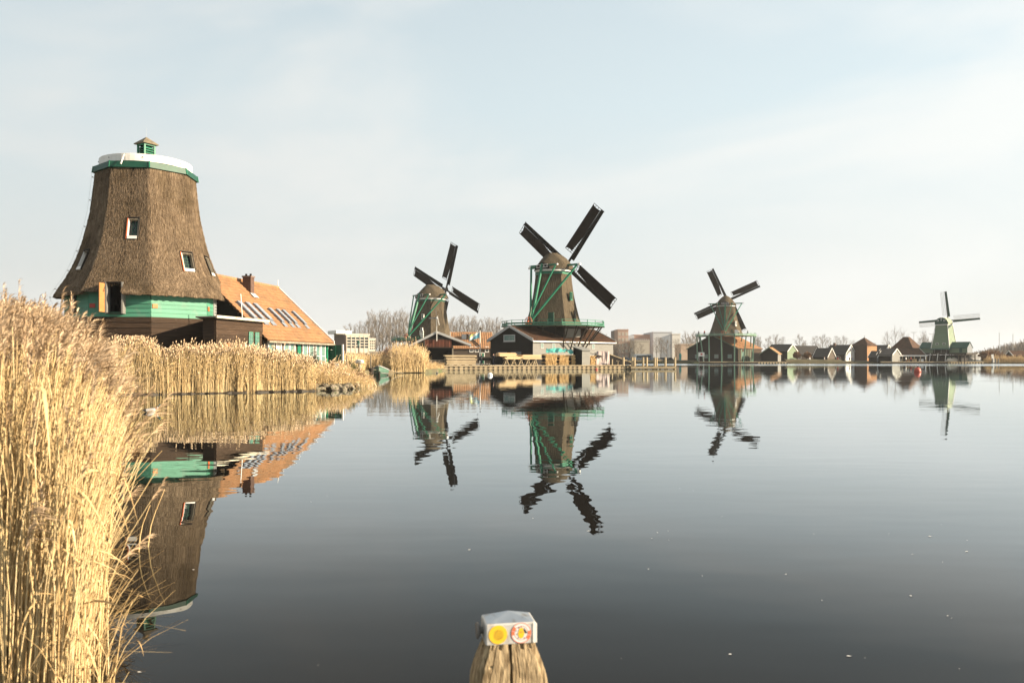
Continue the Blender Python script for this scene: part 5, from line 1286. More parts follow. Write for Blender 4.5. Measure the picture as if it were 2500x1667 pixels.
ar = far_house('market_hall', 'long brown roofed open hall with posts, in front of the steep roofed barn', 'building', 2186, 2262, 851, 868, 269, 8, 'tar', 'tile_brown', None, yaw=R(4))
al = PX(2262, 269) - PX(2186, 269)
for i in range(6): MB().bar((al * i / 5 + .1, -.45, 0), (al * i / 5 + .1, -.45, PZ(868, 269) - GF), .22, .22, up=(0, 1, 0)).build('post', 'wood_pale', ar)
MB().box(-.3, -.75, PZ(869, 269) - GF - .1, al + .3, -.55, PZ(867.5, 269) - GF + .1).build('eaves_board', 'white', ar)
for i in range(4): MB().box(1.0 + i * 2.4, -.30, 0, 2.5 + i * 2.4, -.05, 1.0).build('counter', ['cream', 'orange_board', 'wood_new', 'white'][i], ar)
MB().box(.1, -.35, 0, 1.0, -.06, 1.9).build('panel', 'green_pale', ar)
far_house('house', 'dark house cut off by the far right edge, by the water', 'house', 2476, 2530, 857, 869, 275, 7, 'tar', 'tile_brown', yaw=R(-10))
ht = far_house('hut', 'little hut with an orange roof and a gable coloured dark for shade, on the jetty beside the far thatched mill', 'hut', 1899, 1921, 849, 864, 261.5, 5.8, 'board_grey', 'tile_orange', None, verge='green_far', yaw=R(52))
gw_ = MB().poly([(-.06, 0, 0), (-.06, 5.8, 0), (-.06, 5.8, PZ(864, 261.5) - GF), (-.06, 2.9, PZ(849.3, 263) - GF), (-.06, 0, PZ(864, 261.5) - GF)], (.055, 0, 0)); gw_.build('gable_wall', 'tar', ht)  # dark sheet over the pale wall, the gable's shade in its colour
# far quays
def far_quay(px0, px1, D, label, lit):
    x0, x1 = PX(px0, D), PX(px1, D); t = thing('quay_wall', label, 'quay', (x0, D, 0))
    MB().box(0, -.2, .50, x1 - x0, .5, .72).build('cap_beam', 'wood_pale', t); MB().box(0, -.10, -.6, x1 - x0, .3, .497).build('wall', 'wood_dark', t)
    if lit:
        n = int((x1 - x0) / .9); me = MB().box(.08, -.22, -.6, .62, -.105, .49).mesh('panel', M['wood_pale'])
        for i in range(n): link('panel', me, t, loc=(i * (x1 - x0) / n, 0, 0))
far_quay(1708, 1849, 261.3, 'yellow edged dark quay below the far thatched mill', False); far_quay(1850, 1922, 261.3, 'pale panelled quay right of the far thatched mill, under the little hut', True)
far_quay(2150, 2312, 263.5, 'dark quay with a yellow edge below the open hall and the green mill', False); far_quay(2313, 2403, 263.5, 'pale panelled quay right of the green mill', True)

# town blocks beyond, in the haze
def block(name, label, px0, px1, top, D, dep, mat, side_mat=None, px_side=None, win=None, cols=0, rows=0, wz=(0, 1), wmat='glass', frame=None, base=868):
    X0, X1 = PX(px0, D), PX(px1, D); t = thing(name, label, 'building', (X0, D, GF)); h = PZ(top, D) - GF
    MB().box(0, 0, 0, X1 - X0, dep, h).build('wall', mat, t)
    MB().box(-.15, -.15, h + .002, X1 - X0 + .15, dep, h + .5).build('parapet', mat, t)
    if side_mat: MB().box(PX(px_side, D) - X0, -.3, 0, -.003, dep, h).build('side_wall', side_mat, t)
    if cols:
        z0, z1 = h * wz[0], h * wz[1]; cw = (X1 - X0) / cols; rh = (z1 - z0) / rows
        for j in range(rows):
            for i in range(cols):
                w = MB().box(cw * (i + .2), -.08, z0 + rh * (j + .22), cw * (i + .8), -.004, z0 + rh * (j + .78)).build('window', wmat, t)
    return t
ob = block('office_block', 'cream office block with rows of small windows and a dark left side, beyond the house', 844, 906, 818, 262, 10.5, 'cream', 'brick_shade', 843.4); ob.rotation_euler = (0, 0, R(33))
bw = PX(906, 262) - PX(844, 262); bhh = PZ(818, 262) - GF
wm = MB().box(-.26, -.07, -.32, .26, -.004, .32).mesh('window', M['glass'])
for blk in range(2):
    for r_ in range(4):
        for c_ in range(15):
            link('window', wm, ob, loc=(.45 + c_ * (bw - .9) / 14, 0, (bhh - 1.0 - r_ * .95) if blk == 0 else (bhh - 6.2 - r_ * .95)))
for c_ in range(6): MB().box(.35 + c_ * (bw - .7) / 5 - .12, -.14, .1, .35 + c_ * (bw - .7) / 5 + .12, -.075, bhh).build('pilaster', 'cream', ob)
MB().box(-2.5, 2, bhh + .5, bw * .35, 10, bhh + 1.6).build('roof_house', 'white', ob)
block('office_wing', 'lower cream wing at the right of the office block', 902, 917, 829, 267, 8, 'cream', cols=3, rows=4, wz=(.55, .98)).rotation_euler = (0, 0, R(33))
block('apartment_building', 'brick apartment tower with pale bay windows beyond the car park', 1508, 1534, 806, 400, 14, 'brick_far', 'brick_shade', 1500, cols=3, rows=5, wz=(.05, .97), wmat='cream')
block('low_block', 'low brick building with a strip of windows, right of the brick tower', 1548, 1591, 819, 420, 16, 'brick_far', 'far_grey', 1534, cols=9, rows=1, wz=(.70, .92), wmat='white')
block('shop_hall', 'pale box shaped hall in front of the low brick building', 1549, 1586, 833, 385, 20, 'cream', cols=0)
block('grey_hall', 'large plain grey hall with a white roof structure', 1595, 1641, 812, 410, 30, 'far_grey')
th_ = block('white_hall', 'tall white faced block at the right end of the grey hall', 1641.3, 1661, 816.5, 409, 12, 'white')
b_ = MB().box(PX(1612, 412), 412, PZ(817, 412), PX(1632, 412), 420, PZ(810, 412)).build('roof_plant', 'white'); tag(b_, 'white plant room on top of the grey hall', 'building')
block('cream_wall', 'long low cream building left of the far thatched mill', 1662, 1704, 842, 380, 14, pmat('cream_warm', (0.62, 0.46, 0.34), (0.55, 0.40, 0.30)), cols=0)
block('long_shed', 'low pale shed behind the picket fence', 902, 930, 861, 240, 8, 'cream')

# bus, cars, banner
bus = thing('bus', 'grey coach parked on the far bank beyond the jetty', 'bus', (PX(1552, 278), 278, GF), R(3))
BLn = PX(1594, 278) - PX(1552, 278)
bb = MB(); prof_ = [(0, .45), (0, 2.5), (.15, 2.75), (BLn - .25, 2.75), (BLn, 2.3), (BLn, .45)]
bb.poly([(x, 0, z) for x, z in prof_], (0, 2.4, 0)); bb.build('body', 'bus_paint', bus)
MB().box(.3, -.02, 1.35, BLn - .5, .01, 2.3).build('side_window', 'glass', bus); MB().box(BLn - .01, .15, 1.1, BLn + .02, 2.25, 2.25).build('windscreen', 'glass', bus)
for x in (1.2, BLn - 1.2):
    for y in (.05, 2.2):
        wv = MB().tube([(x, y - .12, .46), (x, y + .14, .46)], .46, 14); o = wv.build('wheel', 'tar', bus); MB().tube([(x, y - .13, .46), (x, y - .121, .46)], .24, 10).build('rim', 'metal', o)
def car(label, px, D, mat, rz=0.0):
    t = thing('parked_car', label, 'car', (PX(px, D), D, GF), rz, 'cars parked on the far bank')
    m = MB(); m.poly([(-2.1, -.85, .3), (-2.1, -.85, .78), (-1.9, -.85, .9), (2.0, -.85, .82), (2.15, -.85, .3)], (0, 1.7, 0)); m.build('body', mat, t)
    c = MB(); c.loft([[(-1.75, -.78, .88), (1.0, -.78, .86), (1.0, .78, .86), (-1.75, .78, .88)], [(-1.3, -.62, 1.45), (.35, -.62, 1.45), (.35, .62, 1.45), (-1.3, .62, 1.45)]]); c.build('cabin', 'glass', t)
    MB().poly([(-1.25, -.6, 1.452), (.3, -.6, 1.452), (.3, .6, 1.452), (-1.25, .6, 1.452)], (0, 0, .04)).build('roof', mat, t)
    for x in (-1.3, 1.35):
        for y in (-.8, .8): MB().tube([(x, y - .1, .32), (x, y + .1, .32)], .32, 12).build('wheel', 'tar', t)
car('beige car parked behind the coach on the far bank', 1603, 282, pmat('car_beige', (0.45, 0.38, 0.28)), R(10)); car('dark car parked right of the beige one on the far bank', 1620, 284, pmat('car_dark', (0.03, 0.035, 0.045), rough=.3), R(-8))
car('black car parked nearest the far thatched mill', 1636, 283, pmat('car_black', (0.015, 0.015, 0.018), rough=.3), R(25)); car('white car parked left of the coach on the far bank', 1536, 283, pmat('car_white', (0.6, 0.6, 0.6), rough=.3), R(-12))
bn = thing('banner', 'tall teal feather banner on the far bank left of the thatched mill', 'banner', (PX(1658, 274), 274, GF))
MB().tube([(0, 0, 0), (0, 0, 3.0)], .05, 5).build('pole', 'metal', bn); MB().poly([(.06, 0, .5), (.75, 0, .6), (.85, 0, 2.4), (.5, 0, 3.0), (.06, 0, 3.0)], (0, .02, 0)).build('cloth', 'teal_tarp', bn)
nb_ = thing('notice_board', 'white notice board with a red square at the foot of the far thatched mill', 'sign', (PX(1713, 262), 262.3, GF)); MB().box(-1.0, 0, 1.9, 1.0, .08, 3.2).build('board', 'white', nb_); MB().box(-.3, -.02, 2.3, .35, -.002, 2.9).build('red_square', 'red', nb_)
for x in (-.8, .8): MB().bar((x, .04, 0), (x, .04, 1.9), .1, .1, up=(0, 1, 0)).build('leg', 'white', nb_)

# ---- people: one continuous skinned body each, coloured by height
def person_mat(name, coat, legs, hair):
    m = bpy.data.materials.new(name); m.use_nodes = True; t = m.node_tree
    co = t.nodes.new('ShaderNodeTexCoord'); sp = t.nodes.new('ShaderNodeSeparateXYZ'); t.links.new(co.outputs['Object'], sp.inputs[0])
    mr = t.nodes.new('ShaderNodeMapRange'); mr.inputs['From Max'].default_value = 1.8; t.links.new(sp.outputs['Z'], mr.inputs['Value'])
    cr = t.nodes.new('ShaderNodeValToRGB'); cr.color_ramp.interpolation = 'CONSTANT'; e = cr.color_ramp.elements
    e[0].color = (.02, .016, .014, 1); e[1].position = .05; e[1].color = (*legs, 1)
    for p, c in ((.46, coat), (.83, (.5, .30, .22)), (.93, hair)): q = e.new(p); q.color = (*c, 1)
    t.links.new(mr.outputs[0], cr.inputs[0]); t.links.new(cr.outputs[0], t.nodes['Principled BSDF'].inputs['Base Color']); t.nodes['Principled BSDF'].inputs['Roughness'].default_value = .9
    return m
def person_mesh(name, mat, walk=0.2, arm=0.15):
    J = [(0, 0, .93), (0, 0, 1.15), (0, 0, 1.40), (0, 0, 1.50), (0, -.01, 1.62), (0, 0, 1.72),
         (.10, 0, .88), (.11, -walk * .5, .50), (.11, -walk * .6 + .05, .09), (.11, -walk - .06, .04), (-.10, 0, .88), (-.11, walk * .25, .50), (-.11, walk, .09), (-.11, walk - .14, .04),
         (.19, 0, 1.38), (.25, .04 + arm * .3, 1.12), (.25, -arm, .88), (.25, -arm - .04, .80), (-.19, 0, 1.38), (-.25, .04, 1.12), (-.25, -.03 + arm * .5, .88), (-.25, -.06 + arm * .5, .80)]
    E = [(0, 1), (1, 2), (2, 3), (3, 4), (4, 5), (0, 6), (6, 7), (7, 8), (8, 9), (0, 10), (10, 11), (11, 12), (12, 13), (2, 14), (14, 15), (15, 16), (16, 17), (2, 18), (18, 19), (19, 20), (20, 21)]
    rad = [.16, .15, .16, .06, .10, .08, .10, .075, .05, .045, .10, .075, .05, .045, .075, .055, .042, .04, .075, .055, .042, .04]
    me = bpy.data.meshes.new(name); me.from_pydata(J, E, []); o = bpy.data.objects.new('person_tmp', me); COL.objects.link(o)
    sk = o.modifiers.new('skin', 'SKIN')
    for v, r in zip(me.skin_vertices[0].data, rad): v.radius = (r, r)
    me.skin_vertices[0].data[0].use_root = True
    ss = o.modifiers.new('ss', 'SUBSURF'); ss.levels = ss.render_levels = 1
    dg = bpy.context.evaluated_depsgraph_get(); ev = bpy.data.meshes.new_from_object(o.evaluated_get(dg))
    bpy.data.objects.remove(o); ev.name = name; ev.materials.clear(); ev.materials.append(mat); return ev
PM = [person_mesh('person_a', person_mat('coat_dark', (.02, .022, .03), (.025, .03, .05), (.05, .03, .02)), .22), person_mesh('person_b', person_mat('coat_blue', (.05, .08, .16), (.02, .02, .025), (.10, .06, .03)), .05, .25),
      person_mesh('person_c', person_mat('coat_red', (.30, .05, .04), (.03, .035, .05), (.04, .03, .02)), .12), person_mesh('person_d', person_mat('coat_white', (.6, .58, .54), (.05, .05, .06), (.16, .10, .05)), .18)]
def person(px, D, z, k, rz, label):
    o = bpy.data.objects.new('person', PM[k]); COL.objects.link(o); o.location = (PX(px, D), D, z); o.rotation_euler = (0, 0, rz); tag(o, label, 'person'); return o
for px, d_, k, rz, lb in ((1518, 272, 0, .4, 'person in dark coat walking left of two others near the bare trees beyond the jetty'), (1525.5, 271, 0, -.6, 'person in dark coat standing by the lamp left of the coach'), (1533.5, 272, 1, 1.2, 'person in blue jacket walking in front of the coach rear'),
                          (1569.5, 274, 0, .2, 'person in black coat standing before the middle of the coach'), (1575, 274, 0, 2.4, 'person in black coat facing another before the coach'), (1589, 273, 1, -1, 'person in blue jacket at the front of the coach'),
                          (1599, 273, 2, .7, 'person in red jacket beside the beige car')): person(px, d_, GF, k, rz, lb)
z3 = 9.3 + .0
for px, dd_, k, rz, lb in ((1705.5, -1.0, 0, 1.0, 'person in dark coat at the left end of the mill stage'), (1720, -4.5, 2, .3, 'person in red jacket leaning at the rail of the mill stage'), (1803, -8.9, 3, -.4, 'person in white coat on the stage right of the tail pole'), (1825.5, -6.0, 0, .8, 'person in dark coat at the right end of the mill stage')):
    person(px, D3 + dd_, PZ(820, D3) + .01, k, rz, lb)
for px, d_, k, rz, lb in ((1977, 268, 3, .4, 'person in white on the bank in front of the long warehouse'), (2013, 268.5, 3, 1.3, 'person in white walking before the small dark house'), (2045, 269, 2, -.5, 'person in red jacket left of the white gable'), (2051, 270, 0, .9, 'person in dark coat beside the one in red, by the white gable'),
                          (2074, 269, 0, .2, 'person in dark coat at the foot of the white gable'), (2080, 269.5, 1, -.8, 'person in blue jacket right of the white gable'), (2212, 267.3, 3, .5, 'person in white under the open hall'), (2224, 267.2, 2, 2.0, 'person in red jacket under the open hall')): person(px, d_, GF, k, rz, lb)
person(1175, 117.5, .63, 0, 1.8, 'person in dark clothes at the end of the long plank stack'); person(1205, 118.5, .63, 0, -1.2, 'person in dark clothes working beside the trestles')
# bicycle-like hand cart in the shade: a dark two wheeled timber cart
ct = thing('hand_cart', 'dark two wheeled timber cart between the plank stack and the trestles', 'cart', (PX(1189, 118.6), 118.6, .63), R(20))
for y in (-.55, .55):
    rg2 = MB(); rg2.tube([(.55 * cos(2 * pi * k / 16), y, .56 + .55 * sin(2 * pi * k / 16)) for k in range(17)], .035, 5, cap=False)
    for k in range(8): rg2.bar((0, y, .56), (.53 * cos(pi * k / 4), y, .56 + .53 * sin(pi * k / 4)), .03)
    rg2.build('wheel', 'tar', ct)
MB().bar((0, -.6, .56), (0, .6, .56), .08).build('axle', 'tar', ct); MB().box(-1.2, -.5, .70, 1.0, .5, .80).build('bed', 'wood_dark', ct)
for y in (-.45, .45): MB().bar((-1.2, y, .75), (-2.3, y, .95), .07).build('handle', 'wood_dark', ct)
MB().box(-1.1, -.45, .802, .9, .45, 1.3).build('load', 'wood_dark', ct)

# masts, lamps and small posts on the far right
for px, top, bot, d_, lb in ((2439.5, 812, 868, 330, 'tall thin mast left of its neighbour in the hazy trees'), (2473, 815, 872, 320, 'tall pale mast nearest the right edge'), (2443, 846, 872, 290, 'short mast beside the white sign on the far bank')):
    o = MB().tube([(0, 0, 0), (0, 0, PZ(top, d_) - GF)], [.16, .10], 6).build('mast', 'grey_paint'); o.location = (PX(px, d_), d_, GF); tag(o, lb, 'mast', 'masts on the far right')
for px, top, lb in ((2231, 812, 'street lamp with two arms above the steep roofed barn'), (2276, 816, 'street lamp with two arms left of the green mill')):
    t = thing('street_lamp', lb, 'street lamp', (PX(px, 330), 330, GF)); h_ = PZ(top, 330) - GF
    MB().tube([(0, 0, 0), (0, 0, h_)], [.12, .08], 6).build('pole', 'grey_paint', t); MB().box(-1.2, -.1, h_, 1.2, .1, h_ + .16).build('lamp_arm', 'grey_paint', t)
for px, top, lb in ((1633, 820, 'tall lamp post in front of the grey hall'),):
    t = thing('street_lamp', lb, 'street lamp', (PX(px, 300), 300, GF)); h_ = PZ(top, 300) - GF
    MB().tube([(0, 0, 0), (0, 0, h_)], [.14, .10], 6).build('pole', 'metal', t); MB().box(-.9, -.1, h_, .3, .1, h_ + .2).build('lamp_head', 'metal', t)
for px, lb in ((2423, 'white topped post left of the white sign on the far bank'), (2430.5, 'white post right under the white sign on the far bank'), (2437.5, 'white post right of the white sign on the far bank')):
    o = MB().tube([(0, 0, -1), (0, 0, 1.7)], .22, 8).build('mooring_post', 'board_grey'); o.location = (PX(px, 262), 262, 0); tag(o, lb, 'post', 'posts by the far right bank')
o = MB().bar((0, 0, .4), (-.35, 0, 3.1), .75, .12, up=(0, 1, 0)).build('sign', 'white'); o.location = (PX(2427, 263), 263.4, 0); tag(o, 'leaning white board sign among the posts on the far right bank', 'sign')
tub = thing('boat', 'pale upturned boat with a green keel on the quay before the green mill', 'boat', (PX(2329, 265), 265, .72), R(5))
hh = MB(); hh.loft([[(x, y * w, z * w) for y, z in ((-1.1, 0), (-1.0, .7), (-.5, 1.25), (.5, 1.25), (1.0, .7), (1.1, 0))] for x, w in ((-2.6, .35), (-1.9, .9), (0, 1.0), (1.9, .92), (2.6, .4))]); hh.build('hull', 'cream', tub, smooth=True); MB().box(-2.3, -.3, 1.26, 2.3, .3, 1.5).build('keel', 'green_far', tub)
rr = random.Random(6)
yard = thing('timber_heap', 'heap of whitish barked trunks and spars on the quay right of the green mill', 'log pile', (PX(2376, 267), 267, .72))
for i in range(22):
    z = .25 + (i % 5) * .55; x = rr.uniform(-2.2, 2.2) * (1 - z * .12)
    MB().tube([(x - rr.uniform(.6, 1.6), rr.uniform(-.5, .5), z), (x + rr.uniform(.6, 1.6), rr.uniform(-.5, .5), z + rr.uniform(-.1, .25))], rr.uniform(.14, .26), 7).build('trunk_log', 'grey_paint' if i % 3 else 'white', yard)
MB().bar((-2.4, 0, 0), (-1.6, 0, 3.4), .3, .3, up=(0, 1, 0)).build('spar', 'board_grey', yard)

# lawn banks on the far shore in front of the houses
mb_ = MB()
for px0, px1, d_, h_ in ((1480, 1706, 266.5, 1.2), (1922, 2060, 266.5, 1.5), (2060, 2150, 266.6, .9), (2405, 2560, 267, .7)):
    x0, x1 = PX(px0, d_), PX(px1, d_); mb_.loft([[(x0, d_ - .4, -.4), (x0, d_ + 1.2, h_ * .7), (x0, d_ + 3, h_), (x0, d_ + 9, .3)], [(x1, d_ - .4, -.4), (x1, d_ + 1.2, h_ * .7), (x1, d_ + 3, h_), (x1, d_ + 9, .3)]], closed=False, cap=False)
struct('grass_bank', mb_, pmat('bank_grass', (0.105, 0.085, 0.045), (0.055, 0.050, 0.024), (.5, .5, .5), 6, .95))

# ================================================================== vegetation
def tree_protos():
    """bare winter trees: trunk with limbs as one part, the fine branch work as the crown"""
    def make(seed, kind):
        rr = random.Random(seed); tr, cr = MB(), MB()
        if kind == 'poplar': H, nl, ang, lo, rb = 1.0, 34, (14, 30), .16, .30
        elif kind == 'round': H, nl, ang, lo, rb = 1.0, 26, (30, 62), .28, .36
        else: H, nl, ang, lo, rb = 1.0, 14, (22, 45), .30, .50
        r0 = .013 if kind != 'sparse' else .014
        path = [Vector((0, 0, 0))]
        for i in range(1, 8): path.append(Vector((rr.uniform(-.008, .008) * i ** .5, rr.uniform(-.008, .008) * i ** .5, H * .93 * i / 7)))
        tr.tube(path, [r0 * (1 - .85 * i / 7) + .0012 for i in range(8)], 6)
        def branch(p, d, ln, r, lev, out):
            pts = [p]; q = p.copy(); dd = d.copy(); n = 3
            for i in range(n):
                dd = (dd + Vector((rr.uniform(-.16, .16), rr.uniform(-.16, .16), rr.uniform(.0, .18)))).normalized(); q = q + dd * ln / n; pts.append(q)
            out.tube(pts, [r * (1 - .7 * i / n) for i in range(n + 1)], 3, cap=False)
            if lev >= 3: return
            k = (5, 6, 4)[lev - 1] if kind != 'sparse' else (5, 4, 2)[lev - 1]
            for j in range(k):
                f = rr.uniform(.3, 1.0); b = pts[0].lerp(pts[-1], f); a = rr.uniform(0, 2 * pi); sp = R(rr.uniform(18, 42))
                ax = dd.cross(Vector((cos(a), sin(a), .3))).normalized(); nd = (Quaternion(ax, sp) @ dd).normalized()
                branch(b, nd, ln * rr.uniform(.42, .65), max(r * .5, .0011), lev + 1, cr)
        for i in range(nl):
            f = lo + (1 - lo) * (i / nl) ** .9; k = int(f * .93 / .93 * 6.99); p = path[k].lerp(path[min(k + 1, 7)], f * 7 - k if k < 7 else 0)
            a = rr.uniform(0, 2 * pi); s_ = R(rr.uniform(*ang)); d = Vector((sin(s_) * cos(a), sin(s_) * sin(a), cos(s_)))
            ln = rb * (1.0 - .65 * f) * rr.uniform(.8, 1.15) if kind != 'poplar' else rb * (1 - .6 * f) * rr.uniform(.8, 1.1)
            branch(p, d, ln, r0 * .42 * (1 - .6 * f), 1 if i % 2 == 0 or kind != 'poplar' else 2, tr if i % 3 == 0 else cr)
        return tr.mesh('trunk', M['bark']), cr.mesh('crown', M['twig'])
    return {k: [make(s_, k) for s_ in ss] for k, ss in (('poplar', (1, 2, 3, 4)), ('round', (11, 12, 13)), ('sparse', (21, 22)))}
TP = tree_protos()
def tree(kind, i, px, D, top, label, group, wide=1.0, rz=None, name=None, base=GF):
    h = PZ(top, D) - base; t = thing(name or ('poplar_tree' if kind == 'poplar' else 'bare_tree'), label, 'tree', (PX(px, D), D, base), random.uniform(0, 6.28) if rz is None else rz, group)
    t.scale = (h * wide, h * wide, h); tr, cr = TP[kind][i % len(TP[kind])]
    link('trunk', tr, t); link('crown', cr, t); return t
random.seed(21)
# the tall row behind the second mill and the sawmill
k = 0
for px, top in ((846, 800), (856, 792), (866, 797), (878, 786), (890, 789), (900, 768), (908, 764), (917, 772), (926, 763), (934, 768), (943, 762), (951, 770), (959, 764), (968, 766), (976, 762), (985, 770), (995, 764), (1005, 768), (1015, 766), (1026, 770),
                (1098, 780), (1106, 774), (1115, 779), (1124, 773), (1133, 778), (1142, 773), (1150, 780), (1159, 776), (1168, 783), (1177, 780), (1186, 785), (1195, 778), (1204, 783), (1213, 778), (1222, 786), (1232, 788)):
    tree('poplar', k, px, 300 + (k * 37) % 46, top + random.uniform(-3, 3), 'bare poplar in the tall hazy row behind the two nearer windmills', 'bare poplars in the row', 1.15); k += 1
for px, top in ((1436, 812), (1446, 806), (1456, 815), (1466, 809), (1478, 816), (1668, 820), (1675, 812), (1683, 818), (1690, 811), (1697, 816), (1704, 813), (1844, 826), (1850, 820), (1856, 824)):
    tree('poplar', k, px, 420 + (k * 31) % 40, top, 'faint bare poplar in the far haze between the mills', 'faint poplars in the far haze', 1.2); k += 1
lab2 = [(1500, 833, 300), (1511, 829, 305), (1524, 832, 298), (1540, 826, 302), (1549, 833, 308), (1565, 838, 296), (1603, 824, 304), (1614, 826, 310), (1628, 830, 306), (1652, 828, 300), (1682, 830, 296)]
for px, top, d_ in lab2: tree('round', k, px, d_, top, 'bare round crowned street tree before the hazy town blocks', 'bare street trees before the town blocks', 1.1); k += 1
for px, top, d_ in ((1876, 822, 330), (1893, 818, 335), (1909, 824, 340), (1952, 818, 330), (1966, 832, 345), (1990, 822, 335), (2008, 818, 340), (2022, 824, 330), (2044, 822, 345), (2060, 821, 338), (2081, 832, 350), (2136, 838, 350), (2170, 834, 340), (2246, 826, 330), (2258, 819, 335), (2268, 828, 340)):
    tree('round', k, px, d_, top, 'bare brown tree behind the row of far shore houses', 'bare trees behind the far houses', .95); k += 1
tree('sparse', 0, 2166, 310, 815, 'sparse bare tree with a few long limbs, left one behind the black boathouse', 'sparse bare trees', .8); tree('sparse', 1, 2186, 312, 805, 'sparse bare tree with long limbs, tallest one behind the black boathouse', 'sparse bare trees', .75)
tree('sparse', 0, 2255, 300, 812, 'sparse bare tree just left of the green mill', 'sparse bare trees', .7, rz=2.0); tree('sparse', 1, 2203, 322, 808, 'sparse bare tree rising behind the steep roofed barn', 'sparse bare trees', .7, rz=1.0)
# wooded rise far off on the right: reads as one mass
random.seed(5); wd = MB()
for i in range(900):
    px = random.uniform(2330, 2640); d_ = random.uniform(420, 520); f = min(1, max(0, (px - 2360) / 160)); h_ = 4 + 9 * f * random.uniform(.75, 1.1); x = PX(px, d_)
    for j in range(6):
        a = random.uniform(0, 2 * pi); l_ = h_ * random.uniform(.5, 1.0); s_ = random.uniform(.05, .4)
        b = Vector((x + random.uniform(-1, 1), d_, .5)); wd.bar(b, b + Vector((sin(s_) * cos(a) * l_, sin(s_) * sin(a) * l_, l_)), .22, .22, w2=.06)
o = wd.build('distant_wood', 'twig', None, kind='stuff'); o['label'] = 'hazy bare wood on the rise at the far right'

def shrub(name, label, px, D, base, w, h, n, mat, seed, leaf=None, nleaf=0, group=None, ball=False):
    """twiggy shrub: arching stems from the base, side twigs, and (optionally) small leaf faces through the crown"""
    rr = random.Random(seed); t = thing(name, label, 'shrub', (PX(px, D), D, base), 0, group); m = MB(); pts = []
    for i in range(n):
        a = rr.uniform(0, 2 * pi); u = rr.random() ** .5
        tip = Vector((cos(a) * w / 2 * u, sin(a) * w / 2 * u * .8, h * rr.uniform(.6, 1.0) * (1 - .55 * u * u)))
        if ball: v = Vector((rr.gauss(0, 1), rr.gauss(0, 1), rr.gauss(0, 1))).normalized(); tip = Vector((v.x * w / 2, v.y * w / 2, h * .5 + v.z * h / 2 * rr.uniform(.8, 1)))
        b = Vector((tip.x * .15, tip.y * .15, 0)) if not ball else Vector((0, 0, h * .15)); mid = b.lerp(tip, .55) + Vector((rr.uniform(-.1, .1) * w * .3, rr.uniform(-.1, .1) * w * .3, h * .12))
        r_ = .010 * max(1, D / 60); m.tube([b, mid, tip], [r_ * 1.6, r_, r_ * .5], 3, cap=False)
        for j in range(4):
            p = b.lerp(mid, .5).lerp(tip, rr.uniform(.2, 1)); q = p + Vector((rr.uniform(-1, 1), rr.uniform(-1, 1), rr.uniform(0, 1))) * (.16 * max(w, h) * .6); m.tube([p, q], [r_ * .7, r_ * .4], 3, cap=False); pts += [p, q]
        pts.append(tip)
    m.build('twigs', mat, t)
    if leaf:
        l_ = MB(); s_ = .035 * max(1, D / 45)
        for i in range(nleaf):
            p = rr.choice(pts) + Vector((rr.gauss(0, .07), rr.gauss(0, .07), rr.gauss(0, .07))); a = Vector((rr.gauss(0, 1), rr.gauss(0, 1), rr.gauss(0, 1))).normalized() * s_; b = a.cross(Vector((rr.gauss(0, 1), rr.gauss(0, 1), rr.gauss(0, 1)))).normalized() * s_ * .6
            l_.add([p - a, p + b, p + a, p - b], [(0, 1, 2, 3)])
        l_.build('foliage', leaf, t)
    return t
leaf_g = pmat('leaf_green', (0.10, 0.11, 0.025), (0.05, 0.06, 0.014), (3, 3, 3), 4, .6); leaf_b = pmat('leaf_brown', (0.22, 0.11, 0.045), (0.12, 0.06, 0.025), (3, 3, 3), 4, .8); leaf_d = pmat('leaf_dark', (0.05, 0.06, 0.02), (0.03, 0.035, 0.012), (3, 3, 3), 4, .6)
shrub('evergreen_shrub', 'dense yellow green evergreen shrub on the point, left of the boat', 851, 48.5, .34, 1.4, 1.25, 190, M['twig'], 1, leaf_g, 3600)
shrub('russet_shrub', 'rusty brown shrub between the house porch and the green shrub', 812, 47.5, .34, 1.35, 1.15, 170, M['twig_red'], 2, leaf_b, 2400)
shrub('russet_shrub', 'smaller rusty shrub at the front of the point near the small sign', 832, 45.2, .40, .9, .6, 90, M['twig_red'], 3, leaf_b, 500)
shrub('potted_bush', 'dark green bush growing against the glazed house wall', 762, 50.8, .40, 1.1, 1.95, 90, M['twig'], 4, leaf_d, 1600)
shrub('low_bush', 'low tawny bush above the stones in the middle of the point', 868, 47.0, .36, 1.2, .55, 120, M['twig_red'], 5, leaf_b, 400)
shrub('round_shrub', 'round clipped orange shrub, left one in front of the long warehouse', 1945, 270, 1.6, 2.6, 2.6, 150, M['twig_red'], 6, leaf_b, 800, 'round orange shrubs', True)
shrub('round_shrub', 'round clipped orange shrub, right one in front of the long warehouse', 1971, 270, 1.6, 2.5, 2.5, 150, M['twig_red'], 7, leaf_b, 800, 'round orange shrubs', True)
for i, (px, d_, w, h) in enumerate(((2404, 270, 5, 4.2), (2420, 272, 6, 4.6), (2436, 274, 6, 4.0), (2452, 274, 5, 2.8), (2466, 272, 4, 1.9))):
    shrub('bank_bush', ['tall russet bush nearest the green mill on the far right bank', 'largest russet bush behind the white sign on the far right bank', 'russet bush behind the white posts on the far right bank', 'low russet bush under the two masts', 'lowest russet bush before the house at the right edge'][i], px, d_, GF, w, h, 230, M['twig_red'], 30 + i, leaf_b, 700, 'russet bushes on the far right bank')
for i, (px, d_, w, h) in enumerate(((945, 232, 7, 4.6), (962, 228, 8, 5.0), (976, 236, 6, 4.0))):
    shrub('thicket', ['reddish thicket left of the grey tanks, left part', 'reddish thicket left of the grey tanks, middle and tallest', 'reddish thicket right beside the grey tanks'][i], px, d_, GF, w, h, 260, M['twig_red'], 50 + i, leaf_b, 500, 'reddish thickets by the tanks')

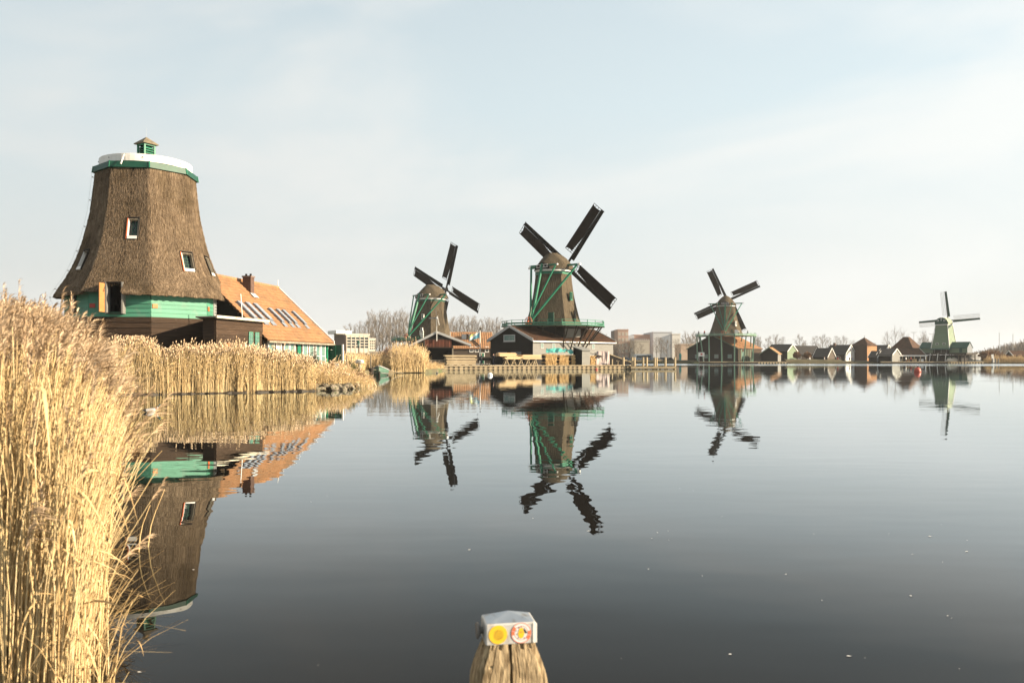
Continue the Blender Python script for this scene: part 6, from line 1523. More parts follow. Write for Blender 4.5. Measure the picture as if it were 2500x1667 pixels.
# ------------------------------------------------------------------ reeds
def reed_mat(name, cols, rough=.75):
    m = bpy.data.materials.new(name); m.use_nodes = True; t = m.node_tree; b = t.nodes['Principled BSDF']; b.inputs['Roughness'].default_value = rough; b.inputs['Specular IOR Level'].default_value = .25
    at = t.nodes.new('ShaderNodeAttribute'); at.attribute_name = 'tint'; cr = t.nodes.new('ShaderNodeValToRGB'); e = cr.color_ramp.elements
    cols = [tuple(v * .9 for v in c) for c in cols]; e[0].color, e[1].color = (*cols[0], 1), (*cols[-1], 1)
    for i, c in enumerate(cols[1:-1]): q = e.new((i + 1) / (len(cols) - 1)); q.color = (*c, 1)
    t.links.new(at.outputs['Fac'], cr.inputs[0]); t.links.new(cr.outputs[0], b.inputs['Base Color'])
    return m
M['reed'] = reed_mat('reed', [(.24, .155, .07), (.44, .31, .15), (.56, .42, .22), (.64, .51, .30)])
M['plume'] = reed_mat('plume', [(.30, .205, .125), (.46, .335, .215), (.60, .46, .32)], .95)
M['reed_leaf'] = reed_mat('reed_leaf', [(.22, .135, .06), (.45, .30, .14), (.66, .49, .26)])

def np_mesh(name, V, Fq, tint, mats, midx, smooth=False):
    me = bpy.data.meshes.new(name); nv, nf = len(V), len(Fq)
    me.vertices.add(nv); me.vertices.foreach_set('co', V.astype(np.float32).ravel())
    me.loops.add(nf * 4); me.loops.foreach_set('vertex_index', Fq.astype(np.int32).ravel())
    me.polygons.add(nf); me.polygons.foreach_set('loop_start', np.arange(0, nf * 4, 4, dtype=np.int32)); me.polygons.foreach_set('material_index', midx.astype(np.int32))
    if smooth: me.polygons.foreach_set('use_smooth', np.ones(nf, dtype=bool))
    me.update(calc_edges=True)
    a = me.attributes.new('tint', 'FLOAT', 'POINT'); a.data.foreach_set('value', tint.astype(np.float32))
    for m in mats: me.materials.append(m)
    return me
class Strip:
    """gathers many swept stems / blades as arrays"""
    def __init__(s): s.V, s.F, s.T, s.I, s.n = [], [], [], [], 0
    def _put(s, V, Fq, T, idx): s.V.append(V); s.F.append(Fq + s.n); s.T.append(T); s.I.append(np.full(len(Fq), idx)); s.n += len(V)
    def stems(s, path, rad, tint, idx, sides=3):
        """path (N,S,3), rad (N,S): prisms"""
        N_, S_, _ = path.shape; a = np.arange(sides) * 2 * pi / sides
        ring = np.stack([np.cos(a), np.sin(a), np.zeros(sides)], -1)
        V = path[:, :, None, :] + rad[:, :, None, None] * ring[None, None]
        base = (np.arange(N_) * S_ * sides)[:, None, None]; i = np.arange(S_ - 1)[None, :, None]; k = np.arange(sides)[None, None, :]; k2 = (k + 1) % sides
        q = np.stack([base + i * sides + k, base + i * sides + k2, base + (i + 1) * sides + k2, base + (i + 1) * sides + k], -1)
        s._put(V.reshape(-1, 3), q.reshape(-1, 4), np.repeat(tint, S_ * sides), idx)
    def blades(s, path, wid, side, tint, idx):
        """path (N,S,3), wid (N,S), side (N,3): flat ribbons"""
        N_, S_, _ = path.shape; off = wid[:, :, None] * side[:, None, :]
        V = np.stack([path - off, path + off], 2); base = (np.arange(N_) * S_ * 2)[:, None]; i = np.arange(S_ - 1)[None]
        q = np.stack([base + i * 2, base + i * 2 + 1, base + (i + 1) * 2 + 1, base + (i + 1) * 2], -1)
        s._put(V.reshape(-1, 3), q.reshape(-1, 4), np.repeat(tint, S_ * 2), idx)
    def build(s, name, label):
        me = np_mesh(name, np.concatenate(s.V), np.concatenate(s.F), np.concatenate(s.T), [M['reed'], M['plume'], M['reed_leaf']], np.concatenate(s.I))
        o = link(name, me, kind='stuff'); o['label'] = label; return o

def reed_bed(name, label, base, H, lean, rg, rad, segs=4, plume=.8, leaves=1.0, plume_n=0, plume_len=.26, droop=(.3, .0), z0=0.0, tint_bias=0.0, patch=None):
    """base (N,2); H (N,); lean (N,2) tip offset. plume_n = strands per plume (0 = one spindle)"""
    N_ = len(base); S_ = segs + 1; f = np.linspace(0, 1, S_)[None, :, None]; st = Strip()
    wob = rg.normal(0, .012, (N_, S_, 2)) * H[:, None, None] * f
    xy = base[:, None, :] + lean[:, None, :] * f ** 2.0 + wob
    z = z0 + H[:, None] * (f[..., 0] - .5 * (np.linalg.norm(lean, axis=1) / H)[:, None] ** 2 * f[..., 0] ** 2)
    path = np.concatenate([xy, z[..., None]], -1)
    tint = np.clip(rg.normal(.55 + tint_bias, .20, N_) + (patch if patch is not None else 0), 0, 1)
    tint = np.where(rg.random(N_) < .13, tint * .25, tint)          # grey brown dead stalks
    st.stems(path, rad[:, None] * (1 - .55 * f[..., 0]), tint, 0)
    tip = path[:, -1]; dirn = path[:, -1] - path[:, -2]; dirn /= np.linalg.norm(dirn, axis=1)[:, None]
    sel = np.where(rg.random(N_) < np.asarray(plume))[0]
    if len(sel):
        n = len(sel); pl = plume_len * rg.uniform(.65, 1.25, n); wind = np.tile(np.array([*droop]), (n, 1)) + rg.normal(0, .14, (n, 2))
        if plume_n == 0:
            g = np.linspace(0, 1, 5)[None, :, None]; pp = tip[sel][:, None] + dirn[sel][:, None] * g * pl[:, None, None]
            pp[..., :2] += wind[:, None] * (g ** 2) * pl[:, None, None]; pp[..., 2] -= .35 * (g[..., 0] ** 2.2) * pl[:, None]
            prof = np.array([.35, 1.0, .9, .55, .08])[None] * (pl * .17)[:, None] * rg.uniform(.7, 1.2, (n, 5))
            st.stems(pp, prof, np.clip(rg.normal(.5, .25, n), 0, 1), 1, 3)
        else:
            k = plume_n; t0 = np.repeat(tip[sel], k, 0); d0 = np.repeat(dirn[sel], k, 0); L0 = np.repeat(pl, k); w0 = np.repeat(wind, k, 0); m_ = n * k
            u = rg.random(m_) ** .8; start = t0 + d0 * (u * L0 * .75)[:, None] - d0 * (L0 * .10)[:, None]
            a = rg.uniform(0, 2 * pi, m_); out = np.stack([np.cos(a), np.sin(a), np.zeros(m_)], -1); ln = L0 * rg.uniform(.28, .6, m_) * (1.1 - .5 * u)
            g = np.linspace(0, 1, 4)[None, :, None]
            pp = start[:, None] + d0[:, None] * g * (ln * .9)[:, None, None] + out[:, None] * g * (ln * .22)[:, None, None]
            pp[..., :2] += (w0[:, None] * 1.5) * (g ** 1.6) * ln[:, None, None]; pp[..., 2] -= .55 * (g[..., 0] ** 2) * ln[:, None]
            wid = np.array([.6, 1.0, .8, .15])[None] * rg.uniform(.0016, .0042, m_)[:, None] * (rad.mean() / .004)
            side = np.cross(d0, out); side /= np.linalg.norm(side, axis=1)[:, None] + 1e-9
            st.blades(pp, wid, side, np.clip(np.repeat(rg.normal(.55, .2, n), k) + rg.normal(0, .16, m_), 0, 1), 1)
    nl = int(N_ * leaves)
    if nl:
        i = rg.integers(0, N_, nl); h = rg.uniform(.25, .92, nl); pos = h * segs; j = np.minimum(pos.astype(int), segs - 1); fr_ = (pos - j)[:, None]
        p0 = path[i, j] * (1 - fr_) + path[i, j + 1] * fr_; a = rg.uniform(0, 2 * pi, nl); o = np.stack([np.cos(a), np.sin(a), np.zeros(nl)], -1)
        o[:, 0] += droop[0] * 1.2; o /= np.linalg.norm(o, axis=1)[:, None]; ln = H[i] * rg.uniform(.08, .20, nl); g = np.linspace(0, 1, 5)[None, :, None]
        up = rg.uniform(.15, .9, nl)
        pp = p0[:, None] + o[:, None] * g * ln[:, None, None]; pp[..., 2] += up[:, None] * g[..., 0] * ln[:, None] - rg.uniform(.3, 1.6, nl)[:, None] * g[..., 0] ** 2 * ln[:, None]
        wid = np.array([.7, 1.0, .85, .5, .05])[None] * (rad[i] * rg.uniform(.9, 2.0, nl))[:, None]; side = np.cross(o, np.array([0, 0, 1.0])[None] + rg.normal(0, .5, (nl, 3))); side /= np.linalg.norm(side, axis=1)[:, None] + 1e-9
        st.blades(pp, wid, side, np.clip(rg.normal(.55 + tint_bias, .24, nl), 0, 1), 2)
    return st.build(name, label)

# -- reed belt along the left bank (about 36 to 42 m away)
rg = np.random.default_rng(3)
line = np.array([(-60, 29.6), (-30, 33.2), (-17.2, 35.1), (-13.5, 37.1), (-9.75, 39.6)])
def along(u):
    seg = np.linalg.norm(np.diff(line, axis=0), axis=1); cum = np.concatenate([[0], np.cumsum(seg)]); d = u * cum[-1]
    i = np.clip(np.searchsorted(cum, d) - 1, 0, len(seg) - 1); f = ((d - cum[i]) / seg[i])[:, None]; p = line[i] * (1 - f) + line[i + 1] * f; t = (line[i + 1] - line[i]) / seg[i][:, None]
    return p, np.stack([-t[:, 1], t[:, 0]], -1)
N_ = 21000; u = .46 + .54 * rg.random(N_); p, nrm = along(u); back = 2.6 * rg.random(N_) ** 1.4
clump = np.sin(u * 173) * .5 + np.sin(u * 97 + 2) * .6 + np.sin(u * 411 + 1) * .35
keep = rg.random(N_) < np.clip(.84 + .22 * clump + .3 * (back > .5), .25, 1)
p, nrm, back, u, clump = p[keep], nrm[keep], back[keep], u[keep], clump[keep]; N_ = len(p)
b = p + nrm * (back + .14 * clump)[:, None]
H = rg.normal(0, .17, N_) + np.interp(b[:, 0], [-17.6, -13.5, -12, -9.9], [2.12, 1.98, 1.74, 1.62]) + .10 * clump + .14 * np.sin(u * 61 + 1) + .10 * np.sin(u * 143); H = np.clip(H, 1.1, 2.6); H *= np.where(rg.random(N_) < .12, rg.uniform(.5, .9, N_), 1)
reed_bed('reed_belt', 'long belt of golden reeds along the water below the capless mill', b, H, np.stack([rg.normal(.04, .16, N_), rg.normal(0, .12, N_)], -1), rg, rg.uniform(.005, .0105, N_), 3, .62, .8, 0, .20, (.25, 0), -.05, .02, .10 * clump)
# dark strip added for the wet, shaded foot of the belt
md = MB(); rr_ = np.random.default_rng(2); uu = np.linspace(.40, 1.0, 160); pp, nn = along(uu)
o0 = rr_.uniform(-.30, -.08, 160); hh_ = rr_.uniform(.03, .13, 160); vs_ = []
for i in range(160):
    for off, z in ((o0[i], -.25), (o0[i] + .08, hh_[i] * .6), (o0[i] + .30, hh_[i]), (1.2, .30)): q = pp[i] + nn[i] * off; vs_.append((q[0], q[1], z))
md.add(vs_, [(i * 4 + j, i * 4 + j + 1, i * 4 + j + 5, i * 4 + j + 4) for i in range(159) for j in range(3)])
struct('dark_reed_foot', md, pmat('dark_wet_foot', (0.040, 0.030, 0.020), (0.022, 0.016, 0.011), (4, 4, 4), 5, .7))
# -- reeds on the point and behind it, thinner
def patch_bed(name, label, poly, n, hm, hs, rgseed, rad=(.008, .016), plume=.4, leaves=.8, bias=0.0, z0=.3, lean=.12, pl=.2, hfun=None):
    rg = np.random.default_rng(rgseed); poly = np.array(poly); lo, hi = poly.min(0), poly.max(0); pts = []
    while len(pts) < n:
        q = rg.uniform(lo, hi, (n, 2)); ins = np.zeros(n, bool); j = len(poly) - 1
        for i in range(len(poly)):
            xi, yi, xj, yj = *poly[i], *poly[j]; c = ((yi > q[:, 1]) != (yj > q[:, 1])) & (q[:, 0] < (xj - xi) * (q[:, 1] - yi) / (yj - yi + 1e-12) + xi); ins ^= c; j = i
        pts += list(q[ins])
    b = np.array(pts[:n]); H = np.clip(rg.normal(hm, hs, n), hm * .35, hm * 1.7)
    cx = poly.mean(0); q = np.abs((b - cx) / ((hi - lo) / 2)).max(1); H *= (1 - .5 * np.clip((q - .45) / .55, 0, 1) ** 1.5) * (1 + .16 * np.sin(b[:, 0] * 2.3 + rgseed) * np.cos(b[:, 1] * 1.1))
    if hfun: H *= hfun(b)
    return reed_bed(name, label, b, H, rg.normal(0, lean, (n, 2)) * hm, rg, rg.uniform(*rad, n), 3, plume, leaves, 0, pl, (.25, 0), z0, bias)
patch_bed('dry_grass', 'tangle of short dry grass and stems covering the point beside the rocks', [(-10.6, 40.2), (-9.2, 41.4), (-8.5, 43), (-8.0, 45.5), (-8.4, 48.2), (-10.2, 52), (-12.5, 52), (-13, 44)], 12000, .66, .24, 5, (.006, .012), .22, 1.8, -.12, .3, .35, hfun=lambda b: np.interp(b[:, 0] + .06 * (b[:, 1] - 40), [-10.5, -9.2, -8.4, -7.9], [1.0, .9, .45, .3]))
patch_bed('reed_clump', 'orange tinted clump of reeds right of the moored boat', [(PX(958, 90), 89.3), (PX(1038, 92), 91.5), (PX(1044, 101), 101), (PX(950, 99), 99)], 6000, 2.15, .5, 6, (.014, .028), .3, 1.2, .0, .1, .12, .25)
patch_bed('reed_fringe', 'low reeds in front of the picket fence behind the boat', [(PX(866, 92), 90), (PX(972, 90), 89.8), (PX(972, 97), 97), (PX(862, 102), 102)], 5200, 1.25, .4, 7, (.012, .024), .3, 1.2, -.10, .25, .15)
patch_bed('reed_field', 'tawny reed field between the house end and the picket fence', [(-13.5, 54), (-11.0, 54), (-15.5, 84), (PX(885, 112), 112), (PX(815, 112), 112), (-16.5, 60)], 7000, 1.15, .35, 8, (.010, .022), .4, 1.0, -.04, .3, .15)
patch_bed('bank_weeds', 'dry weeds on the muddy bank at the left end of the quay', [(PX(1036, 97), 94), (PX(1060, 100), 99.5), (-9.3, 111), (-12, 113.5), (-14, 103)], 2600, .55, .25, 9, (.010, .02), .2, 1.5, -.15, .3, .35)
patch_bed('dry_reeds', 'reeds at the water edge on the far right bank', [(PX(2400, 266), 265.5), (PX(2510, 266), 266), (PX(2510, 269), 269), (PX(2400, 269), 269)], 2600, 1.6, .5, 10, (.03, .05), .3, .5, -.25, .3, .12)
# mud flat at the foot of the quay's left end
land('mud_bank', [(PX(1038, 97), 93.5), (PX(1066, 101), 99), (-9.1, 105), (-9.5, 112.8), (-12.5, 112.8), (-12, 100)], .20, M['soil'], seed=9, jit=.2)

# -- tall foreground reeds at the left edge
rg = np.random.default_rng(17)
def edge_x(d): return -2.06 - .55 * (d - 3.8)          # right-hand limit of the clump at distance d
N0 = 12500; d = 3.55 + 6.0 * rg.random(N0) ** 1.2; width = 1.9 + .24 * (d - 3.5)
x = edge_x(d) - width * rg.random(N0) ** 1.15 + .10 * np.sin(d * 7) + rg.normal(0, .05, N0)
e = np.clip((edge_x(d) - x) / .55, 0, 1)               # 0 at the water side, 1 well inside
lean = np.stack([(.25 - .20 * e) * np.clip(rg.normal(1, .3, N0), .2, 1.7) + np.clip(rg.normal(0, .06, N0), -.15, .12), rg.normal(.0, .16, N0)], -1)
col = 1250 + F * (x + .9 * lean[:, 0]) / d                             # the crest of the clump falls away towards open water
H = 1.6 + d / F * (HOR - np.interp(col, [-100, 60, 140, 200, 250, 300, 340, 420], [722, 738, 758, 806, 862, 960, 1060, 1160]))
H = np.clip(H, .55, 2.6) * rg.normal(1, .03, N0) - .16; H *= np.where(rg.random(N0) < .28, rg.uniform(.55, .97, N0), 1); H *= np.where(rg.random(N0) < .02, 1.08, 1)
ok = col < 306 + np.clip(rg.normal(0, 14, N0), -40, 34)
x, d, H, lean, col = x[ok], d[ok], H[ok], lean[ok], col[ok]; N0 = len(x)
reed_bed('foreground_reeds', 'tall golden reeds with feathery plumes filling the left foreground', np.stack([x, d], -1), H, lean, rg, rg.uniform(.0022, .0050, N0), 6, np.interp(col, [150, 240, 300], [.42, .26, .04]), .6, 26, .25, (.16, -.02), -.08, .08)
# low straws and broken stems at their foot, some lying on the water
rg = np.random.default_rng(23); n = 900; d = rg.uniform(3.5, 6.0, n); x = edge_x(d) - rg.uniform(-.16, .6, n)
reed_bed('reed_litter', 'short broken stems at the foot of the foreground reeds', np.stack([x, d], -1), rg.uniform(.15, .65, n), np.stack([rg.normal(.2, .18, n), rg.normal(-.05, .15, n)], -1), rg, rg.uniform(.0018, .004, n), 4, 0, .4, z0=-.05, tint_bias=-.2)
for i, (px, py0, px1, py1, D, lb) in enumerate(((358, 1330, 388, 1222, 6.8, 'single tall bare reed stalk standing in open water, right one'), (337, 1345, 352, 1262, 6.6, 'single reed stalk standing in open water, left one'))):
    a, b_ = P(px, py0, D), P(px1, py1, D); a.z = -.15
    t = thing('reed_stalk', lb, 'reed', (a.x, a.y, 0), 0, 'lone reed stalks in the water'); s_ = MB(); q = b_ - Vector((a.x, a.y, 0)); s_.tube([(0, 0, -.1), (q.x * .35, 0, q.z * .45), (q.x, 0, q.z)], [.006, .005, .003], 5)
    me = s_.mesh('stem', M['reed']); at = me.attributes.new('tint', 'FLOAT', 'POINT'); at.data.foreach_set('value', [.6] * len(me.vertices)); link('stem', me, t)
    l_ = MB().add([(q.x * .8, -.005, q.z * .8), (q.x * .8, .005, q.z * .8), (q.x + .05, .006, q.z + .10), (q.x + .05, -.006, q.z + .10)], [(0, 1, 2, 3)]); me = l_.mesh('leaf', M['reed_leaf']); at = me.attributes.new('tint', 'FLOAT', 'POINT'); at.data.foreach_set('value', [.6] * 4); link('leaf', me, t)

# ------------------------------------------------------------------ stones on the point
rr = random.Random(12)
def rock_mesh(seed):
    bm = bmesh.new(); bmesh.ops.create_icosphere(bm, subdivisions=2, radius=1.0); r_ = random.Random(seed)
    ax = [Vector((r_.gauss(0, 1), r_.gauss(0, 1), r_.gauss(0, 1))).normalized() for _ in range(7)]
    for v in bm.verts:
        k_ = 1.0
        for a in ax: k_ -= max(0, v.co.normalized().dot(a) - .55) * .55
        v.co *= k_ + r_.uniform(-.035, .035)
    me = bpy.data.meshes.new('shore_rock'); bm.to_mesh(me); bm.free(); me.materials.append(M['stone']); return me
RM = [rock_mesh(i) for i in range(5)]
shore = [(776, 954, .15), (786, 953.5, .18), (795, 952, .22), (805, 952.5, .17), (814, 953, .24), (824, 951.5, .20), (833, 952, .26), (843, 951, .20), (851, 949.5, .24), (860, 948.5, .18), (867, 946.5, .22), (874, 944.5, .17), (879, 942.5, .2), (885, 941, .22), (895, 940, .30), (903, 941, .22), (819, 948.5, .18), (838, 947.5, .2), (856, 945.5, .17)]
for i, (px, py, s_) in enumerate(shore):
    D = EYE * F / (py - HOR); o = link('shore_rock', RM[i % 5]); o.location = (PX(px, D), D, .06 + .05 * (i % 3)); o.scale = (s_ * rr.uniform(1.1, 1.6), s_ * 1.2, s_ * rr.uniform(.7, .95)); o.rotation_euler = (rr.uniform(-.3, .3), 0, rr.uniform(0, 6))
    tag(o, 'pale boulder at the very tip of the grassy point' if i == 14 else 'mossy stone in the row edging the grassy point', 'rock', 'stones edging the point')
for px, py, D, s_, lb in ((844, 914, 44.5, .17, 'white rounded boulder in the grass near the tip of the point'), (878, 882.5, 60, .24, 'white boulder on the bank behind the green shrub')):
    o = link('boulder', RM[1]); o.location = P(px, py, D); o.scale = (s_ * 1.5, s_, s_); tag(o, lb, 'rock'); o.data = o.data.copy(); o.data.materials[0] = M['white']
o = MB().tube([(0, 0, -.4), (0, 0, .22)], .10, 8).build('stump', 'wood_grey'); o.location = (PX(878, 60), 60, PZ(884, 60) - .25); tag(o, 'grey stump carrying the white boulder behind the green shrub', 'stump')
ss = P(822, 905, 45.5); sgn = thing('sign', 'small grey sign box on a post among the rusty shrubs of the point', 'sign', (ss.x, ss.y, .34)); MB().bar((0, 0, 0), (0, 0, PZ(896, 45.5) - .34), .06, .06, up=(0, 1, 0)).build('post', 'wood_grey', sgn); MB().box(-.09, -.07, PZ(897, 45.5) - .34, .09, .05, PZ(887, 45.5) - .34).build('box', 'grey_paint', sgn)
for i in range(3):
    o = MB().tube([(0, 0, 0), (.03, 0, 1.5)], .03, 5).build('stake', 'wood_grey'); px = (845, 858, 846)[i]; d_ = (60, 58, 52)[i]; o.location = (PX(px, d_), d_, .34); tag(o, ['thin stake standing in the reed field, left one', 'thin stake standing in the reed field, right one', 'thin stake beside the green shrub'][i], 'stake', 'stakes in the reed field')

# ------------------------------------------------------------------ duck
def duck():
    sec = [(-.27, .005, .095, .004), (-.22, .035, .075, .02), (-.13, .085, .055, .065), (0, .105, .05, .085), (.10, .085, .06, .085), (.15, .055, .09, .075), (.175, .036, .135, .045), (.19, .034, .17, .038), (.21, .042, .205, .042), (.24, .034, .215, .036), (.262, .016, .205, .018), (.30, .018, .196, .010), (.325, .010, .192, .005)]
    m = MB(); m.loft([[(x, w * cos(2 * pi * k / 12), z + h * sin(2 * pi * k / 12)) for k in range(12)] for x, w, z, h in sec])
    dm = bpy.data.materials.new('plumage'); dm.use_nodes = True; t = dm.node_tree; co = t.nodes.new('ShaderNodeTexCoord'); sp = t.nodes.new('ShaderNodeSeparateXYZ'); t.links.new(co.outputs['Object'], sp.inputs[0])
    mr = t.nodes.new('ShaderNodeMapRange'); mr.inputs['From Min'].default_value, mr.inputs['From Max'].default_value = -.3, .35; t.links.new(sp.outputs['X'], mr.inputs['Value'])
    cr = t.nodes.new('ShaderNodeValToRGB'); cr.color_ramp.interpolation = 'CONSTANT'; e = cr.color_ramp.elements; e[0].color = (.35, .34, .32, 1); e[1].position = .08; e[1].color = (.015, .015, .015, 1)
    for p_, c in ((.20, (.27, .26, .25)), (.60, (.13, .06, .035)), (.70, (.4, .4, .38)), (.735, (.006, .03, .018)), (.875, (.45, .36, .08))): q = e.new(p_); q.color = (*c, 1)
    t.links.new(mr.outputs[0], cr.inputs[0]); t.links.new(cr.outputs[0], t.nodes['Principled BSDF'].inputs['Base Color'])
    o = m.build('duck', dm, None, smooth=True); tag(o, 'mallard drake swimming on the still water before the reed belt', 'duck'); return o
dk = duck(); dk.location = (PX(370, 24), 24.0, -.015); dk.rotation_euler = (0, 0, R(38))
dk2 = dk.copy(); COL.objects.link(dk2); dk2.location = (PX(1067, 88), 88, -.01); dk2.rotation_euler = (0, 0, R(110)); dk2['label'] = 'small dark duck far off near the left end of the quay'
# flecks of foam and down drifting on the water
rr = random.Random(4); fm_ = MB()
for i in range(36):
    py = rr.uniform(1180, 1660); D = EYE * F / (py - HOR); px = rr.choice([rr.uniform(300, 2480), rr.uniform(1400, 2400)]); x = PX(px, D); s_ = rr.choice([.0025, .0035, .0045, .008]) * (D / 6) ** .6; a = rr.uniform(0, 3.1)
    fm_.add([(x + s_ * (1.6 if k % 2 else 1) * cos(a + k * pi / 3) * (1.8 if k in (0, 3) else .8), D + s_ * sin(a + k * pi / 3), .004) for k in range(6)], [tuple(range(6))])
o = fm_.build('floating_flecks', 'white', None, kind='stuff'); o['label'] = 'white flecks of foam and down drifting on the dark water'

# ------------------------------------------------------------------ the capped pile in the foreground
PD = 3.12
pile = thing('mooring_pile', 'weathered tapering timber pile with a grey metal cap and two round stickers, in the foreground', 'post', (PX(1241, PD + .062), PD + .062, 0), R(10))
def pile_body():
    prof = [(-.6, .150), (.15, .150), (.26, .149), (.31, .147), (.345, .143), (.38, .134), (.415, .122), (.445, .110), (.472, .100), (.487, .096)]
    zs, ws = [], []
    for i in range(len(prof) - 1):
        k = 3 if prof[i][0] < .2 else 8
        for j in range(k): f = j / k; zs.append(prof[i][0] * (1 - f) + prof[i + 1][0] * f); ws.append(prof[i][1] * (1 - f) + prof[i + 1][1] * f)
    zs.append(prof[-1][0]); ws.append(prof[-1][1]); per = []; n = 80
    for s_ in range(4):
        for j in range(n): per.append((s_, j / n))
    rr = random.Random(8); rings = []
    from mathutils import noise as mn
    for z, w in zip(zs, ws):
        ring = []
        for s_, t in per:
            c = 2 * t - 1; rad_ = 1 - .05 * abs(c) ** 8 - .10 * max(0, abs(c) - .86) / .14
            x, y = c * w, -w
            fib = mn.noise(Vector((c * 46 + s_ * 40, 3, z * 9))) * .0011 + mn.noise(Vector((c * 120 + s_ * 40, 5, z * 16))) * .0007 + mn.noise(Vector((c * 9 + s_ * 20, 1, z * 3))) * .0016
            dep = fib
            if s_ == 0:                                     # long drying cracks on the face
                for cx, wd_, dp, wv, zlo in ((-.02, .040, .032, .03, -1), (.20, .014, .008, .035, .36), (.66, .010, .005, .03, .38), (-.62, .013, .007, .05, .3), (-.88, .02, .010, .05, -1)):
                    q = abs(c - cx - wv * mn.noise(Vector((0, 7 + cx, z * 14)))) / wd_
                    if q < 1 and z > zlo: dep -= dp * (1 - q ** 3)
                hole = ((c + .66) / .07) ** 2 + ((z - .405) / .006) ** 2
                if hole < 1: dep -= .012 * (1 - hole)
            if z > .462 and mn.noise(Vector((c * 6 + s_ * 9, 2, 5))) > .12: dep -= .012
            a = s_ * pi / 2; yy = (y - dep) * rad_; xx = x * rad_
            ring.append((xx * cos(a) - yy * sin(a), (xx * sin(a) + yy * cos(a)) * .66 + .034 * 0, z))
        rings.append(ring)
    return MB().loft(rings)
M['pile_wood'] = pmat('pile_wood', (0.40, 0.305, 0.185), (0.155, 0.11, 0.062), (75, 75, 6.0), 8, 0.9, 0.9, (130, 130, 8), 0.005, spec=.1, c3=(0.11, 0.078, 0.046), c3scale=9, c3range=(.58, .76), contrast=(.36, .60))
pile_body().build('timber', 'pile_wood', pile)
ca_ = M['cap_metal'] = pmat('cap_metal', (0.58, 0.60, 0.62), (0.42, 0.45, 0.48), (14, 14, 14), 6, .34, .15, (30, 30, 30), .002, spec=.5, c3=(.30, .25, .20), c3scale=22, c3range=(.56, .75))
ca_.node_tree.nodes['Principled BSDF'].inputs['Metallic'].default_value = .9
hw, z0_, z1_ = .101, .484, .566
cap = MB(); bv = .006
def rsq(w, z, b=bv): return [(-w + b, -w, z), (w - b, -w, z), (w, -w + b, z), (w, w - b, z), (w - b, w, z), (-w + b, w, z), (-w, w - b, z), (-w, -w + b, z)]
KY = .64
cap.loft([rsq(hw - .002, z0_), rsq(hw, z0_ + .003), rsq(hw, z1_ - .006), rsq(hw - .003, z1_ - .0015), rsq(hw - .008, z1_)], cap=False)
k0 = len(cap.v) - 8; cap.v.append((0.0, 0.0, z1_ + .030)); a_ = len(cap.v) - 1
for i in range(8): cap.f.append((k0 + i, k0 + (i + 1) % 8, a_))
cap.v = [(x, y * KY, z) for x, y, z in cap.v]
top_ = MB(); top_.v = cap.v[k0:]; top_.f = [tuple(i - k0 for i in f) for f in cap.f if min(f) >= k0]; cap.f = [f for f in cap.f if min(f) < k0]; cap.v = cap.v[:k0 + 8]
M['cap_side'] = pmat('cap_side', (0.52, 0.51, 0.49), (0.38, 0.37, 0.35), (16, 16, 16), 6, .5, .12, (30, 30, 30), .002, spec=.4, c3=(.24, .17, .12), c3scale=30, c3range=(.54, .74))
capo = cap.build('cap', 'cap_side', pile); top_.build('cap_top', 'cap_metal', capo)
MB().box(hw - .014, -hw * KY - .0022, z0_ + .002, hw + .002, -hw * KY - .0002, z1_ - .004).build('bright_edge_strip', 'white', capo)  # white strip: brightness of the sunlit right chamfer put into colour
kb = MB(); kb.tube([(-hw + .002, 0.0, .524), (-hw - .010, 0.0, .524), (-hw - .022, 0.0, .524), (-hw - .028, 0, .524)], [.014, .014, .034, .030], 20); kb.build('side_knob', pmat('knob_grey', (0.17, 0.155, 0.14), (0.12, 0.11, 0.10), (20, 20, 20)), capo)
def disc(name, mat, x, z, r0_, r1_, y, parent, n=40, a0=0.0, a1=2 * pi):
    m = MB(); vs, fs = [], []
    for k_ in range(n + 1):
        t = a0 + (a1 - a0) * k_ / n; vs += [(x + r0_ * cos(t), y, z + r0_ * sin(t)), (x + r1_ * cos(t), y, z + r1_ * sin(t))]
    for k_ in range(n): fs.append((2 * k_, 2 * k_ + 1, 2 * k_ + 3, 2 * k_ + 2))
    return m.add(vs, fs).build(name, mat, parent)
st_y = pmat('sticker_yellow', (0.80, 0.50, 0.03), (0.74, 0.44, 0.03), (40, 40, 40), rough=.45); st_w = pmat('sticker_white', (0.72, 0.68, 0.66), (0.62, 0.58, 0.57), (40, 40, 40), rough=.45); st_r = pmat('sticker_red', (0.75, 0.20, 0.10), (0.66, 0.16, 0.08), rough=.45); ink = pmat('ink', (0.05, 0.045, 0.04), (0.04, 0.035, 0.03))
sy = -hw * KY - .0015
y1 = MB(); y1.tube([(-.052, sy + .0012, .5245), (-.052, sy, .5245)], .0365, 36); ys_ = y1.build('sticker', st_y, capo, label='round yellow sticker with slanting lines of small print')
for i, (o_, l_) in enumerate(((.016, .018), (.010, .034), (.003, .040), (-.004, .042), (-.011, .036), (-.017, .024))):
    ca2 = R(28); c_ = Vector((-.050 - o_ * sin(ca2), sy - .0004, .5245 + o_ * cos(ca2))); d_ = Vector((cos(ca2), 0, sin(ca2))); rr = random.Random(i); x_ = -l_ / 2; pm_ = MB()
    while x_ < l_ / 2: w_ = rr.uniform(.0025, .007); pm_.bar(c_ + d_ * x_, c_ + d_ * min(l_ / 2, x_ + w_), .0022, .0006, up=(0, 1, 0)); x_ += w_ + .0018
    pm_.build('print_line', ink, ys_)
w1_ = MB(); w1_.tube([(.040, sy + .0012, .5265), (.040, sy, .5265)], .0400, 40); ws_ = w1_.build('sticker', st_w, capo, label='round white sticker shaped like a red and white lifebuoy')
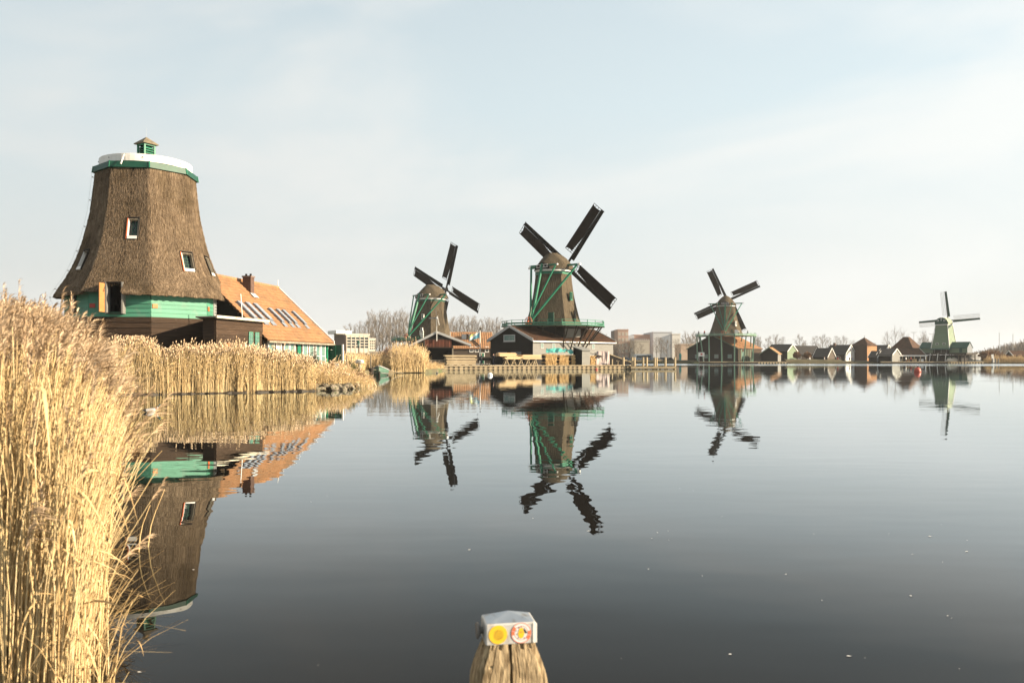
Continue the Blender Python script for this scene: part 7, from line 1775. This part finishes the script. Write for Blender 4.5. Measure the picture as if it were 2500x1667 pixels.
disc('rim_line', st_r, .040, .5265, .0375, .0398, sy - .0004, ws_); disc('inner_line', st_r, .040, .5265, .0262, .0276, sy - .0004, ws_)
for k_ in range(4): disc('band', st_r, .040, .5265, .0276, .0375, sy - .0008, ws_, 6, R(k_ * 90 + (0 if k_ % 2 == 0 else 60) - 13), R(k_ * 90 + (0 if k_ % 2 == 0 else 60) + 13))
bo = MB(); bo.poly([(.040 + a * .001, sy - .0012, .5265 + b * .001) for a, b in ((-7, 19), (7, 20), (9, 8), (13, -3), (9, -15), (1, -22), (-9, -16), (-13, -4), (-10, 8))], (0, .0005, 0)); bo.build('yellow_patch', st_y, ws_)
bo = MB(); bo.poly([(.040 + a * .001, sy - .0016, .5265 + b * .001) for a, b in ((11, 20), (18, 10), (25, -2), (15, 0), (12, 8))], (0, .0005, 0)); bo.build('dark_patch', ink, ws_)
bo = MB(); bo.poly([(.040 + a * .001, sy - .0018, .5265 + b * .001) for a, b in ((-6, 4), (0, 6), (6, 4), (0, 1))], (0, .0005, 0)); bo.build('orange_patch', st_r, ws_)
for a, b, c in ((-20, 10, 3), (-17, -4, 2.4), (-9, 22, 3.2), (1, 23.5, 3), (-12, -20, 2.4), (14, -20, 2.6)):
    bo = MB(); bo.poly([(.040 + (a + c * cos(k_)) * .001, sy - .0014, .5265 + (b + c * .7 * sin(k_)) * .001) for k_ in (0, 1.2, 2.4, 3.8, 5)], (0, .0005, 0)); bo.build('dark_speck', ink, ws_)

# ------------------------------------------------------------------ air
hz_ = MB().box(-960, -60, -2.2, 960, 1560, 42).build('haze', bpy.data.materials.new('haze'), None, kind='stuff')
hm = hz_.data.materials[0]; hm.use_nodes = True; t = hm.node_tree; t.nodes.clear(); ho = t.nodes.new('ShaderNodeOutputMaterial'); pv = t.nodes.new('ShaderNodeVolumePrincipled')
pv.inputs['Color'].default_value = (.93, .95, .97, 1); pv.inputs['Density'].default_value = .00013; pv.inputs['Anisotropy'].default_value = 0.0
t.links.new(pv.outputs[0], ho.inputs['Volume'])
